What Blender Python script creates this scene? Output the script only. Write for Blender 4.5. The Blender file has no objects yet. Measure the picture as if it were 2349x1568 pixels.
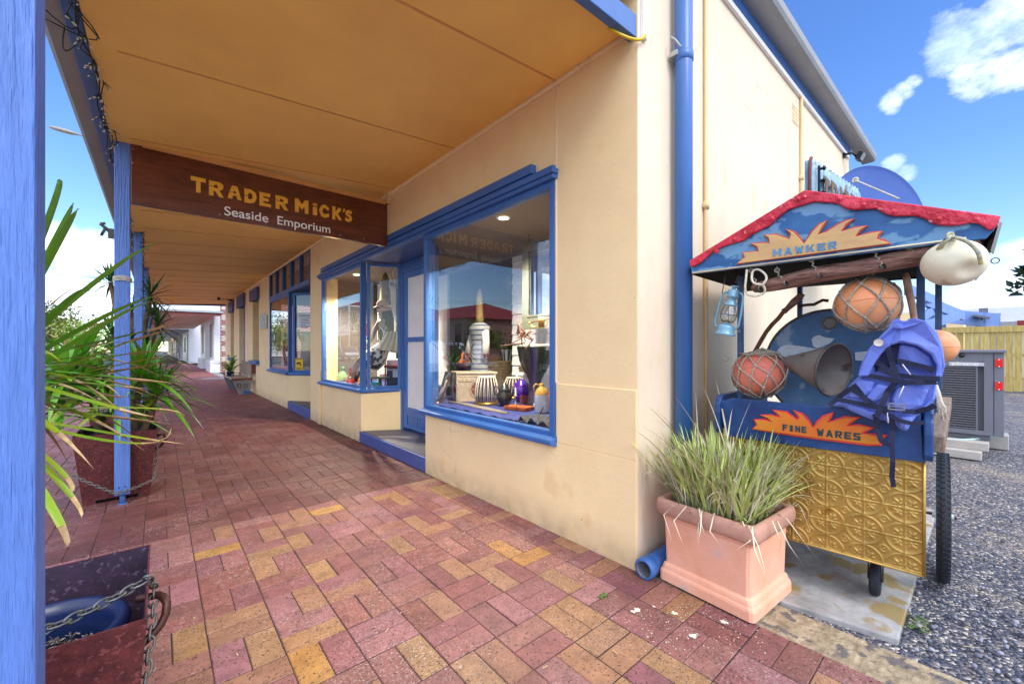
import bpy, bmesh, math, random
from mathutils import Vector, Matrix
random.seed(7)
sc=bpy.context.scene; col=sc.collection
# ------------------------------------------------------------------ camera, sky, sun
H=1.21; FPX=948.0; CX=1174.5; HY=800.0
TH=math.atan((CX-365)/FPX)
cam=bpy.data.objects.new('camera',bpy.data.cameras.new('camera')); col.objects.link(cam)
cam.location=(0,0,H); cam.rotation_euler=(math.pi/2,0,-TH)
cam.data.sensor_width=36; cam.data.lens=36*FPX/2349; cam.data.shift_y=(HY-784)/2349
cam.data.clip_start=.05; cam.data.clip_end=2000; sc.camera=cam
SUN_EL=math.radians(48); SUN_AZ=math.radians(192)     # azimuth clockwise from +Y
sd=Vector((math.sin(SUN_AZ)*math.cos(SUN_EL),math.cos(SUN_AZ)*math.cos(SUN_EL),math.sin(SUN_EL)))
sl=bpy.data.lights.new('sun','SUN'); sl.energy=.85; sl.angle=math.radians(22); sl.color=(1,.95,.87)
so=bpy.data.objects.new('sun',sl); col.objects.link(so); so.rotation_euler=sd.to_track_quat('Z','Y').to_euler()
w=bpy.data.worlds.new('World'); sc.world=w; w.use_nodes=True
nt=w.node_tree; nt.nodes.clear(); N=nt.nodes; L=nt.links
def FWD(x,y):
    F=Vector((math.sin(TH),math.cos(TH),0)); R=Vector((math.cos(TH),-math.sin(TH),0))
    return F+R*((x-CX)/FPX)+Vector((0,0,1))*((HY-y)/FPX)
out=N.new('ShaderNodeOutputWorld'); bg=N.new('ShaderNodeBackground'); bg.inputs[1].default_value=.148
sky=N.new('ShaderNodeTexSky'); sky.sky_type='NISHITA'; sky.sun_disc=False
sky.sun_elevation=SUN_EL; sky.sun_rotation=SUN_AZ; sky.air_density=1.0; sky.dust_density=.15; sky.ozone_density=3.0
hs=N.new('ShaderNodeHueSaturation'); hs.inputs['Saturation'].default_value=1.22; hs.inputs['Hue'].default_value=.512; hs.inputs['Value'].default_value=.83
L.new(sky.outputs[0],hs.inputs['Color'])
tc=N.new('ShaderNodeTexCoord')
def vmath(op,a,b=None):
    n=N.new('ShaderNodeVectorMath'); n.operation=op
    for i,v in enumerate((a,b)):
        if v is None: continue
        if hasattr(v,'links') or hasattr(v,'is_linked'): L.new(v,n.inputs[i])
        else: n.inputs[i].default_value=v
    return n
def mth(op,a,b=None,c=None,clamp=False):
    n=N.new('ShaderNodeMath'); n.operation=op; n.use_clamp=clamp
    for i,v in enumerate((a,b,c)):
        if v is None: continue
        if hasattr(v,'is_linked'): L.new(v,n.inputs[i])
        else: n.inputs[i].default_value=v
    return n.outputs[0]
nrm=vmath('NORMALIZE',tc.outputs['Generated'])
mp=N.new('ShaderNodeMapping'); mp.inputs['Scale'].default_value=(1,1,1.7); L.new(nrm.outputs[0],mp.inputs[0])
no=N.new('ShaderNodeTexNoise'); no.inputs['Scale'].default_value=11; no.inputs['Detail'].default_value=12; no.inputs['Roughness'].default_value=.66
L.new(mp.outputs[0],no.inputs['Vector'])
# cloud banks: direction (as seen from the street), angular radius, density
blobs=[(2290,90,.09,.42),(2200,75,.06,.38),(2235,180,.05,.42),(2345,150,.06,.5),(2340,40,.08,.52),(2180,110,.05,.5),(2046,232,.03,.52),(2070,212,.026,.5),(2092,190,.02,.42),(2076,398,.028,.5),(2048,378,.03,.5),(2290,610,.05,.5),(2345,640,.08,.6),(2250,655,.05,.55),(2330,600,.05,.55),(2240,690,.05,.5),
       (135,560,.045,1.),(165,580,.04,1.),(215,585,.05,1.),(255,590,.04,1.),(150,680,.06,1.0),(230,690,.06,.8),(-100,640,.12,.4)]
extra=[((0,-.8,.8),1.0,1.1),((-.9,-.3,.7),.9,1.0),((-.2,.2,1),.8,1.0),((.8,-.6,.75),.5,1.0),((-.8,.4,.35),.35,.7),((-.5,-.6,.5),.4,.8),((-.9,-.1,.3),.3,.8),((.3,-.9,.4),.4,.8),((-.75,.65,.2),.18,.6),((-1,.8,.12),.25,.9),((.6,-.5,.9),.3,.7)]  # clouds added out of view to brighten and soften the ambient light
acc=None
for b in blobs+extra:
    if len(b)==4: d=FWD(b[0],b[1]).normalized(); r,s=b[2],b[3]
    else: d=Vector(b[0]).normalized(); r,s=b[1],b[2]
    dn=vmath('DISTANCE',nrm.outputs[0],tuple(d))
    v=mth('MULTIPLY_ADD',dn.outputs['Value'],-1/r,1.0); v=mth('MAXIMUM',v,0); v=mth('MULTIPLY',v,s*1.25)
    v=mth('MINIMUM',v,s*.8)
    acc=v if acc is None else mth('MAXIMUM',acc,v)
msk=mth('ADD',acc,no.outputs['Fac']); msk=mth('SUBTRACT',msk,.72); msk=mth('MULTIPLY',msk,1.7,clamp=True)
no2=N.new('ShaderNodeTexNoise'); no2.inputs['Scale'].default_value=11; no2.inputs['Detail'].default_value=5
mp2=N.new('ShaderNodeMapping'); mp2.inputs['Location'].default_value=(.03,.02,.06); mp2.inputs['Scale'].default_value=(1,1,1.7); L.new(nrm.outputs[0],mp2.inputs[0]); L.new(mp2.outputs[0],no2.inputs['Vector'])
cr=N.new('ShaderNodeValToRGB'); cr.color_ramp.elements[0].position=.36; cr.color_ramp.elements[0].color=(4.0,4.8,7.4,1); cr.color_ramp.elements[1].position=.6; cr.color_ramp.elements[1].color=(8.0,8.1,8.6,1)
L.new(no2.outputs['Fac'],cr.inputs[0])
mx=N.new('ShaderNodeMix'); mx.data_type='RGBA'; L.new(msk,mx.inputs[0]); L.new(hs.outputs[0],mx.inputs[6]); L.new(cr.outputs[0],mx.inputs[7])
L.new(mx.outputs[2],bg.inputs[0]); L.new(bg.outputs[0],out.inputs[0])
vs=sc.view_settings; vs.view_transform='Standard'; vs.look='None'; vs.gamma=1; vs.exposure=1.25
sc.render.engine='CYCLES'
try:
    sc.cycles.use_denoising=True; sc.cycles.max_bounces=10; sc.cycles.diffuse_bounces=5; sc.cycles.transparent_max_bounces=24; sc.cycles.sample_clamp_indirect=6
except Exception: pass
# ------------------------------------------------------------------ measuring helpers (photo ray to a point on a real plane)
CAM=Vector((0,0,H))
def G(x,y,z=0): r=FWD(x,y); return CAM+r*((z-H)/r.z)
def PX(x,y,X): r=FWD(x,y); return CAM+r*(X/r.x)
def PY(x,y,Y): r=FWD(x,y); return CAM+r*(Y/r.y)
CA=math.radians(3.8); CU=Vector((-math.sin(CA),math.cos(CA),0)); CN=Vector((math.cos(CA),math.sin(CA),0)); CO=Vector((2.50,.30,0))
def PC(x,y,n=0):                       # point on the plane n behind the cart's front
    r=FWD(x,y); return CAM+r*(((CO+CN*n-CAM).dot(CN))/r.dot(CN))
def CC(u,n,z): return CO+CU*u+CN*n+Vector((0,0,z))
# ------------------------------------------------------------------ materials
def S(r,g,b,k=1.0):
    f=lambda v:(v/255/12.92 if v<=10 else ((v/255+.055)/1.055)**2.4)
    return (f(r)*k,f(g)*k,f(b)*k,1)
def newmat(name):
    m=bpy.data.materials.new(name); m.use_nodes=True; t=m.node_tree; return m,t,t.nodes['Principled BSDF']
def mul(c,k): return (min(c[0]*k,1),min(c[1]*k,1),min(c[2]*k,1),1)
def mat(name,c,rough=.6,metal=0,var=.18,vs=6,c2=None,bump=.15,bs=80,spots=None,sscale=18,sth=.66,stretch=None,isl=0,emit=0,coat=0,dist=.003,spec=.5,grime=0):
    m,t,p=newmat(name); n=t.nodes; l=t.links
    tcn=n.new('ShaderNodeTexCoord'); src=tcn.outputs['Object']
    if stretch:
        mpn=n.new('ShaderNodeMapping'); mpn.inputs['Scale'].default_value=stretch; l.new(src,mpn.inputs[0]); src=mpn.outputs[0]
    a=n.new('ShaderNodeTexNoise'); a.inputs['Scale'].default_value=vs; a.inputs['Detail'].default_value=7; a.inputs['Roughness'].default_value=.65; l.new(src,a.inputs['Vector'])
    r=n.new('ShaderNodeValToRGB'); r.color_ramp.elements[0].position=.32; r.color_ramp.elements[1].position=.68
    r.color_ramp.elements[0].color=mul(c,1-var); r.color_ramp.elements[1].color=(c2 if c2 else mul(c,1+var)); l.new(a.outputs['Fac'],r.inputs[0]); cur=r.outputs[0]
    if spots:
        b=n.new('ShaderNodeTexNoise'); b.inputs['Scale'].default_value=sscale; b.inputs['Detail'].default_value=5; l.new(src,b.inputs['Vector'])
        q=n.new('ShaderNodeValToRGB'); q.color_ramp.elements[0].position=sth-.02; q.color_ramp.elements[1].position=sth+.03; l.new(b.outputs['Fac'],q.inputs[0])
        x=n.new('ShaderNodeMix'); x.data_type='RGBA'; l.new(q.outputs[0],x.inputs[0]); l.new(cur,x.inputs[6]); x.inputs[7].default_value=spots; cur=x.outputs[2]
    if grime:      # splash dirt low on the wall, hairline cracks and small chips
        sp=n.new('ShaderNodeSeparateXYZ'); l.new(tcn.outputs['Object'],sp.inputs[0]); gn=n.new('ShaderNodeTexNoise'); gn.inputs['Scale'].default_value=9; gn.inputs['Detail'].default_value=6; l.new(tcn.outputs['Object'],gn.inputs['Vector'])
        mr=n.new('ShaderNodeMapRange'); mr.inputs[1].default_value=.0; mr.inputs[2].default_value=.22; mr.inputs[3].default_value=1; mr.inputs[4].default_value=0; l.new(sp.outputs['Z'],mr.inputs[0])
        mm_=n.new('ShaderNodeMath'); mm_.operation='MULTIPLY'; l.new(mr.outputs[0],mm_.inputs[0]); l.new(gn.outputs['Fac'],mm_.inputs[1])
        g2_=n.new('ShaderNodeMath'); g2_.operation='MULTIPLY'; g2_.inputs[1].default_value=.9; g2_.use_clamp=True; l.new(mm_.outputs[0],g2_.inputs[0])
        x=n.new('ShaderNodeMix'); x.data_type='RGBA'; l.new(g2_.outputs[0],x.inputs[0]); l.new(cur,x.inputs[6]); x.inputs[7].default_value=S(150,126,100); cur=x.outputs[2]
        vo=n.new('ShaderNodeTexVoronoi'); vo.feature='DISTANCE_TO_EDGE'; vo.inputs['Scale'].default_value=.9; dn_=n.new('ShaderNodeTexNoise'); dn_.inputs['Scale'].default_value=3; dn_.inputs['Detail'].default_value=8
        va=n.new('ShaderNodeVectorMath'); va.operation='MULTIPLY_ADD'; va.inputs[1].default_value=(.6,.6,.6); l.new(tcn.outputs['Object'],dn_.inputs['Vector']); l.new(dn_.outputs['Color'],va.inputs[0]); l.new(tcn.outputs['Object'],va.inputs[2]); l.new(va.outputs[0],vo.inputs['Vector'])
        cr_=n.new('ShaderNodeMapRange'); cr_.inputs[1].default_value=0; cr_.inputs[2].default_value=.006; cr_.inputs[3].default_value=.5; cr_.inputs[4].default_value=0; l.new(vo.outputs['Distance'],cr_.inputs[0])
        cm=n.new('ShaderNodeMath'); cm.operation='MULTIPLY'; l.new(cr_.outputs[0],cm.inputs[0]); rr_=n.new('ShaderNodeValToRGB'); rr_.color_ramp.elements[0].position=.5; rr_.color_ramp.elements[1].position=.6; gl_=n.new('ShaderNodeTexNoise'); gl_.inputs['Scale'].default_value=.8; l.new(tcn.outputs['Object'],gl_.inputs['Vector']); l.new(gl_.outputs['Fac'],rr_.inputs[0]); l.new(rr_.outputs[0],cm.inputs[1])
        x=n.new('ShaderNodeMix'); x.data_type='RGBA'; l.new(cm.outputs[0],x.inputs[0]); l.new(cur,x.inputs[6]); x.inputs[7].default_value=S(176,146,104); cur=x.outputs[2]
        ch=n.new('ShaderNodeTexNoise'); ch.inputs['Scale'].default_value=34; ch.inputs['Detail'].default_value=3; l.new(tcn.outputs['Object'],ch.inputs['Vector']); cr3=n.new('ShaderNodeValToRGB'); cr3.color_ramp.elements[0].position=.755; cr3.color_ramp.elements[1].position=.78; l.new(ch.outputs['Fac'],cr3.inputs[0])
        x=n.new('ShaderNodeMix'); x.data_type='RGBA'; l.new(cr3.outputs[0],x.inputs[0]); l.new(cur,x.inputs[6]); x.inputs[7].default_value=S(120,96,70); cur=x.outputs[2]
    if isl:
        g=n.new('ShaderNodeNewGeometry'); h=n.new('ShaderNodeHueSaturation'); mm=n.new('ShaderNodeMapRange'); mm.inputs[3].default_value=1-isl; mm.inputs[4].default_value=1+isl
        l.new(g.outputs['Random Per Island'],mm.inputs[0]); l.new(mm.outputs[0],h.inputs['Value']); l.new(cur,h.inputs['Color'])
        m2=n.new('ShaderNodeMath'); m2.operation='MULTIPLY_ADD'; m2.inputs[1].default_value=.05*isl; m2.inputs[2].default_value=.5-.025*isl; l.new(g.outputs['Random Per Island'],m2.inputs[0]); l.new(m2.outputs[0],h.inputs['Hue'])
        cur=h.outputs[0]
    l.new(cur,p.inputs['Base Color']); p.inputs['Roughness'].default_value=rough; p.inputs['Metallic'].default_value=metal
    p.inputs['Specular IOR Level'].default_value=spec
    if coat: p.inputs['Coat Weight'].default_value=coat; p.inputs['Coat Roughness'].default_value=.15
    if bump:
        b=n.new('ShaderNodeTexNoise'); b.inputs['Scale'].default_value=bs; b.inputs['Detail'].default_value=4; l.new(src,b.inputs['Vector'])
        u=n.new('ShaderNodeBump'); u.inputs['Strength'].default_value=bump; u.inputs['Distance'].default_value=dist; l.new(b.outputs['Fac'],u.inputs['Height']); l.new(u.outputs[0],p.inputs['Normal'])
    if emit: p.inputs['Emission Color'].default_value=c; p.inputs['Emission Strength'].default_value=emit
    return m
M={}
M['cream']=mat('cream painted render',S(254,222,168),.72,var=.06,vs=2.0,bump=.35,bs=30,dist=.005,spots=S(246,212,156),sscale=2.4,sth=.66,grime=1)
M['cream_side']=mat('pale cream painted render',S(238,217,188),.8,var=.07,vs=3.0,bump=.6,bs=16,dist=.009,spots=S(232,208,168),sscale=5,sth=.66,stretch=(1,1,.45),grime=1)
M['ceil']=mat('ochre ceiling paint',S(252,202,110),.6,var=.09,vs=1.6,bump=.12,bs=24,spots=None)
M['cdark']=mat('ceiling joint strip',S(214,160,92),.6,var=.1)
M['blue']=mat('blue gloss paint',S(60,106,172),.38,var=.12,vs=4,bump=.25,bs=40,stretch=(1,1,.25))
M['bluepost']=mat('blue painted timber',S(88,124,196),.42,var=.10,vs=2.2,bump=1.0,bs=5,dist=.012,stretch=(24,24,1.3),spots=S(44,72,146),sscale=2.6,sth=.715)
M['bluedk']=mat('dark blue paint',S(34,70,140),.45,var=.15,vs=4,bump=.2)
M['bluestep']=mat('worn blue step paint',S(88,98,150),.55,var=.2,vs=5,c2=S(80,98,166),bump=.3,spots=S(150,155,180),sscale=14,sth=.7)
M['greystep']=mat('grey step paint',S(92,92,104),.55,var=.15,vs=6,bump=.3)
M['lintel']=mat('blue grey lintel paint',S(84,92,140),.6,var=.15)
M['galv']=mat('galvanised steel',S(176,180,182),.45,metal=.55,var=.12,vs=3,bump=.05)
M['gutter']=mat('grey gutter paint',S(150,150,150),.5,var=.1,vs=3)
M['conduit']=mat('cream conduit paint',S(228,198,148),.6,var=.06)
M['white']=mat('white paint',S(236,236,238),.45,var=.05)
M['offwhite']=mat('off white board',S(232,228,222),.6,var=.06,spots=S(170,165,160),sscale=30,sth=.74)
M['glassgrey']=mat('grey room paint',S(120,112,104),.8,var=.1)
M['dark']=mat('dark interior',S(34,32,34),.8,var=.2)
M['black']=mat('black plastic',S(18,18,20),.45,var=.1)
M['signwood']=mat('varnished dark jarrah',S(86,36,22),.22,var=.3,vs=3,c2=S(112,50,30),bump=.15,bs=20,stretch=(1.2,1,7),coat=.6)
M['gold_paint']=mat('yellow painted letters',S(232,170,48),.5,var=.12,vs=16)
M['whitepaint']=mat('white letters',S(240,238,234),.5,var=.03)
M['terra']=mat('terracotta',S(242,172,136),.85,var=.10,vs=4,c2=S(244,186,158),bump=.5,bs=60,dist=.004,spots=S(214,180,168),sscale=5,sth=.64)
M['terra_rim']=mat('weathered terracotta rim',S(188,142,122),.88,var=.14,vs=9,bump=.6,bs=50,dist=.005,spots=S(120,90,84),sscale=22,sth=.68)
M['rust']=mat('rusted steel',S(78,32,36),.62,metal=.2,var=.35,vs=34,c2=S(108,46,44),bump=.6,bs=130,spots=S(120,62,62),sscale=75,sth=.6)
M['rustin']=mat('rusted steel inside',S(52,34,54),.6,metal=.2,var=.35,vs=22,bump=.4,spots=S(92,72,96),sscale=60,sth=.62)
M['potblue']=mat('navy plastic pot',S(20,36,78),.35,var=.1)
M['soil']=mat('potting soil',S(58,48,44),.95,var=.5,vs=50,bump=1,bs=90,dist=.02)
M['chain']=mat('galvanised chain',S(120,120,118),.45,metal=.7,var=.2,vs=40)
M['steel']=mat('brown steel rod',S(80,48,40),.5,metal=.5,var=.2,vs=30)
M['leaf']=mat('yucca leaf green',S(98,160,40),.42,var=.25,vs=5,isl=.35,bump=0,spec=.6)
M['leafdk']=mat('dark yucca leaf',S(48,92,40),.42,var=.25,vs=5,isl=.35,bump=0)
M['leafyl']=mat('yellow green yucca leaf',S(176,184,40),.42,var=.3,vs=4,c2=S(118,158,40),isl=.25,bump=0)
M['leafdry']=mat('dry leaf tip',S(172,138,92),.7,var=.4,vs=14,c2=S(204,176,132),isl=.4,bump=0)
M['grass']=mat('pale green blade',S(160,180,88),.5,var=.3,vs=9,c2=S(204,214,126),isl=.6,bump=0)
M['grassdry']=mat('bleached dry blade',S(214,204,178),.7,var=.2,vs=9,isl=.3,bump=0)
M['bark']=mat('bark',S(104,84,62),.9,var=.3,vs=14,bump=.8,bs=40)
M['wood']=mat('weathered driftwood',S(112,68,54),.8,var=.6,vs=7,c2=S(168,128,112),bump=1,bs=24,dist=.01,stretch=(6,1.2,6))
M['slat']=mat('timber slats',S(176,156,134),.7,var=.15,vs=6)
M['slatred']=mat('red brown slat ends',S(128,70,54),.7,var=.2,vs=6)
M['greysteel']=mat('grey powder coat',S(150,150,148),.5,metal=.3,var=.08)
M['gold']=None
M['cartblue']=mat('worn deep blue board',S(16,58,122),.45,var=.35,vs=5,c2=S(34,82,142),bump=.3,bs=30,coat=.2)
M['cartfaded']=mat('faded blue and white board',S(30,92,158),.5,var=.3,vs=4,c2=S(54,112,168),bump=.4,bs=20,spots=S(104,150,186),sscale=7,sth=.55,stretch=(1,1.2,2.2))
M['cartred']=mat('crimson beaten tin',S(204,24,48),.35,metal=.1,var=.25,vs=6,c2=S(214,50,76),bump=1,bs=16,dist=.02,spots=S(232,170,170),sscale=26,sth=.66)
M['flame']=mat('orange flame board',S(238,166,34),.5,var=.25,vs=4,c2=S(224,108,30),bump=.2)
M['flamepale']=mat('bleached flame board',S(206,166,120),.6,var=.15,vs=5,c2=S(216,178,112),bump=.4,bs=26,stretch=(1,1,3))
M['flamered']=mat('red flame edge',S(222,58,52),.5,var=.2,vs=12)
M['flamerust']=mat('faded red edge',S(190,72,48),.6,var=.2,vs=12)
M['teal']=mat('dark green letters',S(20,66,72),.5,var=.1)
M['letterblue']=mat('faded blue letters',S(84,138,176),.6,var=.2,vs=20)
M['cream_line']=mat('cream pin stripe',S(222,214,180),.6)
M['postblue']=mat('blue grey steel tube',S(66,92,126),.45,metal=.4,var=.3,vs=14,spots=S(150,160,176),sscale=30,sth=.68)
M['blackroof']=mat('shade black underside',S(12,9,11),.85,var=.3,vs=6,spec=.08)  # near black colour carries the shade under the cart roof
M['tin']=mat('old galvanised tin',S(160,156,150),.5,metal=.25,var=.25,vs=9,c2=S(120,112,106),bump=.2,spots=S(92,78,70),sscale=12,sth=.66)
M['buoyo']=mat('orange plastic float',S(238,146,84),.45,var=.12,vs=4,c2=S(244,176,128),bump=.2,bs=40)
M['buoyr']=mat('faded red float',S(212,108,86),.6,var=.16,vs=5,c2=S(224,132,106),bump=.3,bs=60,spots=S(120,62,52),sscale=36,sth=.68)
M['buoyw']=mat('cream plastic float',S(232,226,196),.5,var=.07,vs=5,bump=.5,bs=16,dist=.008,spots=S(204,190,150),sscale=12,sth=.68)
M['rope']=mat('grey brown rope',S(168,160,144),.85,var=.25,vs=60,bump=1,bs=160,dist=.004)
M['ropew']=mat('pale rope',S(214,206,184),.85,var=.15,vs=60,bump=1,bs=160)
M['ropeb']=mat('blue and yellow rope',S(130,158,196),.85,var=.3,vs=50,c2=S(214,206,130),bump=.8,bs=140)
M['lantern']=mat('pale blue enamel',S(118,164,186),.35,metal=.2,var=.15,vs=14,spots=S(64,96,116),sscale=28,sth=.7,coat=.3)
M['vest']=mat('blue vest nylon',S(104,128,220),.6,var=.12,vs=6,c2=S(124,144,230),bump=.7,bs=16,dist=.012)
M['webbing']=mat('navy webbing',S(22,30,62),.7,var=.2,vs=30,bump=.5,bs=200)
M['vestin']=mat('navy vest lining',S(30,38,84),.7,var=.2)
M['rubber']=mat('tyre rubber',S(34,40,50),.75,var=.2,vs=14,bump=.5,bs=90)
M['drum']=mat('worn blue drum enamel',S(84,128,172),.4,metal=.1,var=.22,vs=4,c2=S(110,148,186),bump=.2,spots=S(150,172,190),sscale=9,sth=.62)
M['drumwhite']=mat('white paint patch',S(206,214,220),.6,var=.12,vs=20,spots=S(96,130,170),sscale=24,sth=.66)
M['drumrim']=mat('worn steel rim',S(96,86,78),.5,metal=.5,var=.3,vs=24)
M['acgrey']=mat('blue grey powder coat',S(112,116,128),.45,var=.06,vs=3)
M['acdark']=mat('dark cooling pad',S(52,48,48),.9,var=.6,vs=60,c2=S(150,140,128),bump=1,bs=120,dist=.02)
M['redref']=mat('red reflector',S(226,26,20),.25,var=.1,vs=30,coat=.5)
M['conc']=mat('concrete',S(140,140,138),.88,var=.25,vs=6,c2=S(178,178,176),bump=.7,bs=40,spots=S(146,128,84),sscale=5,sth=.56)
M['block']=mat('concrete block',S(176,172,166),.9,var=.12,vs=7,bump=.5)
M['fence']=mat('treated pine',S(196,168,92),.75,var=.25,vs=4,c2=S(216,190,112),bump=.4,bs=20,stretch=(6,6,.7),isl=.12)
M['pergola']=mat('pergola blue',S(112,142,200),.5,var=.08)
M['metalroof']=mat('white metal roof',S(222,226,230),.4,var=.05)
M['red']=mat('red paint',S(150,40,36),.6,var=.15)
M['crown']=mat('tree leaves',S(84,116,50),.7,var=.4,vs=.8,c2=S(150,160,64),isl=.4,bump=0)
M['crowndk']=mat('dark tree leaves',S(46,72,44),.7,var=.4,vs=.8,isl=.4,bump=0)
M['tilewhite']=mat('white tiles',S(232,234,236),.3,var=.05)
M['skin']=mat('mannequin body',S(186,162,140),.45,var=.05)
M['hair']=mat('long brown hair',S(74,58,44),.7,var=.4,vs=30,stretch=(6,6,1))
M['cloth']=mat('lace cloth',S(196,192,180),.85,var=.15,vs=14,bump=.7,bs=60)
M['dress']=mat('patterned dress',S(70,62,56),.7,var=.5,vs=16,spots=S(222,216,208),sscale=16,sth=.5)
M['cap']=mat('tan cap',S(214,168,132),.8,var=.1)
M['brassy']=mat('brass',S(178,140,66),.35,metal=.8,var=.2,vs=20)
M['pewter']=mat('dark pewter',S(74,72,74),.3,metal=.8,var=.3,vs=14)
M['wicker']=mat('wicker',S(186,160,128),.8,var=.3,vs=30,bump=.6,bs=60)
M['browncloth']=mat('brown cloth',S(116,88,66),.9,var=.3,vs=10,bump=.6,bs=20,dist=.02)
M['carved']=mat('carved pale wood',S(184,166,142),.7,var=.2,vs=10,bump=.3)
M['carvedred']=mat('maroon carving',S(124,62,60),.7,var=.2,vs=12)
M['drumskin']=mat('drum skin',S(226,218,198),.6,var=.08)
M['djembe']=mat('dark djembe wood',S(64,44,54),.35,var=.35,vs=8,stretch=(5,5,.6),coat=.3)
M['purple']=mat('purple glaze',S(84,30,160),.2,var=.2,coat=.6)
M['jugw']=mat('stoneware cream',S(214,216,206),.3,var=.05,coat=.4)
M['jugb']=mat('stoneware ochre',S(190,144,50),.3,var=.12,coat=.4)
M['amber']=mat('amber varnish',S(216,110,30),.25,var=.3,vs=8,coat=.6)
M['navy']=mat('navy paint',S(30,52,92),.5,var=.1)
M['drapeblue']=mat('blue drape',S(50,62,128),.8,var=.25,vs=14,bump=.5)
M['drapedk']=mat('dark grey drape',S(64,66,74),.85,var=.3,vs=18,bump=.8,bs=30,dist=.02)
M['greyplank']=mat('grey driftwood plank',S(128,120,112),.85,var=.3,vs=6,bump=.6,stretch=(6,1,6))
M['green']=mat('green glass glaze',S(142,186,120),.25,var=.2,vs=10,coat=.5)
M['redglaze']=mat('red glaze',S(196,44,52),.25,var=.1,coat=.5)
M['yellow']=mat('yellow glaze',S(226,204,40),.25,var=.25,vs=8,c2=S(150,110,30),coat=.5)
M['yellowsign']=mat('yellow sign',S(246,198,24),.5,var=.04)
M['paper']=mat('paper sign',S(226,236,238),.6,var=.04)
M['ink']=mat('ink',S(44,60,84),.6,var=.05)
M['moss']=mat('jute',S(112,98,50),.9,var=.4,vs=20,bump=.8,bs=60)
M['carwhite']=mat('white car paint',S(226,228,230),.25,var=.02,coat=.8,bump=0)
M['carsilver']=mat('silver car paint',S(150,158,166),.25,metal=.5,var=.02,coat=.8,bump=0)
M['carglass']=mat('car glass',S(24,28,32),.08,var=.05,bump=0)
M['asphalt']=mat('asphalt',S(92,90,90),.9,var=.15,vs=3,bump=.6,bs=60)
M['kerb']=mat('concrete kerb',S(176,172,164),.85,var=.12)
M['wire']=mat('wire',S(24,24,26),.6,var=.1,bump=0)
M['greenwin']=mat('sage painted frame',S(104,108,92),.5,var=.08)
M['led']=mat('warm led disc',S(255,232,180),.5,var=0,emit=9,bump=0)
M['bulb']=mat('fairy light bulb',S(200,190,160),.3,var=.1,bump=0)
M['tilegrey']=mat('grey tile joint wall',S(170,172,170),.6,var=.1)
M['poster']=mat('dark photo print',S(40,38,40),.3,var=.3,vs=9,spots=S(190,170,160),sscale=7,sth=.6)
M['orangebook']=mat('worn orange book',S(170,84,34),.6,var=.3,vs=20)
M['yellowcable']=mat('yellow cable',S(224,190,30),.5,var=.1)
M['straw']=mat('straw litter',S(196,176,128),.9,var=.2,isl=.3)
M['splash']=mat('dried paint splash',S(230,222,200),.8,var=.1)
M['weed']=mat('weed leaves',S(92,120,50),.7,var=.3,isl=.4)
M['capral']=mat('pale eave strip',S(236,234,236),.5,var=.05)
def glass(name,fac,tint=(1,1,1,1),rough=0):
    m,t,p=newmat(name); n=t.nodes; l=t.links; n.remove(p)
    tr=n.new('ShaderNodeBsdfTransparent'); tr.inputs[0].default_value=tint
    gl=n.new('ShaderNodeBsdfGlossy'); gl.inputs['Roughness'].default_value=rough
    fr=n.new('ShaderNodeLayerWeight'); fr.inputs[0].default_value=.5
    pw=n.new('ShaderNodeMath'); pw.operation='POWER'; pw.inputs[1].default_value=3.6; l.new(fr.outputs['Facing'],pw.inputs[0])
    ma=n.new('ShaderNodeMath'); ma.operation='ADD'; ma.inputs[1].default_value=fac; ma.use_clamp=True; l.new(pw.outputs[0],ma.inputs[0])
    mi=n.new('ShaderNodeMixShader'); l.new(ma.outputs[0],mi.inputs[0]); l.new(tr.outputs[0],mi.inputs[1]); l.new(gl.outputs[0],mi.inputs[2]); l.new(mi.outputs[0],n['Material Output'].inputs[0])
    return m
M['glass']=glass('shop window glass',.15,(.9,.93,.94,1))
M['glass2']=glass('angled window glass',.05,(.9,.93,.94,1))
M['lampglass']=glass('lantern glass',.22,(.97,.97,.95,1),.12)
# pressed gold tin: relief comes from the mesh; the colour is worn brass paint
M['gold']=mat('pressed gold tin',S(178,144,72),.42,metal=.6,var=.25,vs=7,c2=S(206,170,92),bump=.15,bs=60,spots=S(150,110,34),sscale=7,sth=.64)
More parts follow.
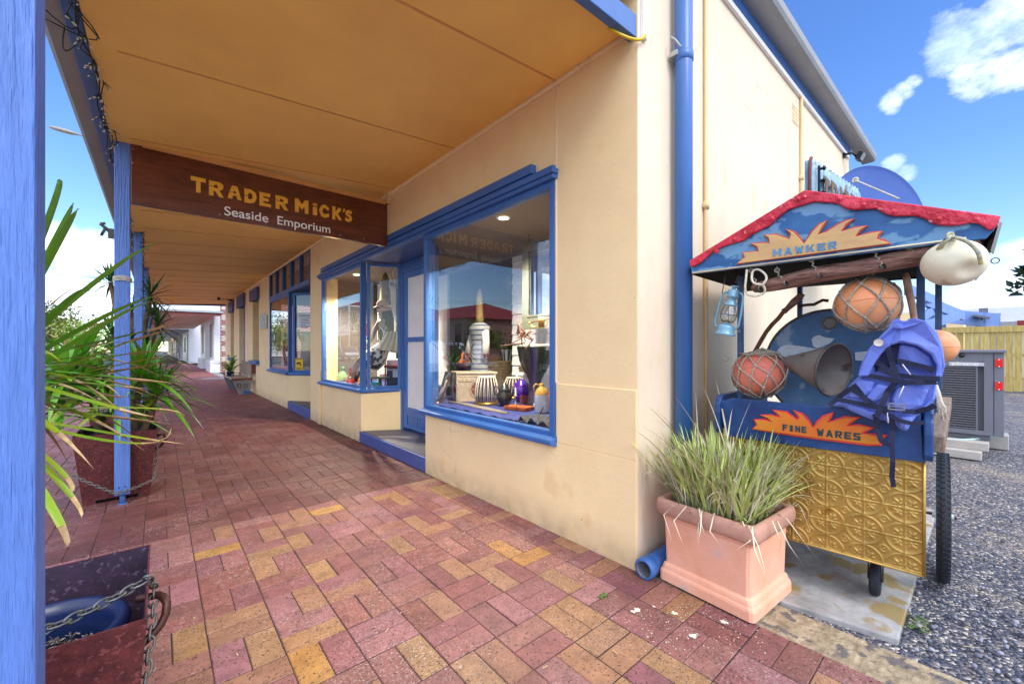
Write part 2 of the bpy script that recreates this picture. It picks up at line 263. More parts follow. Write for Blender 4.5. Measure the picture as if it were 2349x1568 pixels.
# paving bricks: one colour per brick from the mesh, plus speckle
def brickmat():
    m,t,p=newmat('clay paving brick'); n=t.nodes; l=t.links
    at=n.new('ShaderNodeAttribute'); at.attribute_name='brick_color'
    tcn=n.new('ShaderNodeTexCoord')
    a=n.new('ShaderNodeTexNoise'); a.inputs['Scale'].default_value=11; a.inputs['Detail'].default_value=9; a.inputs['Roughness'].default_value=.75; l.new(tcn.outputs['Object'],a.inputs['Vector'])
    r=n.new('ShaderNodeValToRGB'); r.color_ramp.elements[0].position=.3; r.color_ramp.elements[1].position=.72; r.color_ramp.elements[0].color=(.62,.60,.60,1); r.color_ramp.elements[1].color=(1.3,1.28,1.26,1); l.new(a.outputs['Fac'],r.inputs[0])
    x=n.new('ShaderNodeMix'); x.data_type='RGBA'; x.blend_type='MULTIPLY'; x.inputs[0].default_value=1; l.new(at.outputs['Color'],x.inputs[6]); l.new(r.outputs[0],x.inputs[7])
    v=n.new('ShaderNodeTexNoise'); v.inputs['Scale'].default_value=120; v.inputs['Detail'].default_value=3; l.new(tcn.outputs['Object'],v.inputs['Vector'])
    q=n.new('ShaderNodeValToRGB'); q.color_ramp.elements[0].position=.605; q.color_ramp.elements[1].position=.64; l.new(v.outputs['Fac'],q.inputs[0])
    y=n.new('ShaderNodeMix'); y.data_type='RGBA'; l.new(q.outputs[0],y.inputs[0]); l.new(x.outputs[2],y.inputs[6]); y.inputs[7].default_value=S(70,48,44)
    v2=n.new('ShaderNodeTexNoise'); v2.inputs['Scale'].default_value=110; v2.inputs['Detail'].default_value=4; v2.inputs['Roughness'].default_value=.7; mp=n.new('ShaderNodeMapping'); mp.inputs['Location'].default_value=(4,7,1); l.new(tcn.outputs['Object'],mp.inputs[0]); l.new(mp.outputs[0],v2.inputs['Vector'])
    q2=n.new('ShaderNodeValToRGB'); q2.color_ramp.elements[0].position=.55; q2.color_ramp.elements[1].position=.68; q2.color_ramp.elements[1].color=(.75,.75,.75,1); l.new(v2.outputs['Fac'],q2.inputs[0])
    big=n.new('ShaderNodeTexNoise'); big.inputs['Scale'].default_value=2.1; big.inputs['Detail'].default_value=5; l.new(tcn.outputs['Object'],big.inputs['Vector'])
    q3=n.new('ShaderNodeValToRGB'); q3.color_ramp.elements[0].position=.40; q3.color_ramp.elements[1].position=.62; l.new(big.outputs['Fac'],q3.inputs[0])
    pm=n.new('ShaderNodeMath'); pm.operation='MULTIPLY'; l.new(q2.outputs[0],pm.inputs[0]); l.new(q3.outputs[0],pm.inputs[1])
    z=n.new('ShaderNodeMix'); z.data_type='RGBA'; l.new(pm.outputs[0],z.inputs[0]); l.new(y.outputs[2],z.inputs[6]); z.inputs[7].default_value=S(212,196,190)
    l.new(z.outputs[2],p.inputs['Base Color']); p.inputs['Roughness'].default_value=.6; p.inputs['Specular IOR Level'].default_value=.45
    b=n.new('ShaderNodeTexNoise'); b.inputs['Scale'].default_value=42; b.inputs['Detail'].default_value=6; l.new(tcn.outputs['Object'],b.inputs['Vector'])
    u=n.new('ShaderNodeBump'); u.inputs['Strength'].default_value=.5; u.inputs['Distance'].default_value=.005; l.new(b.outputs['Fac'],u.inputs['Height']); l.new(u.outputs[0],p.inputs['Normal'])
    return m
M['brickpave']=brickmat()
def gravelmat():
    m,t,p=newmat('blue metal gravel'); n=t.nodes; l=t.links
    tcn=n.new('ShaderNodeTexCoord')
    v=n.new('ShaderNodeTexVoronoi'); v.inputs['Scale'].default_value=85; l.new(tcn.outputs['Object'],v.inputs['Vector'])
    r=n.new('ShaderNodeValToRGB'); e=r.color_ramp.elements; e[0].position=0; e[0].color=S(48,54,70); e[1].position=1; e[1].color=S(220,212,200)
    for ps,c in((.45,S(76,82,100)),(.72,S(112,110,114)),(.88,S(150,142,134))): q=e.new(ps); q.color=c
    s=n.new('ShaderNodeSeparateColor'); l.new(v.outputs['Color'],s.inputs[0]); l.new(s.outputs[0],r.inputs[0])
    a=n.new('ShaderNodeTexNoise'); a.inputs['Scale'].default_value=.9; a.inputs['Detail'].default_value=7; a.inputs['Roughness'].default_value=.7; l.new(tcn.outputs['Object'],a.inputs['Vector'])
    q=n.new('ShaderNodeValToRGB'); q.color_ramp.elements[0].position=.5; q.color_ramp.elements[1].position=.66; l.new(a.outputs['Fac'],q.inputs[0])
    r2=n.new('ShaderNodeValToRGB'); e=r2.color_ramp.elements; e[0].color=S(74,68,66); e[1].color=S(212,200,182); e.new(.5).color=S(140,126,112); l.new(s.outputs[1],r2.inputs[0])
    x=n.new('ShaderNodeMix'); x.data_type='RGBA'; l.new(q.outputs[0],x.inputs[0]); l.new(r.outputs[0],x.inputs[6]); l.new(r2.outputs[0],x.inputs[7])
    l.new(x.outputs[2],p.inputs['Base Color']); p.inputs['Roughness'].default_value=.85
    u=n.new('ShaderNodeBump'); u.inputs['Strength'].default_value=1; u.inputs['Distance'].default_value=.012; u.invert=True; l.new(v.outputs['Distance'],u.inputs['Height']); l.new(u.outputs[0],p.inputs['Normal'])
    return m
M['gravel']=gravelmat()
def wallbrick():
    m,t,p=newmat('red face brick'); n=t.nodes; l=t.links
    tcn=n.new('ShaderNodeTexCoord'); mp=n.new('ShaderNodeMapping'); mp.inputs['Rotation'].default_value=(math.pi/2,0,0); l.new(tcn.outputs['Object'],mp.inputs[0])
    b=n.new('ShaderNodeTexBrick'); b.inputs['Color1'].default_value=S(150,58,48); b.inputs['Color2'].default_value=S(120,42,40); b.inputs['Mortar'].default_value=S(206,190,176); b.inputs['Scale'].default_value=1; b.inputs['Brick Width'].default_value=.24; b.inputs['Row Height'].default_value=.09; b.inputs['Mortar Size'].default_value=.012
    l.new(mp.outputs[0],b.inputs['Vector']); l.new(b.outputs[0],p.inputs['Base Color']); p.inputs['Roughness'].default_value=.85
    return m
M['facebrick']=wallbrick()
# ------------------------------------------------------------------ mesh helpers
WM={}
def tag(o,label=None,cat=None,group=None,kind=None):
    if label: o['label']=label
    if cat: o['category']=cat
    if group: o['group']=group
    if kind: o['kind']=kind
    return o
def thing(name,label,cat,loc=(0,0,0),rz=0,group=None):
    o=bpy.data.objects.new(name,None); col.objects.link(o); o.location=loc; o.rotation_euler=(0,0,rz); o.empty_display_size=.1
    WM[o.name]=Matrix.Translation(Vector(loc))@Matrix.Rotation(rz,4,'Z'); return tag(o,label,cat,group)
class MB:
    def __init__(s): s.v=[]; s.f=[]; s.mi=[]; s.smooth=[]
    def add(s,v,f,sm=False,mi=0):
        b=len(s.v); s.v+= [Vector(p) for p in v]; s.f+=[tuple(i+b for i in q) for q in f]; s.smooth+=[sm]*len(f); s.mi+=[mi]*len(f); return s
    def box(s,a,b,mi=0,M_=None):
        x0,x1=sorted((a[0],b[0])); y0,y1=sorted((a[1],b[1])); z0,z1=sorted((a[2],b[2]))
        v=[Vector(p) for p in((x0,y0,z0),(x1,y0,z0),(x1,y1,z0),(x0,y1,z0),(x0,y0,z1),(x1,y0,z1),(x1,y1,z1),(x0,y1,z1))]
        if M_: v=[M_@p for p in v]
        return s.add(v,[(0,3,2,1),(4,5,6,7),(0,1,5,4),(1,2,6,5),(2,3,7,6),(3,0,4,7)],mi=mi)
    def cbox(s,c,size,rot=None,mi=0):
        m=Matrix.Translation(Vector(c))@(rot.to_4x4() if rot else Matrix()); h=Vector(size)/2
        return s.box(-h,h,mi,m)
    def hexa(s,p,mi=0):   # 8 corners: bottom 4 (ccw), top 4
        return s.add(p,[(0,3,2,1),(4,5,6,7),(0,1,5,4),(1,2,6,5),(2,3,7,6),(3,0,4,7)],mi=mi)
    def prism(s,poly,d,mi=0):      # poly: list of 3D points, d: thickness vector
        n=len(poly); d=Vector(d); P=[Vector(p) for p in poly]
        return s.add(P+[p+d for p in P],[tuple(range(n))[::-1],tuple(range(n,2*n))]+[(i,(i+1)%n,(i+1)%n+n,i+n) for i in range(n)],mi=mi)
    def beam(s,a,b,w,h,up=(0,0,1),mi=0):
        a=Vector(a);b=Vector(b); t=(b-a).normalized(); u=Vector(up); r=t.cross(u).normalized(); u=r.cross(t)
        p=[]
        for e in(a,b): p+=[e-r*w/2-u*h/2,e+r*w/2-u*h/2,e+r*w/2+u*h/2,e-r*w/2+u*h/2]
        return s.add(p,[(0,1,2,3)[::-1],(4,5,6,7),(0,1,5,4),(1,2,6,5),(2,3,7,6),(3,0,4,7)],mi=mi)
    def tube(s,path,r,n=8,cap=True,mi=0,flat=1.0,nup=(0,0,1)):
        P=[Vector(p) for p in path]; R=r if isinstance(r,(list,tuple)) else [r]*len(P); v=[];f=[]
        up=Vector(nup)
        for i,p in enumerate(P):
            t=(P[min(i+1,len(P)-1)]-P[max(i-1,0)])
            if t.length<1e-9: t=Vector((0,0,1))
            t.normalize(); a=up-t*up.dot(t)
            if a.length<1e-3: a=Vector((1,0,0))-t*t.x
            a.normalize(); b=t.cross(a); up=a
            for k in range(n):
                q=2*math.pi*k/n; v.append(p+a*math.cos(q)*R[i]*flat+b*math.sin(q)*R[i])
        for i in range(len(P)-1):
            for k in range(n): f.append((i*n+k,i*n+(k+1)%n,(i+1)*n+(k+1)%n,(i+1)*n+k))
        if cap: f+= [tuple(range(n))[::-1],tuple(range((len(P)-1)*n,len(P)*n))]
        return s.add(v,f,True,mi)
    def lathe(s,prof,c,axis=(0,0,1),n=24,mi=0,ref=None):
        ax=Vector(axis).normalized(); a=Vector(ref) if ref else (Vector((1,0,0)) if abs(ax.x)<.9 else Vector((0,1,0))); a=(a-ax*a.dot(ax)).normalized(); b=ax.cross(a); c=Vector(c); v=[];f=[]
        for r,h in prof:
            for k in range(n):
                q=2*math.pi*k/n; v.append(c+ax*h+(a*math.cos(q)+b*math.sin(q))*r)
        for i in range(len(prof)-1):
            for k in range(n): f.append((i*n+k,i*n+(k+1)%n,(i+1)*n+(k+1)%n,(i+1)*n+k))
        return s.add(v,f,True,mi)
    def ball(s,c,r,sc_=(1,1,1),nu=24,nv=14,mi=0):
        c=Vector(c); v=[];f=[]
        for i in range(nv+1):
            ph=math.pi*i/nv
            for k in range(nu):
                q=2*math.pi*k/nu; v.append(c+Vector((math.sin(ph)*math.cos(q)*sc_[0],math.sin(ph)*math.sin(q)*sc_[1],math.cos(ph)*sc_[2]))*r)
        for i in range(nv):
            for k in range(nu): f.append((i*nu+k,(i+1)*nu+k,(i+1)*nu+(k+1)%nu,i*nu+(k+1)%nu))
        return s.add(v,f,True,mi)
    def torus(s,c,R,r,axis=(0,0,1),nu=24,nv=6,mi=0,sx=1,ref=None):
        ax=Vector(axis).normalized(); a=Vector(ref) if ref else (Vector((1,0,0)) if abs(ax.x)<.9 else Vector((0,1,0))); a=(a-ax*a.dot(ax)).normalized(); b=ax.cross(a); c=Vector(c); v=[];f=[]
        for i in range(nu):
            q=2*math.pi*i/nu; d=a*math.cos(q)*sx+b*math.sin(q); dn=(a*math.cos(q)+b*math.sin(q))
            for k in range(nv):
                w_=2*math.pi*k/nv; v.append(c+d*R+dn*math.cos(w_)*r+ax*math.sin(w_)*r)
        for i in range(nu):
            for k in range(nv): f.append((i*nv+k,((i+1)%nu)*nv+k,((i+1)%nu)*nv+(k+1)%nv,i*nv+(k+1)%nv))
        return s.add(v,f,True,mi)
    def blade(s,path,w,side=None,fold=.25,mi=0,prof=None):
        P=[Vector(p) for p in path]; n=len(P); v=[];f=[]
        for i,p in enumerate(P):
            t=(P[min(i+1,n-1)]-P[max(i-1,0)]).normalized(); sd_=Vector(side) if side else t.cross(Vector((0,0,1)))
            if sd_.length<1e-3: sd_=Vector((1,0,0))
            sd_=(sd_-t*sd_.dot(t)).normalized(); nn=sd_.cross(t)
            k=i/(n-1); ww=w*(prof(k) if prof else (.55+.45*math.sin(min(1,k*2.2)*math.pi/2))*(1-k**3.0)+.001)
            v+=[p-sd_*ww,p-nn*ww*fold,p+sd_*ww]
        for i in range(n-1):
            a=i*3; f+=[(a,a+1,a+4,a+3),(a+1,a+2,a+5,a+4)]
        return s.add(v,f,True,mi)
    def puff(s,poly,h,nrm_,levels=((1,0),(.97,.45),(.88,.78),(.65,.96),(.3,1.0)),mi=0):
        P=[Vector(p) for p in poly]; c=sum(P,Vector())/len(P); n=len(P); nv=Vector(nrm_).normalized(); v=[];f=[]
        for k,a in levels:
            v+=[c+(p-c)*k+nv*h*a for p in P]
        v.append(c+nv*h)
        for i in range(len(levels)-1):
            for j in range(n): f.append((i*n+j,i*n+(j+1)%n,(i+1)*n+(j+1)%n,(i+1)*n+j))
        b=(len(levels)-1)*n
        for j in range(n): f.append((b+j,b+(j+1)%n,len(v)-1))
        f.append(tuple(range(n))[::-1])
        return s.add(v,f,True,mi)
    def build(s,name,mats,parent=None,bevel=0,label=None,local=False,seg=2,sub=0):
        me=bpy.data.meshes.new(name)
        Mi=WM[parent.name].inverted() if (parent and not local) else Matrix()
        me.from_pydata([tuple(Mi@p) for p in s.v],[],s.f)
        mats=mats if isinstance(mats,(list,tuple)) else [mats]
        for m in mats: me.materials.append(M[m] if isinstance(m,str) else m)
        me.polygons.foreach_set('use_smooth',s.smooth); me.polygons.foreach_set('material_index',s.mi); me.update()
        o=bpy.data.objects.new(name,me); col.objects.link(o)
        if parent: o.parent=parent; WM[o.name]=WM[parent.name].copy()
        else: WM[o.name]=Matrix()
        if bevel:
            b=o.modifiers.new('bevel','BEVEL'); b.width=bevel; b.segments=seg; b.limit_method='ANGLE'; b.angle_limit=math.radians(40)
        if sub:
            b=o.modifiers.new('sub','SUBSURF'); b.levels=sub; b.render_levels=sub
        if label: o['label']=label
        return o
def solo(mb,name,mats,label,cat,group=None,kind=None,bevel=0,**k):
    o=mb.build(name,mats,None,bevel,**k); return tag(o,label,cat,group,kind)
def dup(o,loc=None,rz=None,parent=None,label=None):
    c=o.copy(); col.objects.link(c); c.parent=parent
    if loc is not None: c.location=loc
    if rz is not None: c.rotation_euler=(0,0,rz)
    if label: c['label']=label
    for ch in list(o.children): dup(ch,parent=c)
    return c
def text(s_,size,origin,xdir,updir,mt,name,parent,ext=.002,bold=0,space=1.0,align='LEFT',wscale=1.0):
    cu=bpy.data.curves.new('t','FONT'); cu.body=s_; cu.size=size; cu.extrude=ext; cu.offset=bold; cu.space_character=space; cu.align_x=align
    to=bpy.data.objects.new('t',cu); col.objects.link(to); dg=bpy.context.evaluated_depsgraph_get(); dg.update()
    me=bpy.data.meshes.new_from_object(to.evaluated_get(dg)); bpy.data.objects.remove(to)
    x=Vector(xdir).normalized(); u=Vector(updir); u=(u-x*u.dot(x)).normalized(); z=x.cross(u)
    mm=Matrix(((x.x*wscale,u.x,z.x,origin[0]),(x.y*wscale,u.y,z.y,origin[1]),(x.z*wscale,u.z,z.z,origin[2]),(0,0,0,1)))
    if parent: mm=WM[parent.name].inverted()@mm
    me.transform(mm); me.materials.clear(); me.materials.append(M[mt]); o=bpy.data.objects.new(name,me); col.objects.link(o)
    for p in me.polygons: p.material_index=0
    if parent: o.parent=parent; WM[o.name]=WM[parent.name].copy()
    return o
def lerp(a,b,t): return a+(b-a)*t
def curve(a,b,sag=0,n=10,mid=None):
    a=Vector(a);b=Vector(b); m=Vector(mid) if mid else (a+b)/2+Vector((0,0,-sag))
    # quadratic through control such that the middle passes m
    c=m*2-(a+b)/2
    return [a*(1-t)**2+c*2*t*(1-t)+b*t*t for t in [i/n for i in range(n+1)]]
def smooth(P,m=5):
    P=[Vector(p) for p in P]; o=[]
    for i in range(len(P)-1):
        a,b,c,d=P[max(i-1,0)],P[i],P[i+1],P[min(i+2,len(P)-1)]
        for k in range(m):
            t=k/m; o.append(.5*((2*b)+(c-a)*t+(2*a-5*b+4*c-d)*t*t+(3*b-a-3*c+d)*t**3))
    return o+[P[-1]]
def chain(mb,path,link=.032,r=.0032,mi=0):
    P=[Vector(p) for p in path]; d=0; L_=[0]
    for i in range(1,len(P)): d+=(P[i]-P[i-1]).length; L_.append(d)
    k=0; s_=0
    while s_<d:
        i=max(j for j in range(len(L_)) if L_[j]<=s_+1e-9); i=min(i,len(P)-2)
        t=(s_-L_[i])/max(L_[i+1]-L_[i],1e-6); p=P[i].lerp(P[i+1],t); tv=(P[i+1]-P[i]).normalized()
        a=tv.cross(Vector((0,0,1)))
        if a.length<.1: a=Vector((1,0,0))
        a.normalize(); b=tv.cross(a); ax=(a if k%2 else b)
        mb.torus(p,link*.28,r,axis=ax,nu=10,nv=5,sx=1.9,ref=tv,mi=mi); s_+=link*.72; k+=1
# ------------------------------------------------------------------ the setting
FX=1.98; SY=1.27
def sheet(name,x0,x1,y0,y1,z,m):
    b=MB(); b.add([(x0,y0,z),(x1,y0,z),(x1,y1,z),(x0,y1,z)],[(0,1,2,3)]); return solo(b,name,m,None,None,kind='structure')
sheet('ground',-300,300,-300,300,-.16,'asphalt')
b=MB(); n_=90
for i in range(n_+1):
    for j in range(n_+1):
        x=2.2+(i/n_)**2*58; y=-20+j/n_*60 if False else -12+ (j/n_)*24
        b.v.append(Vector((x,y,-.012+.012*math.sin(x*2.3+y)*math.sin(y*1.7)*min(1,max(0,(x-2.4))))))
for i in range(n_):
    for j in range(n_):
        a=i*(n_+1)+j; b.f.append((a,a+n_+1,a+n_+2,a+1)); b.mi.append(0); b.smooth.append(True)
solo(b,'gravel_yard','gravel',None,None,kind='structure')
sheet('road',-13.4,-2.55,-80,200,-.125,'asphalt')
sheet('far_footpath',-19,-13.4,-80,200,0,'tilegrey')
b=MB(); b.box((-2.55,-10,-.2),(-2.40,120,.004)); solo(b,'kerb','kerb',None,None,kind='structure',bevel=.015)
b=MB()
b.box((1.993,-2.2,-.12),(2.245,1.262,.001))
solo(b,'kerb_stone',mat('tan kerb stone',S(150,132,104),.9,var=.35,vs=16,c2=S(182,166,136),bump=1,bs=34,dist=.016,spots=S(104,98,94),sscale=14,sth=.58),None,None,kind='structure',bevel=.02)
b=MB(); b.prism([(2.25,.665,-.08),(2.262,.60,-.08),(2.318,.262,-.08),(4.4,.285,-.08),(4.4,1.262,-.08),(2.25,1.262,-.08)],(0,0,.094)); solo(b,'concrete_slab','conc',None,None,kind='structure',bevel=.006)
b=MB(); b.box((1.999,19.9,-.1),(2.3,25.9,.006)); b.box((1.3,20.3,-.1),(1.99,21.2,.006)); solo(b,'concrete_patch','conc',None,None,kind='structure')
# paving: every brick has its own height, tint and rounded arris
b=MB(); cols=[]
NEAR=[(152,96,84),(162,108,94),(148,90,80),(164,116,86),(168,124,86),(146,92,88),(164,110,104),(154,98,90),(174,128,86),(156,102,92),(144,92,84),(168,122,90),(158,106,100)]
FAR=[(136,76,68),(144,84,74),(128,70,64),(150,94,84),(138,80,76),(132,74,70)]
rb=random.Random(3)
def brick(x0,y0,x1,y1,cl,tz):
    g=.0019; z=tz; c=.0028
    j_=lambda:rb.uniform(-.0012,.0012)
    x0+=g+j_();y0+=g+j_();x1-=g+j_();y1-=g+j_()
    v=[(x0,y0,-.012),(x1,y0,-.012),(x1,y1,-.012),(x0,y1,-.012),(x0,y0,z-c),(x1,y0,z-c),(x1,y1,z-c),(x0,y1,z-c),
       (x0+c,y0+c,z+random.uniform(-.0008,.0008)),(x1-c,y0+c,z+random.uniform(-.0008,.0008)),(x1-c,y1-c,z+random.uniform(-.0008,.0008)),(x0+c,y1-c,z+random.uniform(-.0008,.0008))]
    b.add(v,[(0,1,5,4),(1,2,6,5),(2,3,7,6),(3,0,4,7),(4,5,9,8),(5,6,10,9),(6,7,11,10),(7,4,8,11),(8,9,10,11)]); cols.extend([cl]*12)
rb=random.Random(3); Y0=1.82-.23*16
for j in range(196):
    for i in range(19):
        x1=1.994-.23*i; x0=x1-.23; y0=Y0+.23*j; y1=y0+.23
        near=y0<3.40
        q=[]
        if near or True:
            if (i+j)%2: q=[(x0,y0,x0+.115,y1),(x0+.115,y0,x1,y1)]
            else: q=[(x0,y0,x1,y0+.115),(x0,y0+.115,x1,y1)]
        for r_ in q:
            if near:
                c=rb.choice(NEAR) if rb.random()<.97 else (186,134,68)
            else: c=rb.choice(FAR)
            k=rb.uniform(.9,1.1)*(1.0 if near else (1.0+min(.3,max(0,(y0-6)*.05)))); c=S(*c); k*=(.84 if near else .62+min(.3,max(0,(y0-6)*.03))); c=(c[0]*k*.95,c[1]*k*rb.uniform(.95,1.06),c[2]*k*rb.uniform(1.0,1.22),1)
            dz=rb.uniform(-.0015,.0015) if y0<14 else 0
            brick(*r_,c,.004+dz)
fp=solo(b,'footpath','brickpave',None,None,kind='structure')
at=fp.data.color_attributes.new('brick_color','FLOAT_COLOR','POINT'); at.data.foreach_set('color',[x for c in cols for x in c])
sheet('paving_sand',-2.40,1.992,-3,60,.0004,mat('dark joint sand',S(62,46,42),.95,var=.5,vs=30))
# ------------------------------------------------------------------ the shop building
shop=thing('shop_building','cream rendered corner shop with blue trimmed display windows, splayed entry and side wall','shop',(FX,SY,0))
YW=[1.88,3.60]                       # near display window
BY=[5.32,6.98]                       # far display window
ZS,ZH=.66,2.30
wl=MB()
W=.24
def wbox(y0,y1,z0,z1,x0=FX,x1=FX+W): wl.box((x0,y0,z0),(x1,y1,z1))
wbox(SY,1.875,0,5.4)
wbox(1.875,3.62,0,ZS-.03); wbox(BY[0],6.99,0,ZS+.03)
wbox(1.875,6.99,ZH+.05,5.4)
wbox(6.99,7.66,0,5.4)
wbox(9.22,11.09,0,.72); wbox(7.66,11.09,3.0,5.4)
# wall beyond with three tall openings
ops=[]
for xa,xb in((594,579.6),(562,549),(536.6,529)):
    ops.append((PX(xa,800,FX).y,PX(xb,800,FX).y))
zt=2.62
ed=[11.09]+[v for o in ops for v in o]+[19.6]
for k in range(0,len(ed),2): wbox(ed[k],ed[k+1],0,5.4)
for k,(a_,c_) in enumerate(ops):
    wbox(a_,c_,zt,5.4)
    if k!=1: wbox(a_,c_,0,.88)
    else: wbox(a_,c_,0,.12)
wl.box((FX+W,SY+.02,2.9),(FX+.3,19.6,5.4))
wall=wl.build('front_wall','cream',shop)
wl=MB(); 
wl.box((FX+.002,SY-.004,0),(6.95,SY+.2,3.70)); wl.box((FX+.002,SY-.004,3.702),(6.95,SY+.2,3.9)); wl.build('side_wall','cream_side',shop)
# plaster lip of the corner pier and dado edge
wl=MB(); wl.box((FX-.008,SY-.001,0),(FX-.0005,3.61,.60)); wl.box((FX-.008,SY-.001,.6),(FX-.0005,1.86,.985)); wl.build('dado','cream',shop,bevel=.004)
wl=MB(); wl.box((FX-.006,1.868,.99),(FX-.0005,1.876,2.95)); wl.build('plaster_joint','cream_side',shop)
wl=MB(); wl.box((FX-.03,6.99,0),(FX-.0005,7.13,.86)); wl.build('pier_base','cream',shop,bevel=.006)
# plinth walls of the splays
RX=2.42
wl=MB()
for (p,q,h) in(((FX,3.61),(RX,4.22),.60),((FX,BY[0]),(RX,5.10),ZS+.02),((FX,9.22),(2.5,8.4),.72)):
    d=Vector((q[0]-p[0],q[1]-p[1],0)); nn=Vector((d.y,-d.x,0)).normalized()*.1
    if p[1]<4: nn=-nn*0+Vector((.1,-.03,0))
    wl.prism([Vector((p[0],p[1],0)),Vector((q[0],q[1],0)),Vector((q[0]+.12,q[1],0)),Vector((p[0]+.12,p[1]+.0,0))],(0,0,h))
wl.build('splay_wall','cream',shop)
# window frames
def frame_rect(p0,p1,zb,zt_,w,d,fm,gm,name='window',off=0,extra=None,sill=True,mull=()):
    """window between plan points p0,p1; returns the part"""
    a=Vector((p0[0],p0[1],0)); c=Vector((p1[0],p1[1],0)); t=(c-a); L_=t.length; t.normalize(); nn=Vector((-t.y,t.x,0))
    if nn.x>0: nn=-nn
    fr=MB()
    def bx(s0,s1,z0,z1,dd=d,o=0):
        q=[a+t*s0+nn*o,a+t*s1+nn*o,a+t*s1+nn*(o-dd),a+t*s0+nn*(o-dd)]
        fr.prism([p+Vector((0,0,z0)) for p in q],(0,0,z1-z0))
    bx(0,w,zb,zt_); bx(L_-w,L_,zb,zt_); bx(w,L_-w,zt_-w,zt_,d-.004); bx(w,L_-w,zb,zb+w*.8,d-.004)
    for m_ in mull: bx(m_-w/2,m_+w/2,zb+w*.8,zt_-w,d-.006)
    o=fr.build(name,fm,shop,bevel=.004)
    g=MB(); q=[a+t*w*.6-nn*.02,a+t*(L_-w*.6)-nn*.02]
    g.add([q[0]+Vector((0,0,zb+w*.5)),q[1]+Vector((0,0,zb+w*.5)),q[1]+Vector((0,0,zt_-w*.5)),q[0]+Vector((0,0,zt_-w*.5))],[(0,1,2,3)])
    g.build('pane',gm,o)
    return o
w1=frame_rect((FX-.012,1.88),(FX-.012,3.64),ZS-.03,ZH+.02,.045,.07,'blue','glass')
w2=frame_rect((FX-.012,BY[0]-.03),(FX-.012,6.99),ZS+.04,ZH+.02,.04,.07,'blue','glass')
w3=frame_rect((FX+.065,BY[0]-.035),(RX,5.10),ZS+.04,ZH+.02,.035,.06,'blue','glass2')
w4=frame_rect((FX+.065,3.66),(RX,4.22),ZS-.03,ZH+.02,.03,.05,'blue','glass')
def sill(path,z,wd=.075,h=.055):
    s_=MB()
    for k in range(len(path)-1):
        a=Vector((path[k][0],path[k][1],z));c=Vector((path[k+1][0],path[k+1][1],z)); t=(c-a).normalized(); nn=Vector((-t.y,t.x,0)); nn=nn if nn.x<0 else -nn
        s_.add([a,c,c+nn*wd+Vector((0,0,-.02)),a+nn*wd+Vector((0,0,-.02)),a+Vector((0,0,-h-.02)),c+Vector((0,0,-h-.02)),c+nn*wd+Vector((0,0,-h)),a+nn*wd+Vector((0,0,-h))],[(0,1,2,3)[::-1],(4,5,6,7),(0,4,5,1)[::-1],(1,5,6,2)[::-1],(2,6,7,3)[::-1],(3,7,4,0)[::-1]])
    s_.build('sill','blue',shop,bevel=.008)
sill([(FX+.01,1.86),(FX+.01,3.66)],ZS-.02)
sill([(FX+.01,7.04),(FX+.01,BY[0]-.03)],ZS+.05,.07); sill([(FX+.0,BY[0]-.02),(RX,5.12)],ZS+.052,.03)
hd=MB()
hd.box((FX-.045,1.86,ZH+.02),(FX+.02,7.05,ZH+.05)); hd.box((FX-.06,1.85,ZH+.05),(FX-.001,7.07,ZH+.085)); hd.box((FX-.035,1.87,ZH+.085),(FX-.001,7.05,ZH+.11))
hd.box((FX-.05,2.06,ZH+.11),(FX-.001,6.9,ZH+.175))
hd.build('window_head','blue',shop,bevel=.006)
# entry soffit, door, step
s_=MB(); s_.prism([(FX,3.60,ZH+.03),(RX+.1,4.2,ZH+.03),(RX+.1,5.14,ZH+.03),(FX,5.34,ZH+.03)],(0,0,.02)); s_.build('entry_soffit','bluedk',shop)
dr=MB(); D0,D1=4.22,5.10
dr.box((RX,D0,.15),(RX+.06,D0+.05,ZH+.03)); dr.box((RX,D1-.06,.15),(RX+.06,D1,ZH+.03)); dr.box((RX,D0+.05,2.20),(RX+.06,D1-.06,ZH+.03))
door_fr=dr.build('door_frame','blue',shop,bevel=.004)
dr=MB()
for a_,c_,z0,z1 in((D0+.05,D0+.13,.19,2.2),(D1-.16,D1-.06,.19,2.2),(D0+.13,D1-.16,2.12,2.2),(D0+.13,D1-.16,1.30,1.36),(D0+.13,D1-.16,.36,.46),(D0+.13,D1-.16,.19,.24)):
    dr.box((RX+.012,a_,z0),(RX+.05,c_,z1))
for k in range(9):
    y=D0+.13+k*(D1-.16-D0-.13)/9; dr.box((RX+.024,y+.003,.24),(RX+.045,y+(D1-.29-D0)/9-.003,.36))
door=dr.build('door','blue',shop,bevel=.003)
dr=MB(); dr.box((RX+.026,D0+.13,.46),(RX+.034,D1-.16,1.30)); dr.box((RX+.026,D0+.13,1.36),(RX+.034,D1-.16,2.12)); dr.build('door_panel','offwhite',door)
st=MB(); st.prism([(FX-.006,3.615,0),(RX+.12,4.2,0),(RX+.12,5.14,0),(FX-.006,5.37,0)],(0,0,.148)); st.build('step',['bluestep'],shop,bevel=.012)
st=MB(); st.prism([(FX+.012,3.66,.149),(RX+.0,4.24,.149),(RX+.0,5.08,.149),(FX+.012,5.33,.149)],(0,0,.004)); st.build('step_top','greystep',shop)
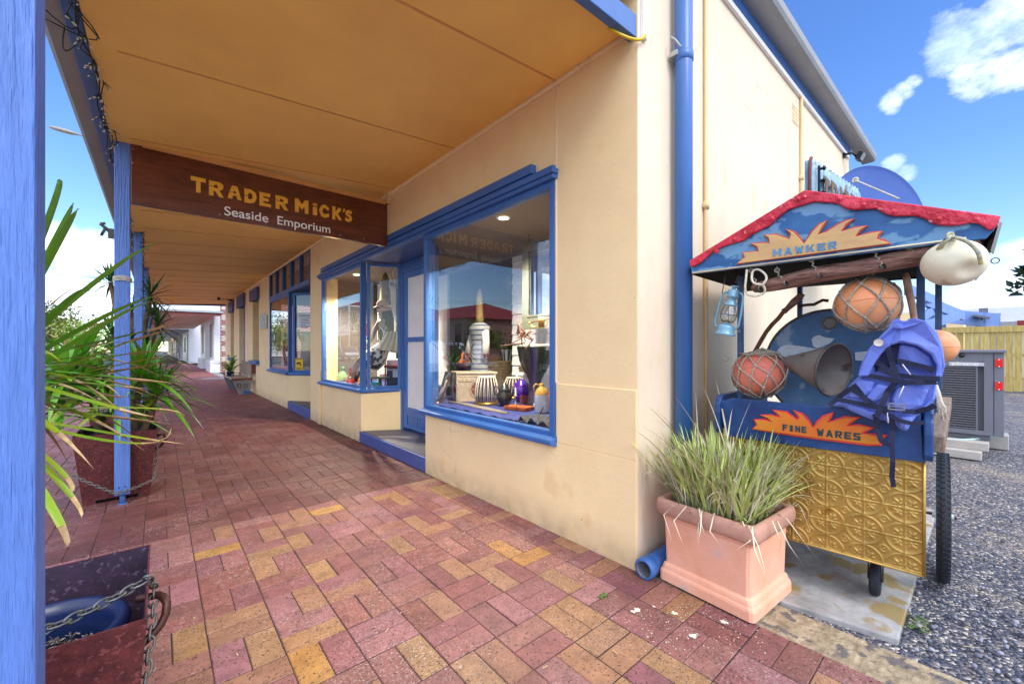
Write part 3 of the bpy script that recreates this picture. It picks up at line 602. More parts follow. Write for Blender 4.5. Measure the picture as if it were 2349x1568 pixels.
# second shop window: splay and transom lights
w5=frame_rect((FX-.01,9.205),(FX-.01,11.09),.74,2.34,.055,.07,'blue','glass',mull=())
w6=frame_rect((FX+.06,9.19),(2.5,8.4),.74,2.34,.06,.07,'blue','glass')
sill([(FX+.01,11.12),(FX+.01,9.2)],.75,.08); sill([(FX,9.2),(2.5,8.42)],.752,.03)
tr=MB(); tr.box((FX-.02,7.66,2.34),(FX+.06,11.09,2.42)); tr.box((FX-.014,7.66,2.94),(FX+.06,11.09,3.0))
for k in range(6):
    y=lerp(7.66,11.09,k/5); y0=max(7.66,y-.03); y1=min(11.09,y+.03); tr.box((FX-.014,y0,2.42),(FX+.06,y1,2.94))
trf=tr.build('transom','blue',shop,bevel=.004)
tr=MB(); tr.add([(FX+.02,7.66,2.42),(FX+.02,11.09,2.42),(FX+.02,11.09,2.94),(FX+.02,7.66,2.94)],[(0,1,2,3)]); tr.build('transom_pane','glass',trf)
dr=MB(); dr.box((2.5,7.66,.15),(2.56,8.4,2.36)); o=dr.build('door','blue',shop); dr=MB(); dr.box((2.494,7.76,.5),(2.499,8.3,2.2)); dr.build('door_pane','carglass',o)
s_=MB(); s_.prism([(FX,7.66,2.36),(2.6,7.66,2.36),(2.6,8.4,2.36),(FX,9.2,2.36)],(0,0,.02)); s_.build('entry_soffit','bluedk',shop)
st=MB(); st.prism([(FX-.02,7.66,0),(2.6,7.66,0),(2.6,8.4,0),(FX-.02,9.24,0)],(0,0,.17)); st.build('step','bluestep',shop,bevel=.012)
st=MB(); st.prism([(FX+.005,7.70,.171),(2.55,7.70,.171),(2.55,8.36,.171),(FX+.005,9.2,.171)],(0,0,.004)); st.build('step_top','greystep',shop)
# tall windows with dark lintels
for k,(a_,c_) in enumerate(ops):
    l_=MB(); l_.box((FX-.07,a_-.10,zt-.10),(FX+.1,c_+.12,zt+.28 if k else zt+.2)); l_.build('lintel','lintel',shop,bevel=.01)
    f_=MB()
    if k!=1:
        s2=MB(); s2.box((FX-.09,a_-.08,.80),(FX+.12,c_+.08,.90)); s2.build('sill','blue',shop,bevel=.01)
        f_.box((FX+.17,a_,.9),(FX+.21,c_,zt)); o=f_.build('blind',mat('wire screen %d'%k,S(122,112,88),.7,var=.3,vs=60),shop)
    else:
        f_.box((FX+.13,a_,.12),(FX+.18,a_+.08,zt)); f_.box((FX+.13,c_-.08,.12),(FX+.18,c_,zt)); f_.box((FX+.14,a_+.08,.12),(FX+.17,c_-.08,2.2)); f_.build('door','blue',shop)
# interior shell
it=MB()
it.add([(FX+.25,1.5,.12),(8,1.5,.12),(8,19,.12),(FX+.25,19,.12)],[(0,1,2,3)])
it.add([(8,1.5,.12),(8,19,.12),(8,19,3.0),(8,1.5,3.0)],[(0,1,2,3)])
it.add([(FX+.25,1.5,.12),(FX+.25,1.5,3),(8,1.5,3),(8,1.5,.12)],[(0,1,2,3)])
it.add([(FX+.25,7.2,.12),(FX+.25,7.2,3),(8,7.2,3),(8,7.2,.12)],[(0,1,2,3)])
it.build('interior_wall',mat('shop interior wall',S(112,104,98),.85,var=.1),shop)
it=MB(); it.box((FX+.06,1.88,2.34),(3.2,4.1,2.36)); it.box((FX+.06,5.3,2.345),(3.3,7.18,2.36)); it.box((3.2,1.5,2.75),(8,7.18,2.77)); it.box((3.2,1.5,2.3),(3.24,7.18,2.75)); it.box((FX+.1,7.21,3.02),(8,19,3.04)); it.build('interior_ceiling','glassgrey',shop)
# display platforms
it=MB(); it.prism([(FX+.06,1.89,.1),(3.2,1.89,.1),(3.2,4.15,.1),(RX+.1,4.2,.1),(FX+.14,3.62,.1)],(0,0,.56)); it.build('display_floor','drapeblue',shop)
it=MB(); it.prism([(FX+.06,5.36,.1),(RX+.14,5.13,.1),(3.2,5.13,.1),(3.2,7.15,.1),(FX+.06,7.15,.1)],(0,0,.566)); it.build('display_floor','drapeblue',shop)
it=MB(); it.prism([(FX+.06,9.24,.1),(2.6,8.45,.1),(3.2,8.45,.1),(3.2,11.3,.1),(FX+.06,11.3,.1)],(0,0,.66)); it.build('display_floor','drapeblue',shop)
it=MB()
for k in range(14): it.hexa([(3.19,2.2,.66+k*.12),(3.215,2.2,.66+k*.12),(3.215,3.74,.66+k*.12),(3.19,3.74,.66+k*.12),(3.205,2.2,.78+k*.12),(3.215,2.2,.78+k*.12),(3.215,3.74,.78+k*.12),(3.205,3.74,.78+k*.12)])
it.build('weatherboard_partition','white',shop)
it=MB(); it.box((3.2,5.2,.67),(3.24,5.85,2.34)); it.box((2.9,7.0,.67),(3.24,7.02,2.34)); it.build('display_partition','offwhite',shop)
# downlights (lit in the photo)
for p in (PX(1155,500,2.38),PX(818,630,2.32)):
    z=2.336; q=G(1155,500,z) if p.x>2.35 else G(818,630,z)
    d_=MB(); d_.lathe([(.001,-.004),(.042,-.004)],(q.x,q.y,z+.001),n=20); o=d_.build('downlight','led',shop)
    d_=MB(); d_.lathe([(.042,-.003),(.056,-.006),(.06,.0)],(q.x,q.y,z),n=20); d_.build('bezel','white',o)
    li=bpy.data.lights.new('downlight_lamp','SPOT'); li.energy=(150 if p.x>2.35 else 210); li.spot_size=2.5; li.spot_blend=.7; li.color=(1,.86,.66); li.shadow_soft_size=.04; lo=bpy.data.objects.new('downlight_lamp',li); col.objects.link(lo); lo.location=(q.x,q.y,z-.05)
# eave, soffit strip, gutter on the side wall
ev=MB(); ev.box((FX-.0,SY-.03,3.69),(6.85,SY-.0045,3.735)); ev.box((FX,SY-.018,3.735),(6.85,SY-.0045,3.76)); ev.build('eave_strip','capral',shop,bevel=.004)
ev=MB(); ev.box((FX,SY-.022,3.762),(6.95,SY-.0045,3.85)); ev.build('fascia','blue',shop)
ev=MB(); prof=[(0,0),(-.115,0),(-.14,.012),(-.155,.04),(-.158,.10),(-.15,.115),(-.14,.10),(-.14,.05),(-.13,.02),(0,.02)]
P=[(FX-.02,SY-.024+y,3.85+z) for y,z in prof]; ev.prism(P,(7.7-FX,0,0)); ev.build('gutter','gutter',shop)
ev=MB(); ev.hexa([(FX-.02,SY-.15,3.97),(7.7,SY-.15,3.97),(7.7,SY+5,5.9),(FX-.02,SY+5,5.9),(FX-.02,SY-.15,3.99),(7.7,SY-.15,3.99),(7.7,SY+5,5.93),(FX-.02,SY+5,5.93)]); ev.build('roof','metalroof',shop)
v_=MB(); q=PY(1825,265,SY-.006); v_.box((q.x-.09,SY-.008,q.z-.09),(q.x+.09,SY-.0045,q.z+.09)); o=v_.build('air_vent','cream_side',shop)
v_=MB()
for k in range(5): v_.box((q.x-.08,SY-.012,q.z-.075+k*.034),(q.x+.08,SY-.0085,q.z-.06+k*.034))
v_.build('louvre','cream',o)
# pipes on the side wall
pp=MB(); X=2.36; pr=.05; yy=SY-.07
pp.tube([(X,yy,5.2),(X,yy,.14)],pr,20); 
el=[(X,yy,.16),(X,yy,.11),(X-.02,yy,.075),(X-.06,yy,.057),(X-.12,yy,.055),(X-.42,yy,.055)]
pp.tube(el,pr,20,cap=False); pp.tube([(X,yy,.20),(X,yy,.145)],pr*1.12,20)
pp.lathe([(pr*.84,0),(pr*1.0,.0),(pr*1.1,.005),(pr*1.1,.06),(pr,.065)],(X-.43,yy,.055),(1,0,0),20)
pp.lathe([(pr*1.0,0),(pr*1.1,.004),(pr*1.1,.05),(pr,.055)],(X,yy,2.9),(0,0,1),20)
dp=thing('downpipe','thick blue downpipe at the building corner with an open elbow at the footpath','downpipe',(X,yy,0)); pp.build('pipe','blue',dp)
k_=MB(); k_.tube([(X-.428,yy,.055),(X-.2,yy,.055)],pr*.86,16,cap=False); k_.build('pipe_bore',mat('grey pipe bore',S(120,122,128),.7),dp)
k_=MB(); k_.cbox((X,yy+.03,2.94),(.14,.05,.03)); k_.tube([(X-.07,yy-.02,2.95),(X-.1,yy,2.99),(X-.09,yy+.03,3.03)],.006,6); k_.build('bracket','galv',dp,bevel=.003)
def conduit(px,name,label,z0,z1,r=.011,m='cream_side',ymid=None,bend=0):
    p=PY(px[0],px[1],SY-.02); t=MB(); t.tube([(p.x,SY-.022,z0),(p.x,SY-.022,z1*.5+z0*.5),(p.x+bend,SY-.022,z1)],r,10)
    for z in ymid or []: t.cbox((p.x,SY-.014,z),(.05,.016,.022)); t.tube([(p.x,SY-.022,z-.025),(p.x,SY-.022,z+.025)],r*1.5,10)
    return solo(t,name,m,label,'conduit')
conduit((1619,640),'conduit','thin cream conduit running up the side wall right of the blue downpipe',0.0,3.69,.013,'conduit',[2.16,.6])
conduit((1838,330),'conduit','short cream conduit under the eave behind the corrugated sign',1.6,3.72,.013,'conduit',[2.9],bend=.0)
t=MB(); t.box((2.005,SY-.024,2.91),(2.05,SY-.0045,5.2)); solo(t,'cable_duct','white','white square cable duct on the corner above the blue beam','cable duct',bevel=.003)
t=MB(); t.tube(curve((1.80,1.33,2.905),(2.025,1.245,2.925),mid=(1.93,1.26,2.865),n=10),.008,8); solo(t,'cable','yellowcable','yellow cable looping under the end of the blue beam','cable')
# floodlight under the eave
q=PY(1957,360,SY-.1); fl=thing('floodlight','small black floodlight fixed under the far end of the eave','floodlight',q)
t=MB(); t.cbox(q+Vector((.05,-.06,-.0)),(.13,.05,.1),Matrix.Rotation(.5,3,'X')); t.build('lamp_body','black',fl,bevel=.01)
t=MB(); t.cbox(q+Vector((.05,-.088,-.012)),(.11,.006,.08),Matrix.Rotation(.5,3,'X')); t.build('lens','greysteel',fl)
t=MB(); t.tube([q+Vector((-.03,.09,.05)),q+Vector((-.03,.0,.04)),q+Vector((.03,-.03,.0))],.014,8); t.cbox(q+Vector((-.03,.08,.05)),(.07,.02,.08)); t.build('bracket','black',fl)
# ------------------------------------------------------------------ verandah
CZ0,CZ1=2.80,2.955         # ceiling height over the posts and at the wall
YE=19.5
vr=thing('verandah','long street verandah with ochre lined ceiling and blue timber beams','verandah',(-.215,1.19,0))
c_=MB()
ny=24
c_.add([(-.28,SY+.05,CZ0),(FX,SY+.05,CZ1),(FX,YE,CZ1),(-.28,YE,CZ0),(-.28,SY+.05,CZ0+.02),(FX,SY+.05,CZ1+.02),(FX,YE,CZ1+.02),(-.28,YE,CZ0+.02)],[(0,3,2,1)[::-1],(4,5,6,7),(0,1,5,4),(2,3,7,6)]); c_.build('ceiling','ceil',vr)
c_=MB()
def cz(x): return lerp(CZ0,CZ1,(x+.28)/(FX+.28))
ys=[]; 
for px in ((1047,328),(887,450)): pass
yj=[1.86,3.06,4.26]
y=5.46
while y<YE: yj.append(y); y+=.92
for y in yj:
    c_.beam((-.17,y,cz(-.17)-.002),(FX,y,cz(FX)-.002),.012,.006)
c_.build('ceiling_strip','cdark',vr)
c_=MB(); c_.tube([(FX-.012,SY+.06,CZ1-.012),(FX-.012,YE,CZ1-.012)],.018,6); c_.build('cornice','cream',vr)
c_=MB(); c_.box((-.27,1.27,2.82),(-.17,YE,2.99)); c_.build('street_beam','bluedk',vr,bevel=.004)
c_=MB(); c_.box((-.355,1.27,2.826),(-.285,YE+.1,3.02)); c_.build('street_fascia','blue',vr,bevel=.004)
c_=MB(); P=[(x,1.2,z) for x,z in((-.356,2.84),(-.43,2.835),(-.45,2.85),(-.455,2.95),(-.45,2.965),(-.356,2.93))]; c_.prism(P,(0,YE-1.0,0)); c_.build('gutter','gutter',vr)
c_=MB(); c_.beam((-.36,1.295,2.875),(FX-.004,1.295,2.965),.05,.125); c_.build('end_beam','blue',vr,bevel=.004)
c_=MB(); c_.beam((-.4,YE+.06,2.86),(FX-.004,YE+.06,2.96),.08,.16); c_.build('far_end_beam','lintel',vr,bevel=.004)
c_=MB(); c_.hexa([(-.46,1.25,3.03),(FX,1.25,3.17),(FX,YE+.1,3.17),(-.46,YE+.1,3.03),(-.46,1.25,3.05),(FX,1.25,3.19),(FX,YE+.1,3.19),(-.46,YE+.1,3.05)]); c_.build('roof_sheet','metalroof',vr)
def post(y,m,pz=.085):
    p=MB(); p.box((-.262,y-.045,pz),(-.172,y+.045,2.82 if y>1.3 else 2.9)); o=p.build('post',m,vr,bevel=.005)
    s2=MB(); s2.tube([(-.217,y,0),(-.217,y,pz)],.017,10); s2.lathe([(.03,.0),(.03,.006),(.017,.007)],(-.217,y,.004),n=12); s2.cbox((-.217,y,pz+.001),(.088,.088,.004)); s2.build('post_foot','blue',o)
    s3=MB()
    for xx in(-.235,-.2): s3.ball((xx,y-.046,pz+.06),.006,nu=8,nv=6)
    s3.build('bolt','bluedk',o)
for k,y in enumerate((1.187,4.425,7.65,10.87,14.1,17.3)): post(y,'bluepost')
# fairy lights along the beam
fl=thing('fairy_lights','tangled dark fairy light string stapled along the street beam','fairy lights',(-.30,1.4,2.8))
t=MB(); bl=MB(); r=random.Random(5); pth=[]
y=1.35
while y<16: pth.append(Vector((-.285-.02*math.sin(y*7),y,2.80-.02*abs(math.sin(y*5))-.01*r.random()))); y+=.09
t.tube(pth,.0045,5)
p2=[p+Vector((r.uniform(-.03,.03),r.uniform(-.03,.03),r.uniform(-.035,.01))) for p in pth]; t.tube(p2,.0035,5)
for k in range(420):
    p=r.choice(p2); 
    if p.y>9 and r.random()<.6: continue
    q=p+Vector((r.uniform(-.035,.035),r.uniform(-.02,.02),r.uniform(-.045,.0))); t.tube([p,q],.0016,4,cap=False); bl.tube([q,q+(q-p)*.35],.0035,5)
for k in range(7):
    y=r.uniform(1.7,4.2); a=Vector((-.29,y,2.8)); t.tube(curve(a,a+Vector((r.uniform(-.12,.12),r.uniform(-.3,.3),-r.uniform(.05,.2))),mid=a+Vector((r.uniform(-.1,.1),.1,-.06)),n=6),.003,5)
for k in range(5): t.ball((-.285+r.uniform(-.012,.012),2.32+k*.02,2.775),.016,nu=8,nv=6)
t.build('wire','wire',fl); bl.build('bulb','bulb',fl)
t=MB(); r=random.Random(8)
for yb,n0 in((7.6,60),(10.8,40)):
    pth=[Vector((-.165+.01*r.random(),yb-.05,2.8-k*.05)) for k in range(20)]; t.tube(pth,.004,4)
    for k in range(n0):
        p=r.choice(pth); t.tube([p,p+Vector((r.uniform(-.05,.05),-r.uniform(.0,.04),r.uniform(-.04,.03)))],.003,4,cap=False)
t.build('hanging_wire','wire',fl)
pth=[]
for k in range(50):
    a=k/50*2*math.pi*4; c_=(math.cos(a),math.sin(a)); m_=max(abs(c_[0]),abs(c_[1])); pth.append(Vector((-.217+c_[0]/m_*.052,4.425+c_[1]/m_*.052,1.73+k*.0008+.008*math.sin(a*3))))
t=MB(); t.tube(pth,.0035,5); solo(t,'wire_wrap','ropew','pale wire twisted several times around the second blue post','wire')
# tangled lead and plug hanging at the ceiling
q=PY(1328,30,1.5); lp=MB()
r=random.Random(2)
for k in range(5):
    c0=q+Vector((r.uniform(-.02,.03),r.uniform(-.03,.03),.05)); lp.torus(c0,.035+.01*r.random(),.005,axis=(r.random(),r.random(),.3),nu=16,nv=5)
lp.tube([q+Vector((-.05,0,.12)),q+Vector((-.02,0,.06)),q+Vector((.0,0,.02))],.005,6)
for k in range(4): lp.tube([q+Vector((.0+k*.028,0,-.0+k*.008)),q+Vector((.024+k*.028,0,.006+k*.008))],.02-.002*(k%2)*2,10)
lp.tube([q+Vector((-.03,0,.05)),q+Vector((-.035,0,-.03)),q+Vector((.0,0,-.01))],.004,5)
solo(lp,'power_lead','black','black coiled lead with a plug hanging from the ceiling near the end beam','power lead')
# camera / sensor far along the wall
q=PX(527,684,FX-.1); t=MB(); t.cbox(q+Vector((0,0,-.0)),(.16,.2,.16),Matrix.Rotation(.4,3,'Y')); t.tube([q+Vector((.1,0,.1)),q],.02,6); solo(t,'speaker','black','small black box speaker where the far wall meets the verandah ceiling','speaker',bevel=.01)
q=PX(610,632,FX-.02); t=MB(); t.cbox(q,(.06,.05,.09)); t.tube([q+Vector((0,0,.1)),q+Vector((0,0,.04))],.012,6); solo(t,'security_light','white','little white light fitting above the far shop window','light',bevel=.01)
q=PY(501.5,685,16.5); t=MB(); t.cbox(q,(.07,.1,.09)); t.tube([q,Vector((FX,17,2.9))],.012,5); solo(t,'security_camera','black','small black camera hanging from the far ceiling','camera',bevel=.008)
# plaque
A=[PX(597,724,FX-.012),PX(613,722,FX-.012),PX(613,753,FX-.012),PX(597,755,FX-.012)]
t=MB(); t.prism(A,(-.012,0,0)); pl=solo(t,'wall_plaque',mat('etched grey plaque',S(150,150,144),.35,metal=.4,var=.15,vs=9),'small etched grey metal plaque on the wall left of the second shop window','plaque',bevel=.003)
t=MB()
p0=A[3]; 
ym=(A[0].y+A[1].y)/2; t.beam((FX-.026,ym-.2,1.82),(FX-.026,ym+.2,2.0),.012,.03)
for k in range(6): t.box((FX-.028,ym+.28-k*.09,2.04),(FX-.0245,ym+.23-k*.09,2.12))
t.build('etching','white',pl)
# hanging sign board
SGY=4.40; X0s,X1s=-.168,1.925; Z0s,Z1s=2.345,2.80
sg=thing('hanging_sign','long dark varnished timber sign hung across the footpath under the verandah','sign',((X0s+X1s)/2,SGY,Z1s))
t=MB(); t.box((X0s,SGY-.02,Z0s),(X1s,SGY+.02,Z1s+.04)); t.build('board','signwood',sg,bevel=.004)
t=MB(); t.box((-.1,SGY-.04,Z1s+.0),(X1s-.03,SGY-.021,Z1s+.045)); t.build('batten','cdark',sg)
t=MB(); t.box((X1s-.02,SGY-.03,Z1s+.02),(X1s+.03,SGY+.03,Z1s+.08)); t.tube([(X1s,SGY,Z1s),(X1s,SGY,2.94)],.006,6); t.build('hook','cream',sg)
t=MB()
for x_,z_ in((X0s+.01,Z1s-.03),(X0s+.01,Z1s-.14),(.4,Z0s+.03),(.75,Z0s+.03),(1.42,Z0s+.035),(1.66,Z0s+.04)): t.ball((x_,SGY-.021,z_),.006,nu=8,nv=6)
t.build('screw','galv',sg)
LT={
'T':[(0,1),(1,1),(1,.74),(.66,.75),(.66,0),(.36,0),(.36,.73),(.02,.72)],
'R':[(0,0),(0,.60),(.30,.62),(.42,.55),(.55,.56),(.63,.68),(.52,.80),(.38,.78),(.32,.67),(0,.645),(0,1),(.7,1),(.97,.85),(.95,.58),(.7,.42),(1,0),(.68,0),(.42,.34),(.3,.36),(.3,0)],
'A':[(0,0),(.12,.45),(.4,.47),(.45,.42),(.58,.42),(.62,.5),(.52,.68),(.4,.53),(.14,.50),(.3,1),(.68,1),(1,0),(.70,0),(.62,.26),(.38,.26),(.32,0)],
'D':[(0,0),(.02,.48),(.28,.5),(.32,.27),(.5,.27),(.66,.45),(.62,.68),(.45,.76),(.34,.72),(.30,.55),(.02,.53),(0,1),(.55,1),(.9,.8),(.98,.45),(.8,.12),(.5,0)],
'E':[(0,0),(0,1),(.95,1),(.92,.75),(.33,.75),(.33,.63),(.8,.6),(.8,.4),(.33,.38),(.35,.24),(1,.22),(1,0)],
'M':[(0,0),(0,1),(.26,1),(.5,.62),(.74,1),(1,1),(1,0),(.74,0),(.72,.52),(.5,.24),(.28,.52),(.28,0)],
'i':[(0,0),(0,.7),(1,.72),(1,0)],'.':[(0,.8),(0,1),(1,1.02),(1,.82)],
'C':[(1,.78),(.6,1),(.25,.92),(.0,.5),(.2,.08),(.6,0),(1,.15),(.95,.4),(.6,.26),(.38,.34),(.32,.5),(.42,.7),(.6,.76),(.9,.56)],
'K':[(0,0),(0,1),(.32,1),(.32,.60),(.70,1),(1,.88),(.6,.5),(1,.08),(.72,0),(.32,.40),(.3,0)],
"'":[(0,.72),(.2,1),(1,1),(.5,.72)],
'S':[(.95,.92),(.5,1),(.1,.86),(.05,.62),(.3,.47),(.62,.38),(.6,.27),(.35,.26),(.05,.36),(0,.08),(.4,0),(.85,.08),(1,.35),(.85,.55),(.45,.67),(.5,.74),(.9,.68)]}
def z3(x,y): return (267.7+x*.2931,306+y*.2931)
zb=[]; lay=[('T',578,697),('R',722,838),('A',868,978),('D',998,1098),('E',1117,1207),('R',1243,1343),('M',1395,1500),('i',1535,1568),('.',1535,1568),('C',1583,1663),('K',1687,1760),("'",1772,1788),('S',1787,1842)]
t=MB()
zbase=[(636,462,350),(1840,695,600)]
def sgp(px,py): q=PY(*z3(px,py),SGY-.022); return q
b0,t0=sgp(636,462).z,sgp(636,350).z; b1,t1=sgp(1820,697).z,sgp(1820,602).z
for ch,a_,c_ in lay:
    f_=(a_-578)/(1842-578); zb_=lerp(b0,b1,f_)+.006*math.sin(a_); zt_=lerp(t0,t1,f_)+.006*math.cos(a_*2)
    xa=sgp(a_,450).x; xb=sgp(c_,500).x
    t.prism([(lerp(xa,xb,u),SGY-.0215,lerp(zb_,zt_,v)) for u,v in LT[ch]],(0,-.004,0))
o=t.build('lettering','gold_paint',sg)
xa=sgp(838,632); xb=sgp(1668,775); 
t1_=text('Seaside  Emporium',.112,(xa.x,SGY-.0225,xa.z-.005),(1,0,0),(0,0,1),'whitepaint','small_lettering',sg,ext=.0015,bold=.0006,space=1.0)
t1_.data.update(); w_=max(v.co.x for v in t1_.data.vertices)-min(v.co.x for v in t1_.data.vertices); k_=(xb.x-xa.x)/w_; x0_=min(v.co.x for v in t1_.data.vertices)
for v in t1_.data.vertices: v.co.x=x0_+(v.co.x-x0_)*k_
# ------------------------------------------------------------------ planters and yuccas by the posts
LW=lambda k:(.55+.45*math.sin(min(1,k*2.2)*math.pi/2))*(1-k**3.0)
def leaf(g,d,root,tip,w,lift=0,cut=.8,n=12,mid=None):
    root=Vector(root); tip=Vector(tip); m=Vector(mid) if mid else (root+tip)/2+Vector((0,0,lift))
    pts=curve(root,tip,n=n,mid=m); k=max(2,int(round(cut*n))) if cut<1 else n
    g.blade(pts[:k+1],w,prof=lambda t:max(.02,LW(t*k/n)))
    if k<n: d.blade(pts[k:],w,prof=lambda t:LW(k/n+(1-k/n)*t)*(.9-.3*t)+.03,fold=.6)
def rosette(g,d,c,n,L,w,e0,e1,rnd,droop=.25,dry=.2):
    for i in range(n):
        az=i*2.39996+rnd.uniform(-.25,.25); t=i/n; el=lerp(e1,e0,t)+rnd.uniform(-.12,.12); l_=L*rnd.uniform(.75,1.1)*(1-.25*(1-t))
        h=Vector((math.cos(az)*math.cos(el),math.sin(az)*math.cos(el),math.sin(el)))
        r0=Vector(c)+Vector((math.cos(az)*.015,math.sin(az)*.015,.08*(1-t)-.04)); tip=r0+h*l_-Vector((0,0,droop*l_*abs(math.cos(el))*rnd.uniform(.6,1.3)))
        leaf(g,d,r0,tip,w*rnd.uniform(.8,1.15),mid=r0+h*l_*.52,cut=(.72 if rnd.random()<dry else .95),n=9)
def planter(name_loc,base,rim,h,label,group='rusted steel planters'):
    (x0,x1,y0,y1)=base;(X0,X1,Y0_,Y1_)=rim
    t=thing('steel_planter',label,'planter',((x0+x1)/2,(y0+y1)/2,0),group=group)
    k=.005; b0=[Vector((x0,y0,.0)),Vector((x1,y0,.0)),Vector((x1,y1,.0)),Vector((x0,y1,.0))]; r0=[Vector((X0,Y0_,h)),Vector((X1,Y0_,h)),Vector((X1,Y1_,h)),Vector((X0,Y1_,h))]
    c=Vector(((x0+x1)/2,(y0+y1)/2,0)); b=MB()
    ins=lambda p: p+ (Vector((c.x,c.y,p.z))-p).normalized()*k*1.4
    v=b0+r0+[ins(p) for p in r0]+[ins(p)+Vector((0,0,.03)) for p in b0]
    # feet cut: small lift at middle of each side bottom
    for i in range(4):
        j=(i+1)%4; m1=v[i].lerp(v[j],.2); m2=v[i].lerp(v[j],.8); up=Vector((0,0,.035))
        b.add([v[i],m1,m1.lerp(v[i],.15)+up,m2.lerp(v[j],.15)+up,m2,v[j],v[j+4],v[i+4]],[(0,1,2,3,4,5,6,7)])
        b.add([v[i+4],v[j+4],v[j+8],v[i+8]],[(0,1,2,3)]); 
    b.build('shell','rust',t)
    b=MB()
    for i in range(4):
        j=(i+1)%4; b.add([v[i+8],v[j+8],v[j+12],v[i+12]],[(0,1,2,3)])
    b.build('inner_wall','rustin',t)
    return t
P0=planter(0,(-.44,-.064,1.40,1.80),(-.482,-.022,1.352,1.858),.55,'nearest rusted steel planter, holding a navy plastic pot and no plant')
b=MB(); hp=[PY(350,1366,1.62),PY(363,1363,1.6),PY(375,1368,1.58),PY(383,1382,1.56),PY(380,1408,1.55),PY(368,1433,1.54),PY(352,1452,1.53),PY(337,1466,1.52)]
b.tube(hp,.0105,12); b.tube([hp[-1],hp[-1]+Vector((-.02,.0,-.015))],.012,8); b.tube([hp[0],Vector((-.05,1.63,hp[0].z))],.011,8); b.build('handle','steel',P0)
b=MB()
a1=G(341,1326,.556); a0=G(60,1462,.556)
chain(b,curve(a0,a1,.008,12),.040,.0034); b.build('chain','chain',P0)
b=MB(); chain(b,[a1,PY(354,1346,1.62),PY(350,1400,1.56),PY(345,1450,1.52),PY(338,1510,1.47),PY(333,1568,1.43),PY(331,1600,1.41)],.040,.0034); b.build('chain','chain',P0)
pt=thing('plastic_pot','navy ribbed plastic pot of soil inside the nearest steel planter','pot',(-.25,1.61,.06))
b=MB(); R=.185
b.lathe([(.13,.03),(R-.025,.40),(R-.02,.43),(R-.002,.438),(R+.006,.452),(R,.468),(R-.012,.472),(R-.026,.466),(R-.034,.44),(R-.036,.42)]+[(R-.038-.001*(k%2)*2,.41-k*.012) for k in range(8)]+[(R-.05,.28)],(-.25,1.61,0),n=48); b.build('pot','potblue',pt)
b=MB(); r=random.Random(4)
b.lathe([(.001,.385),(.06,.38),(.12,.37),(R-.04,.36)],(-.25,1.61,0),n=24); o=b.build('soil','soil',pt)
b=MB()
for k in range(900):
    q=r.uniform(0,6.283); rr=(R-.045)*math.sqrt(r.random()); p=Vector((-.25+rr*math.cos(q),1.61+rr*math.sin(q),.375+r.uniform(0,.012))); a=r.uniform(0,6.28); l_=r.uniform(.004,.018)
    b.tube([p,p+Vector((math.cos(a)*l_,math.sin(a)*l_,r.uniform(-.003,.009)))],r.uniform(.0008,.0022),4)
b.build('mulch',mat('dark mulch chips',S(74,66,64),.9,var=.6,vs=60,isl=.9,c2=S(150,136,122)),pt)
P2=planter(0,(-.445,-.058,4.54,4.95),(-.497,-.012,4.485,5.03),.55,'second rusted steel planter, behind the blue post with the wire wrap')
b=MB(); chain(b,curve(PY(166,1088,4.36),PY(268,1131,4.33),.01,8)+curve(PY(268,1131,4.33),PY(352,1098,4.48),.012,8)[1:]+[PY(358,1060,4.6),PY(364,985,4.8)],.034,.0035); b.build('chain','chain',P2)
b=MB(); b.tube([Vector((-.02,4.72,.46)),Vector((.03,4.72,.47)),Vector((.045,4.74,.42)),Vector((.01,4.76,.36)),Vector((-.03,4.76,.34))],.011,8); b.build('handle','steel',P2)
P1=planter(0,(-.82,-.47,2.50,2.90),(-.86,-.43,2.44,2.96),.55,'rusted steel planter hidden behind the near blue post')
P3=planter(0,(-.50,-.10,7.95,8.40),(-.55,-.05,7.88,8.47),.55,'third rusted steel planter, below the tall dark yucca')
P4=planter(0,(-.50,-.10,6.1,6.5),(-.55,-.03,6.05,6.6),.5,'rusted steel planter halfway between the second and third posts')
P5=planter(0,(-.50,-.10,11.2,11.6),(-.55,-.05,11.1,11.7),.55,'farthest rusted steel planter along the row of posts')
for P_,h_ in((P1,.5),(P2,.5),(P3,.5),(P4,.46),(P5,.5)):
    x,y=P_.location.x,P_.location.y; b=MB(); b.add([(x-.2,y-.2,h_),(x+.2,y-.2,h_),(x+.2,y+.2,h_),(x-.2,y+.2,h_)],[(0,1,2,3)]); b.build('soil','soil',P_)
def yucca(loc,label,trunks,group='yucca plants in the planters'):
    t=thing('yucca',label,'yucca',loc,group=group); return t
# near yucca, its leaves reach in from behind the near post
y1=yucca((-.64,2.66,.5),'near yucca with long yellowing leaves and dry tips beside the near blue post',0)
C1=Vector((-.50,2.50,1.07)); g=MB();d=MB();g2=MB();r=random.Random(11)
zz=lambda x,y:(107+x*.2684,535.4+y*.2684)
tips=[((960,85),(580,260),.020,.93,0),((355,470),(150,570),.018,1,0),((990,535),(620,620),.020,.93,1),((950,575),(560,700),.019,.95,1),((1165,730),(760,860),.023,.62,1),((1135,815),(700,900),.02,.55,1),
 ((1040,1070),(760,1075),.016,.72,1),((1000,1015),(600,1020),.018,.62,1),((1130,1065),(640,1165),.018,.45,1),((1110,1280),(640,1225),.022,.55,1),((1000,1275),(560,1215),.022,.62,1),
 ((900,1335),(560,1290),.018,.66,1),((705,1395),(430,1365),.022,.6,1),((950,1565),(600,1500),.018,.55,1),((700,1600),(480,1380),.02,.6,1),((1060,1630),(620,1560),.02,.5,1)]
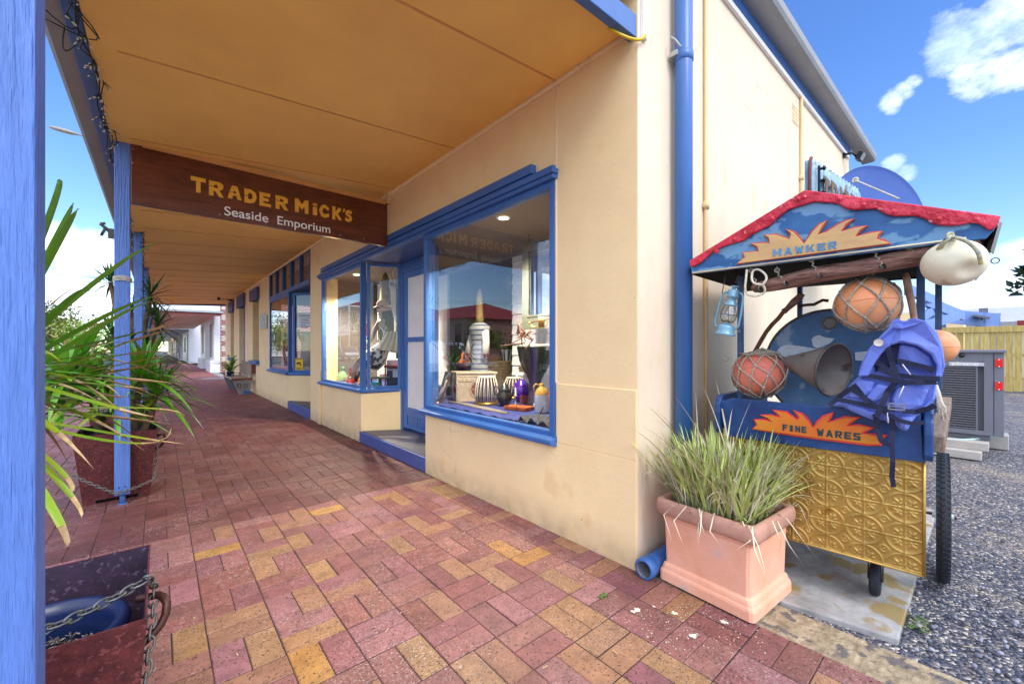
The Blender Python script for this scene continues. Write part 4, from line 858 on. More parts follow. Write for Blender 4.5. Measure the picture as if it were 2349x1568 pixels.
for tp,md,w_,cut,kind in tips:
    Y=r.uniform(2.1,2.45); tip=PY(*zz(*tp),Y); mid=PY(*zz(*md),Y+.03); root=C1+Vector((r.uniform(-.02,.05),0,r.uniform(-.08,.08)))
    leaf(g2 if kind and r.random()<.75 else g,d,root,tip,w_,mid=mid.lerp((root+tip)/2,.25),cut=cut,n=14)
for tp,md in(((155,1133),(140,1080)),((183,1191),(150,1120)),((146,1267),(128,1180)),((426,1017),(300,1000)),((393,981),(290,1015)),((420,959),(330,935)),((130,415),(112,500)),((180,480),(130,560)),((167,465),(125,555))):
    Y=r.uniform(2.2,2.4); up=tp[1]<600; tip=PY(*tp,Y); root=C1+Vector((0,0,.05 if up else -.1)); leaf(g if up else g2,d,root,tip,.017,mid=PY(*md,Y+.03),cut=1 if up else .55,n=12)
rosette(g,d,C1+Vector((-.05,.05,.02)),26,.60,.018,-.5,1.3,r,.2,.5); rosette(g2,d,C1+Vector((-.03,.03,.0)),34,.62,.017,-.6,1.0,r,.3,.8)
r2=random.Random(3)
for k in range(12):   # left side, out of sight behind the post
    a=r2.uniform(2.2,4.2); leaf(g,d,C1,C1+Vector((math.cos(a)*.6,math.sin(a)*.4,r2.uniform(-.2,.5))),.02,lift=.06)
g.build('leaves','leaf',y1); g2.build('yellow_leaves','leafyl',y1); d.build('dry_tips','leafdry',y1)
b=MB(); b.tube([(-.64,2.66,.48),(-.6,2.62,.8),C1],[.05,.045,.03],10); b.build('trunk','bark',y1)
# second yucca, bright green, low crowns either side of the second post
y2=yucca((-.25,4.66,.5),'bright green low yucca filling the second planter around the blue post',0); g=MB();d=MB();g2=MB();r=random.Random(21)
for c,n_,L_ in(((-.42,4.75,.86),44,.50),((-.12,4.80,.98),44,.52),((-.28,4.62,.74),28,.42),((-.02,4.9,.80),32,.44),((-.55,4.6,.98),40,.46),((-.5,5.0,1.12),36,.46),((-.6,4.8,.72),30,.42)): rosette(g,d,c,n_,L_,.024,-.45,1.35,r,.25,.12); rosette(g2,d,c,8,L_*.9,.024,-.3,1.2,r,.25,.1)
g.build('leaves','leaf',y2); g2.build('yellow_leaves','leafyl',y2); d.build('dry_tips','leafdry',y2)
b=MB()
for c in((-.42,4.75,.86),(-.12,4.80,.98),(-.28,4.62,.74),(-.02,4.9,.80)): b.tube([(c[0]*.6-.1,4.66,.48),c],[.03,.022],8)
b.build('trunk','bark',y2)
y3=yucca((-.3,8.17,.5),'tall dark yucca with several crowns rising behind the second blue post',0); g=MB();d=MB();r=random.Random(31)
cs=[(-.52,8.1,2.15),(-.10,8.2,2.0),(-.30,8.3,1.75),(-.02,8.0,1.55),(-.5,8.0,1.4),(-.15,8.3,1.2)]
for c in cs: rosette(g,d,c,34,.48,.016,-.7,1.4,r,.15,.3)
g.build('leaves','leafdk',y3); d.build('dry_tips','leafdry',y3); b=MB()
for c in cs: b.tube([(-.3,8.17,.48),((c[0]-.3)/2,8.17,(c[2]+.5)/2),c],[.05,.035,.025],8)
b.build('trunk','bark',y3)
y4=yucca((-.3,6.3,.46),'dark green yucca with arching leaves in the middle planter',0); g=MB();d=MB();r=random.Random(41)
for c in((-.12,6.35,.98),(-.35,6.3,1.1),(-.2,6.4,.75),(-.02,6.3,.72)): rosette(g,d,c,36,.60,.019,-.6,1.3,r,.3,.15)
g.build('leaves','leafdk',y4); d.build('dry_tips','leafdry',y4); b=MB(); b.tube([(-.3,6.3,.45),(-.25,6.33,1.0)],[.04,.03],8); b.build('trunk','bark',y4)
y5=yucca((-.3,11.4,.5),'farthest yucca in the row, partly hidden by the others',0); g=MB();d=MB()
for c in((-.3,11.4,1.5),(-.1,11.5,1.9),(-.4,11.3,1.0)): rosette(g,d,c,30,.5,.018,-.6,1.3,r,.25,.2)
g.build('leaves','leafdk',y5); d.build('dry_tips','leafdry',y5); b=MB(); b.tube([(-.3,11.4,.5),(-.2,11.4,1.9)],[.04,.03],8); b.build('trunk','bark',y5)
# litter on the paving
b=MB(); r=random.Random(9)
for k in range(170):
    x=r.uniform(-.9,1.95); y=r.uniform(.6,7); a=r.uniform(0,6.28); l_=r.uniform(.004,.03); z=.0065
    b.add([(x,y,z),(x+math.cos(a)*l_,y+math.sin(a)*l_,z+.002),(x+math.cos(a)*l_-math.sin(a)*.003,y+math.sin(a)*l_+math.cos(a)*.003,z+.002),(x-math.sin(a)*.003,y+math.cos(a)*.003,z)],[(0,1,2,3)])
for k in range(260):
    x=r.uniform(2.3,6); y=r.uniform(-2,1.0); a=r.uniform(0,6.28); l_=r.uniform(.01,.07); z=.02
    b.add([(x,y,z),(x+math.cos(a)*l_,y+math.sin(a)*l_,z+.002),(x+math.cos(a)*l_-math.sin(a)*.004,y+math.sin(a)*l_+math.cos(a)*.004,z+.002),(x-math.sin(a)*.004,y+math.cos(a)*.004,z)],[(0,1,2,3)])
solo(b,'leaf_litter','straw','scattered straw coloured leaf litter on paving and gravel','litter',kind='stuff')
b=MB(); r=random.Random(19)
for k in range(1500):
    x=2.3+abs(r.gauss(0,1.1)); y=r.uniform(-1.4,1.1)
    if x<2.95 and y>.26: continue
    s_=r.uniform(.005,.014); b.ball((x,y,s_*.3),s_,(1,r.uniform(.6,1),.6),nu=6,nv=4)
solo(b,'gravel_stones',mat('loose blue stones',S(84,94,122),.8,var=.3,vs=30,isl=.7,c2=S(150,150,156)),'loose blue grey stones scattered over the gravel','gravel',kind='stuff')
b=MB()
for k in range(60):
    q=G(2110,1432); a=r.uniform(0,6.28); p=Vector((q.x+r.uniform(-.07,.07),q.y+r.uniform(-.03,.03),.0)); b.blade(curve(p,p+Vector((math.cos(a)*.02,math.sin(a)*.02,.01)),n=3),.004)
for k in range(50):
    q=G(1383,1368); a=r.uniform(0,6.28); p=Vector((q.x+r.uniform(-.025,.025),q.y+r.uniform(-.015,.015),.004)); b.blade(curve(p,p+Vector((math.cos(a)*.01,math.sin(a)*.01,.008)),n=3),.003)
solo(b,'weed','weed','tiny green weeds sprouting from the joints and gravel','weeds',kind='stuff')
b=MB(); r=random.Random(29)
for px,py,s_ in((1462,1398,.02),(1452,1402,.014),(1592,1458,.02),(1548,1405,.018),(1500,1390,.01),(1660,1425,.02)):
    q=G(px,py,.0075); n_=14; b.add([(q.x+math.cos(k*6.283/n_)*s_*r.uniform(.35,1.1),q.y+math.sin(k*6.283/n_)*s_*r.uniform(.35,1.1),.0078) for k in range(n_)],[tuple(range(n_))])
for k in range(150):
    q=G(r.uniform(1470,1760),r.uniform(1380,1500),.0075); s_=r.uniform(.001,.0035)
    if q.x>1.95: continue
    b.add([(q.x+math.cos(k2*1.05)*s_,q.y+math.sin(k2*1.05)*s_,.0076) for k2 in range(6)],[tuple(range(6))])
solo(b,'paint_splashes','splash','dried cream paint splashes on bricks beside the pink planter','paint splashes',kind='stuff')
# ------------------------------------------------------------------ terracotta planter with grass
tp=thing('terracotta_planter','large pink terracotta trough planter at the corner of the shop','planter',(2.18,.9,.0))
A,B_,C_,D_=Vector((1.992,1.150,0)),Vector((1.962,.682,0)),Vector((2.395,.655,0)),Vector((2.425,1.12,0))
cen=(A+B_+C_+D_)/4
def ring(k,z): return [cen+(p-cen)*k+Vector((0,0,z)) for p in (A,B_,C_,D_)]
b=MB(); prof=[(1.0,.014),(1.0,.055),(.985,.066),(.965,.072),(.955,.085),(.94,.095),(.90,.104),(.925,.33),(.955,.345),(.97,.352)]
def rounded(k,z,rad=.02):
    q=ring(k,z); o=[]
    for i in range(4):
        p=q[i]; a=(q[i-1]-p).normalized(); c=(q[(i+1)%4]-p).normalized()
        for t_ in(0,.5,1): o.append(p+a*rad*(1-t_)**1.6+c*rad*t_**1.6)
    return o
def loft(rows,mb):
    n_=len(rows[0]); v=[p for r_ in rows for p in r_]; f=[(i*n_+k,i*n_+(k+1)%n_,(i+1)*n_+(k+1)%n_,(i+1)*n_+k) for i in range(len(rows)-1) for k in range(n_)]; mb.add(v,[q[::-1] for q in f],False)
loft([rounded(k,z) for k,z in prof],b); b.build('trough','terra',tp,bevel=.004)
b=MB(); prof=[(.97,.352),(1.03,.356),(1.055,.366),(1.07,.38),(1.072,.412),(1.05,.430),(.98,.436),(.93,.43),(.90,.41),(.89,.37)]
loft([rounded(k,z,.028) for k,z in prof],b); o=b.build('rim','terra_rim',tp)
for p in o.data.polygons: p.use_smooth=True
b=MB(); b.add(ring(.9,.385),[(0,1,2,3)]); b.build('soil','soil',tp)
gp=thing('grass_plant','spiky pale green grass clump with bleached dry blades growing in the terracotta trough','grass plant',(2.18,.9,.385))
g=MB();d=MB();r=random.Random(77)
for k in range(1250):
    s_,t_=r.uniform(.06,.94),r.uniform(.06,.94); p=(ring(.82,.385)[0].lerp(ring(.82,.385)[1],s_)).lerp(ring(.82,.385)[3].lerp(ring(.82,.385)[2],s_),t_)
    o_=(p-cen); o_.z=0; az=math.atan2(o_.y,o_.x)+r.gauss(0,.9); tilt=min(1.15,abs(r.gauss(.05,.26))+o_.length*1.7); l_=r.uniform(.2,.46)
    h=Vector((math.cos(az)*math.sin(tilt),math.sin(az)*math.sin(tilt),math.cos(tilt))); dryb=r.random()<.46
    tip=p+h*l_+Vector((0,0,-(.05+.25*r.random() if dryb else .03)*l_)); 
    (d if dryb else g).blade(curve(p,tip,n=7,mid=p+h*l_*.55+Vector((0,0,.02))),r.uniform(.0025,.0045) if dryb else r.uniform(.004,.0075),fold=.4)
for k in range(26):
    s_=r.random(); e=ring(.9,.40); i=r.choice((0,1,2)); p=e[i].lerp(e[(i+1)%4],s_); o_=(p-cen); o_.z=0; o_.normalize(); l_=r.uniform(.08,.24)
    q=[p,p+o_*l_*.35+Vector((0,0,.05)),p+o_*l_*.62+Vector((r.uniform(-.03,.03),r.uniform(-.03,.03),-.02)),p+o_*l_*.8+Vector((r.uniform(-.05,.05),r.uniform(-.05,.05),-l_*.6))]
    d.blade([q[0],q[0].lerp(q[1],.5),q[1],q[1].lerp(q[2],.5),q[2],q[2].lerp(q[3],.5),q[3]],.003,fold=.4)
for (px,py,Y) in((1457,968,.95),(1480,925,.98),(1440,975,1.0),(1545,905,1.0),(1610,880,1.05),(1640,862,1.1),(1725,915,.8),(1780,960,.75),(1835,985,.7),(1870,1010,.68),(1895,1060,.66),(1880,1045,.72),(1500,935,1.05),(1530,990,.9),(1595,895,1.0),(1680,935,.95)):
    tip=PY(px,py,Y); p=cen+Vector((r.uniform(-.1,.1),r.uniform(-.15,.15),.39)); (g if r.random()<.6 else d).blade(curve(p,tip,n=8,mid=(p+tip)/2+Vector((0,0,.05))),.005,fold=.4)
g.build('green_blades','grass',gp); d.build('dry_blades','grassdry',gp)
# ------------------------------------------------------------------ hawker's cart
ct=thing('hawker_cart','painted wooden hawker cart with gold pressed tin front and blue gable roof','cart',CO)
def heightmesh(uv0,uv1,step,fn,O_,U_,V_,N_,mb):
    nu=int((uv1[0]-uv0[0])/step); nv=int((uv1[1]-uv0[1])/step); base=len(mb.v)
    for j in range(nv+1):
        for i in range(nu+1):
            u=lerp(uv0[0],uv1[0],i/nu); v=lerp(uv0[1],uv1[1],j/nv); mb.v.append(O_+U_*u+V_*v+N_*fn(u,v))
    for j in range(nv):
        for i in range(nu):
            a=base+j*(nu+1)+i; mb.f.append((a,a+1,a+nu+2,a+nu+1)); mb.smooth.append(True); mb.mi.append(0)
Pt=.1395; gz=.643; gu=.239
def relief(u,z):
    x=(u-gu)/Pt; y=(z-gz)/(Pt*.965); x-=math.floor(x+.5); y-=math.floor(y+.5)
    gs=lambda v,s:math.exp(-(v/s)**2)
    rr=math.hypot(x,y); th=math.atan2(y,x); h=0
    h+=.9*gs(rr-.475,.022)+.35*gs(rr-.43,.014); h+=.75*gs(x,.016)*(1 if rr>.1 else .4)+.75*gs(y,.016)*(1 if rr>.1 else .4)
    h+=1.0*gs(rr,.045)
    # four fleur heads on the diagonals
    q=(th-math.pi/4)%(math.pi/2); q=q-math.pi/2 if q>math.pi/4 else q
    a=rr*math.cos(q); c=rr*math.sin(q)
    h+=1.15*gs(c,.026+.05*max(0,.5-abs(a-.27)*4)*.6)*gs(a-.28,.075)+.9*gs(a-.165,.016)*gs(c,.055)
    for s_ in(1,-1):
        A_,C2=a-.235,c*s_-.095; l_=A_*.55+C2*.83; m_=-A_*.83+C2*.55; h+=1.0*gs(l_,.050)*gs(m_+l_*l_*6,.020)
    q2=th%(math.pi/2); q2=q2-math.pi/2 if q2>math.pi/4 else q2
    h+=.7*gs(rr*math.cos(q2)-.13,.04)*gs(rr*math.sin(q2)-.0,.022)+.6*gs(rr-.07,.012)
    # corner rosette
    X,Y=abs(x)-.5,abs(y)-.5; r2=math.hypot(X,Y); t2=math.atan2(Y,X)
    h+=.8*gs(r2,.03)+.7*gs(r2-.11,.03)*(.5+.5*math.cos(4*t2))+.6*gs(r2-.10,.025)*(.5-.5*math.cos(4*t2))
    return min(h,1.2)*.0046
UB0,UB1,ZB0,ZB1=-.098,.735,.232,.76
b=MB(); heightmesh((UB0,ZB0),(UB1,ZB1),.0027,relief,CO,CU,Vector((0,0,1)),-CN,b)
side=CO+CU*(UB0)
heightmesh((0,ZB0),(.30,ZB1),.0035,lambda u,z:relief(u+.05,z),side,CN,Vector((0,0,1)),-CU,b)
b.add([CC(UB0,0,ZB0),CC(UB1,0,ZB0),CC(UB1,.3,ZB0),CC(UB0,.3,ZB0)],[(0,1,2,3)])
b.build('pressed_tin_front','gold',ct)
b=MB(); b.tube([CC(UB0-.001,-.003,ZB0),CC(UB0-.001,-.003,ZB1)],.006,8); b.tube([CC(UB0,-.003,ZB0),CC(UB1,-.003,ZB0)],.006,8); b.build('tin_edge','gold',ct)
b=MB(); b.hexa([CC(UB0+.02,.3,.2),CC(.72,.3,.2),CC(.72,.95,.34),CC(UB0+.02,.95,.34),CC(UB0+.02,.3,.74),CC(.72,.3,.74),CC(.72,.95,.74),CC(UB0+.02,.95,.74)]); b.build('body','white',ct)
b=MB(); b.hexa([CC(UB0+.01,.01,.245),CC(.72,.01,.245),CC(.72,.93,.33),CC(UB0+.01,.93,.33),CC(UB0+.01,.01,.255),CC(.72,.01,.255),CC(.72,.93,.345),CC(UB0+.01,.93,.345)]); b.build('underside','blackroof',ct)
b=MB()
fb=[PC(*p,-.025) for p in((1652,918),(1664,917),(1676,913),(1760,920),(1868,930),(1990,938),(2112,948),(2121,1061),(2000,1044),(1880,1029),(1760,1013),(1672,1000),(1664,985),(1655,962))]
b.prism(fb,CN*.025); board=b.build('front_board','cartblue',ct,bevel=.004)
b=MB()
for u,w_ in((-.128,.03),(.715,.03)):
    pr_=[(-.05,.76),(-.052,.85),(-.045,.90),(-.01,.945),(.03,.95),(.9,.95),(.9,.76),(.02,.73),(-.03,.735)]
    o_=MB(); o_.prism([CC(u,n_,z) for n_,z in pr_],CU*w_); o_.build('side_board','cartblue',ct,bevel=.006)
b=MB(); b.hexa([CC(-.1,.01,.75),CC(.72,.01,.75),CC(.72,.9,.75),CC(-.1,.9,.75),CC(-.1,.01,.775),CC(.72,.01,.775),CC(.72,.9,.775),CC(-.1,.9,.775)]); b.build('tray','cartblue',ct)
Z1=lambda x,y:(1568+x*.3325,329+y*.3325); Z2=lambda x,y:(1568+x*.3415,765+y*.3415)
def outline(pts,f,n,th,mb,red=None,rw=0):
    P=[PC(*f(*p),n) for p in pts]; mb.prism(P,CN*th); return P
def grow(P,k,nshift):   # slightly larger copy for the rounded rim of the cut-out
    n=len(P); o=[]
    c=sum(P,Vector())/n
    area=0
    for i in range(n):
        a=P[i]; d_=P[(i+1)%n]; area+=(a.dot(CU)*d_.z-d_.dot(CU)*a.z)
    s_=1 if area>0 else -1
    for i in range(n):
        t1=(P[i]-P[i-1]).normalized(); t2=(P[(i+1)%n]-P[i]).normalized()
        nn=lambda t:(CU*t.z-Vector((0,0,1))*t.dot(CU))*s_
        m=(nn(t1)+nn(t2)); m=m.normalized() if m.length>.3 else nn(t1); o.append(P[i]+m*k+CN*nshift)
    return o
fl1=[(465,640),(495,612),(475,578),(540,578),(592,592),(565,566),(515,546),(590,548),(652,562),(628,535),(600,513),(690,528),(762,578),(775,565),(762,540),(742,517),(800,542),(842,588),(870,632),(900,592),(942,555),(1003,530),(988,560),(970,596),(1080,560),(1182,562),(1130,590),(1098,618),(1180,614),(1275,632),(1230,650),(1196,668),(1280,680),(1365,683),(1312,715),(1325,747),(1240,745),(900,703),(700,675)]
P=[PC(*Z2(*p),-.038) for p in fl1]; b=MB(); b.prism(grow(P,.006,.0),CN*.012); o=b.build('flame_board','flamered',board,bevel=.003)
b=MB(); b.prism(grow(P,-.003,-.004),CN*.006); b.build('flame_face','flame',board,bevel=.002)
def textpix(s_,pa,pb,hpx,f,n,m,name,parent,bold=.004):
    a=PC(*f(*pa),n); c=PC(*f(*pb),n); top=PC(*f(pa[0],pa[1]-hpx),n); o=text(s_,1,(0,0,0),(1,0,0),(0,0,1),m,name,None,ext=.001,bold=0)
    vs_=o.data.vertices; x0=min(v.co.x for v in vs_); x1=max(v.co.x for v in vs_); z0=min(v.co.z for v in vs_); z1=max(v.co.z for v in vs_)
    X=(c-a); up=Vector((0,0,1))*(top.z-a.z)
    for v in vs_:
        p=a+X*((v.co.x-x0)/(x1-x0))+up*((v.co.z-z0)/(z1-z0))+CN*(v.co.y*1.0); v.co=WM[parent.name].inverted()@p
    o.parent=parent; o.name=name; WM[o.name]=WM[parent.name].copy(); return o
def boldtext(word,*a,**k):
    o=textpix(word,*a,**k); return o
BL={'H':[[(0,0),(.3,0),(.3,1),(0,1)],[(.3,.38),(.7,.38),(.7,.62),(.3,.62)],[(.7,0),(1,0),(1,1),(.7,1)]],
'A':[[(0,0),(.3,0),(.62,1),(.36,1)],[(.7,0),(1,0),(.64,1),(.5,.8)],[(.3,.2),(.72,.2),(.66,.42),(.34,.42)]],
'W':[[(0,1),(.3,1),(.42,0),(.2,0)],[(.22,0),(.42,0),(.58,.8),(.42,.8)],[(.42,.8),(.58,.8),(.8,0),(.6,0)],[(.6,0),(.8,0),(1,1),(.74,1)]],
'K':[[(0,0),(.32,0),(.32,1),(0,1)],[(.32,.35),(.68,1),(1,1),(.5,.4)],[(.42,.55),(.62,.62),(1,0),(.68,0)]],
'E':[[(0,0),(.34,0),(.34,1),(0,1)],[(.34,0),(1,0),(1,.24),(.34,.24)],[(.34,.4),(.9,.4),(.9,.62),(.34,.62)],[(.34,.78),(1,.78),(1,1),(.34,1)]],
'R':[[(0,0),(.32,0),(.32,1),(0,1)],[(.32,.78),(.8,.78),(.9,1),(.32,1)],[(.68,.5),(1,.55),(.95,.98),(.68,.8)],[(.32,.36),(.8,.4),(.95,.56),(.32,.56)],[(.4,.38),(.7,.42),(1,0),(.68,0)]],
'F':[[(0,0),(.36,0),(.36,1),(0,1)],[(.36,.38),(.85,.38),(.85,.6),(.36,.6)],[(.36,.76),(1,.76),(1,1),(.36,1)]],
'I':[[(.2,0),(.8,0),(.8,1),(.2,1)]],'N':[[(0,0),(.3,0),(.3,1),(0,1)],[(.7,0),(1,0),(1,1),(.7,1)],[(.3,1),(.3,.6),(.7,0),(.7,.4)]],
'S':[[(0,0),(1,0),(1,.24),(0,.24)],[(.68,.24),(1,.24),(1,.6),(.68,.5)],[(0,.45),(.1,.62),(1,.58),(.68,.38)],[(0,.5),(.34,.55),(.34,.8),(0,.9)],[(0,.78),(1,.78),(1,1),(.1,1)]],
'T':[[(0,.74),(1,.74),(1,1),(0,1)],[(.34,0),(.66,0),(.66,.74),(.34,.74)]],'D':[[(0,0),(.32,0),(.32,1),(0,1)],[(.32,0),(.7,0),(.9,.24),(.32,.24)],[(.68,.2),(.9,.2),(1,.5),(.9,.8),(.68,.8)],[(.32,.76),(.9,.76),(.7,1),(.32,1)]]}
def block(word,pa,pb,hpx,f,n,m,name,parent,gap=.22,cols_=None):
    mb=MB(); nlet=len(word)
    for i,ch in enumerate(word):
        if ch==' ': continue
        u0=(i+gap/2)/nlet; u1=(i+1-gap/2)/nlet
        for q in BL[ch]:
            pts=[]
            for x,y in q:
                t_=lerp(u0,u1,x); px=lerp(pa[0],pb[0],t_); py=lerp(pa[1],pb[1],t_)-hpx*y; pts.append(PC(*f(px,py),n))
            mb.prism(pts,CN*.002)
    return mb.build(name,m,parent)
block('FINE',(660,648),(830,668),42,Z2,-.0445,'teal','lettering',board)
block('WARES',(888,684),(1195,718),48,Z2,-.0445,'teal','lettering',board)
# roof
rf=MB(); GA=[PC(*p,-.17) for p in((1583,602),(1845,438),(2296,497),(2280,528),(2262,547),(1587,628))]
rf.prism(GA,CN*.02); gable=rf.build('gable_board','cartfaded',ct,bevel=.003)
apex=GA[1]; 
b=MB(); rt=[PC(*Z1(*p),-.185) for p in((45,852),(80,842),(120,822),(200,748),(265,715),(330,692),(420,668),(470,628),(520,602),(600,562),(650,512),(720,457),(800,432),(900,402),(1000,407),(1070,417),(1120,450),(1180,458),(1240,454),(1330,450),(1400,490),(1460,503),(1530,500),(1600,500),(1660,517),(1710,548),(1760,562),(1850,568),(1920,560),(1970,547),(2030,550),(2075,575),(2110,600),(2145,585),(2170,560),(2193,498),(835,318),(38,808))]
b.prism(rt,CN*.012); redtin=b.build('red_tin_edge','cartred',ct,bevel=.006,seg=3)
b=MB(); r=random.Random(6)
for x,y in((115,805),(230,742),(350,660),(460,610),(610,520),(790,385),(830,370),(1075,380),(1240,425),(1450,468),(1760,522),(2018,525)): q=PC(*Z1(x,y),-.188); b.lathe([(.001,.003),(.008,.002),(.010,0),(.013,0)],q,-CN,10)
b.build('nail','cartred',redtin)
fl2=[(365,832),(418,785),(405,752),(515,742),(503,712),(460,690),(530,683),(590,684),(585,655),(555,630),(640,625),(727,657),(736,625),(705,592),(760,606),(800,645),(830,690),(880,612),(935,555),(990,530),(960,575),(930,626),(985,606),(1060,558),(1120,530),(1178,520),(1125,560),(1090,605),(1180,578),(1265,567),(1222,600),(1190,640),(1290,613),(1372,605),(1350,630),(1340,657),(1390,668),(1430,692)]
P=[PC(*Z1(*p),-.182) for p in fl2]; b=MB(); b.prism(grow(P,.004,0),CN*.012); b.build('flame_board','flamerust',gable,bevel=.003)
b=MB(); b.prism(grow(P,-.004,-.004),CN*.006); b.build('flame_face','flamepale',gable,bevel=.002)
block('HAWKER',(608,782),(1066,722),50,Z1,-.1885,'letterblue','lettering',gable)
b=MB(); b.tube([PC(*Z1(60,893),-.173),PC(*Z1(1950,652),-.173)],.004,6); b.build('pin_stripe','cream_line',gable)
NB=1.0
L0=GA[0]+CN*.02; R0=PC(2290,512,-.17)+CN*.02; AP=apex+CN*.02
b=MB()
for a_,c_ in((L0+Vector((0,0,.012)),AP),(AP,R0+Vector((0,0,.012)))):
    b.add([a_,c_,c_+CN*NB,a_+CN*NB,a_-Vector((0,0,.012)),c_-Vector((0,0,.012)),c_+CN*NB-Vector((0,0,.012)),a_+CN*NB-Vector((0,0,.012))],[(0,1,2,3),(4,5,6,7)[::-1],(0,1,5,4),(2,3,7,6),(1,2,6,5),(3,0,4,7)])
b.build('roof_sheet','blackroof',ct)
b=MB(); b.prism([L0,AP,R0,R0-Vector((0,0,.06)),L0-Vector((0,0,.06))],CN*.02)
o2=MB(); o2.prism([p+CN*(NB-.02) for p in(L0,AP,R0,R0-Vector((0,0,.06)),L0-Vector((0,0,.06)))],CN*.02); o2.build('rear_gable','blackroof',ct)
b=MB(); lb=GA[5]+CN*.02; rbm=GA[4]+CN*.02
b.prism([lb,rbm,rbm+CN*(NB-.02),lb+CN*(NB-.02)],(0,0,.012)); b.build('roof_shade_sheet','blackroof',ct)  # flat black sheet put in for the shaded inside of the open roof
b=MB(); n_=30   # corrugated skirt down the right side
for i in range(n_+1):
    t_=i/n_; w_=.010*math.sin(t_*n_*1.4); b.v+=[R0+CN*NB*t_-CU*(w_+.004)+Vector((0,0,.01)),rbm+CN*NB*t_-CU*(w_+.012)+Vector((0,0,-.045-.01*math.sin(i*1.9)))]
for i in range(n_): b.f.append((2*i,2*i+2,2*i+3,2*i+1)); b.smooth.append(True); b.mi.append(0)
b.build('corrugated_skirt','tin',ct)
b=MB(); b.prism([lb,lb+CN*(NB-.02),L0+CN*(NB-.02),L0],CU*.01); b.build('left_fascia','blackroof',ct)
def cpost(px,n0,w_,d_,z0=.76,z1=None):
    p=PC(px,700,n0); b=MB(); p.z=0; u=(p-CO).dot(CU); zt_=z1 or rbm.z+.01
    b.hexa([CC(u-w_/2,n0,z0),CC(u+w_/2,n0,z0),CC(u+w_/2,n0+d_,z0),CC(u-w_/2,n0+d_,z0),CC(u-w_/2,n0,zt_),CC(u+w_/2,n0,zt_),CC(u+w_/2,n0+d_,zt_),CC(u-w_/2,n0+d_,zt_)]); b.build('post','postblue',ct,bevel=.002)
cpost(2112,.08,.028,.028); cpost(2153,.8,.028,.028); cpost(1697,.08,.028,.028); cpost(1834,.82,.028,.028)
def bikewheel(u,n_):
    c=CC(u,n_,.333); t=MB(); t.torus(c,.303,.027,CU,nu=60,nv=10)
    for k in range(72):
        a=k/72*2*math.pi
        for s_ in(-1,0,1):
            aa=a+(.04 if s_ else 0); rad=.303+.026*(1 if s_==0 else .72); h=CN*math.cos(aa)+Vector((0,0,1))*math.sin(aa); t.cbox(c+h*rad+CU*s_*.017,(.014,.013,.010),Matrix((( -CN*math.sin(aa)+Vector((0,0,1))*math.cos(aa)),CU,h)).transposed())
    o=t.build('wheel','rubber',ct)
    q=MB(); q.torus(c,.276,.008,CU,nu=48,nv=6,mi=0); q.build('rim','galv',o)
    q=MB(); q.tube([c-CU*.04,c+CU*.04],.018,12)
    for k in range(28): a=k/28*2*math.pi; h=CN*math.cos(a)+Vector((0,0,1))*math.sin(a); q.tube([c+CU*(.03 if k%2 else -.03)+h*.015,c+h*.272],.0012,4,cap=False)
    q.build('spokes','galv',o); return c
c=bikewheel(-.1607,.63); bikewheel(.775,.63)
b=MB(); b.tube([CC(-.21,.63,.333),CC(.8,.63,.333)],.008,8); b.build('axle','steel',ct)
b=MB(); c=G(2008,1362,.014); u,n_=(c-CO).dot(CU),(c-CO).dot(CN); c=CC(u,n_,.014+.075)
b.lathe([(.02,-.02),(.066,-.02),(.075,-.012),(.075,.012),(.066,.02),(.02,.02)],c,CU,24); w_=b.build('castor_wheel','rubber',ct)
b=MB(); b.tube([c-CU*.03,c+CU*.03],.007,8); 
for s_ in(-1,1): b.beam(c+CU*s_*.027,CC(u+s_*.027,n_+.04,.26),.004,.035,up=CN)
b.build('castor_fork','steel',ct)
b=MB(); p=G(2147,1018,.8); q=G(2170,922,.84); b.beam(p,q,.055,.075); p2=CC(-.14,.02,.82); b.build('shaft',mat('grey timber shaft',S(134,116,100),.85,var=.3,vs=8,bump=.6,stretch=(1,8,8)),ct,bevel=.006)
# small fixings under the gable: hook, eye
b=MB(); q=PC(*Z1(2150,808),.25); b.torus(q,.012,.0022,CN,nu=16,nv=5); b.tube([q+CU*.015,q+CU*.05+Vector((0,0,.01))],.003,5); b.build('hook','black',ct)
# corrugated sign on the ridge
sgn=thing('corrugated_sign','weathered pale blue corrugated sign with brown letters standing on the cart roof','sign',(2.46,.60,1.98))
b=MB(); n_=120; A0=PY(1857,432,.60); A1=PY(1976,452,.60); x0,x1=2.47,3.60
for i in range(n_+1):
    t_=i/n_; x=lerp(x0,x1,t_); w_=.010*math.sin(t_*15*2*math.pi); zt_=2.165+.115*t_+.006*math.sin(t_*15*2*math.pi+1)-(.03*max(0,1-t_*28)**2)-(.06*max(0,(t_-.97)/.03)); zb_=1.93+.04*t_+(.03*max(0,1-t_*28)**2)
    for k in range(5): b.v.append(Vector((x,.60+w_,lerp(zb_,zt_,k/4))))
for i in range(n_):
    for k in range(4): a=i*5+k; b.f.append((a,a+5,a+6,a+1)); b.smooth.append(True); b.mi.append(0)
o=b.build('sheet',mat('weathered blue white tin',S(120,160,186),.5,metal=.1,var=.25,vs=14,c2=S(160,190,208),bump=.3,spots=S(110,110,104),sscale=16,sth=.6),sgn)
o.modifiers.new('s','SOLIDIFY').thickness=.02
b=MB()
for i,ch in enumerate('TRADER'):
    xa=2.62+i*.155; xb=xa+.115
    for q in BL[ch]: b.prism([(lerp(xa,xb,x),.578,lerp(1.975+.03*i/6,2.11+.09*i/6,y)) for x,y in q],(0,.004,0))
b.build('lettering',mat('rubbed brown letters',S(118,92,72),.8,var=.2),sgn)
b=MB(); b.box((2.525,.574,1.96),(2.535,.584,2.13))
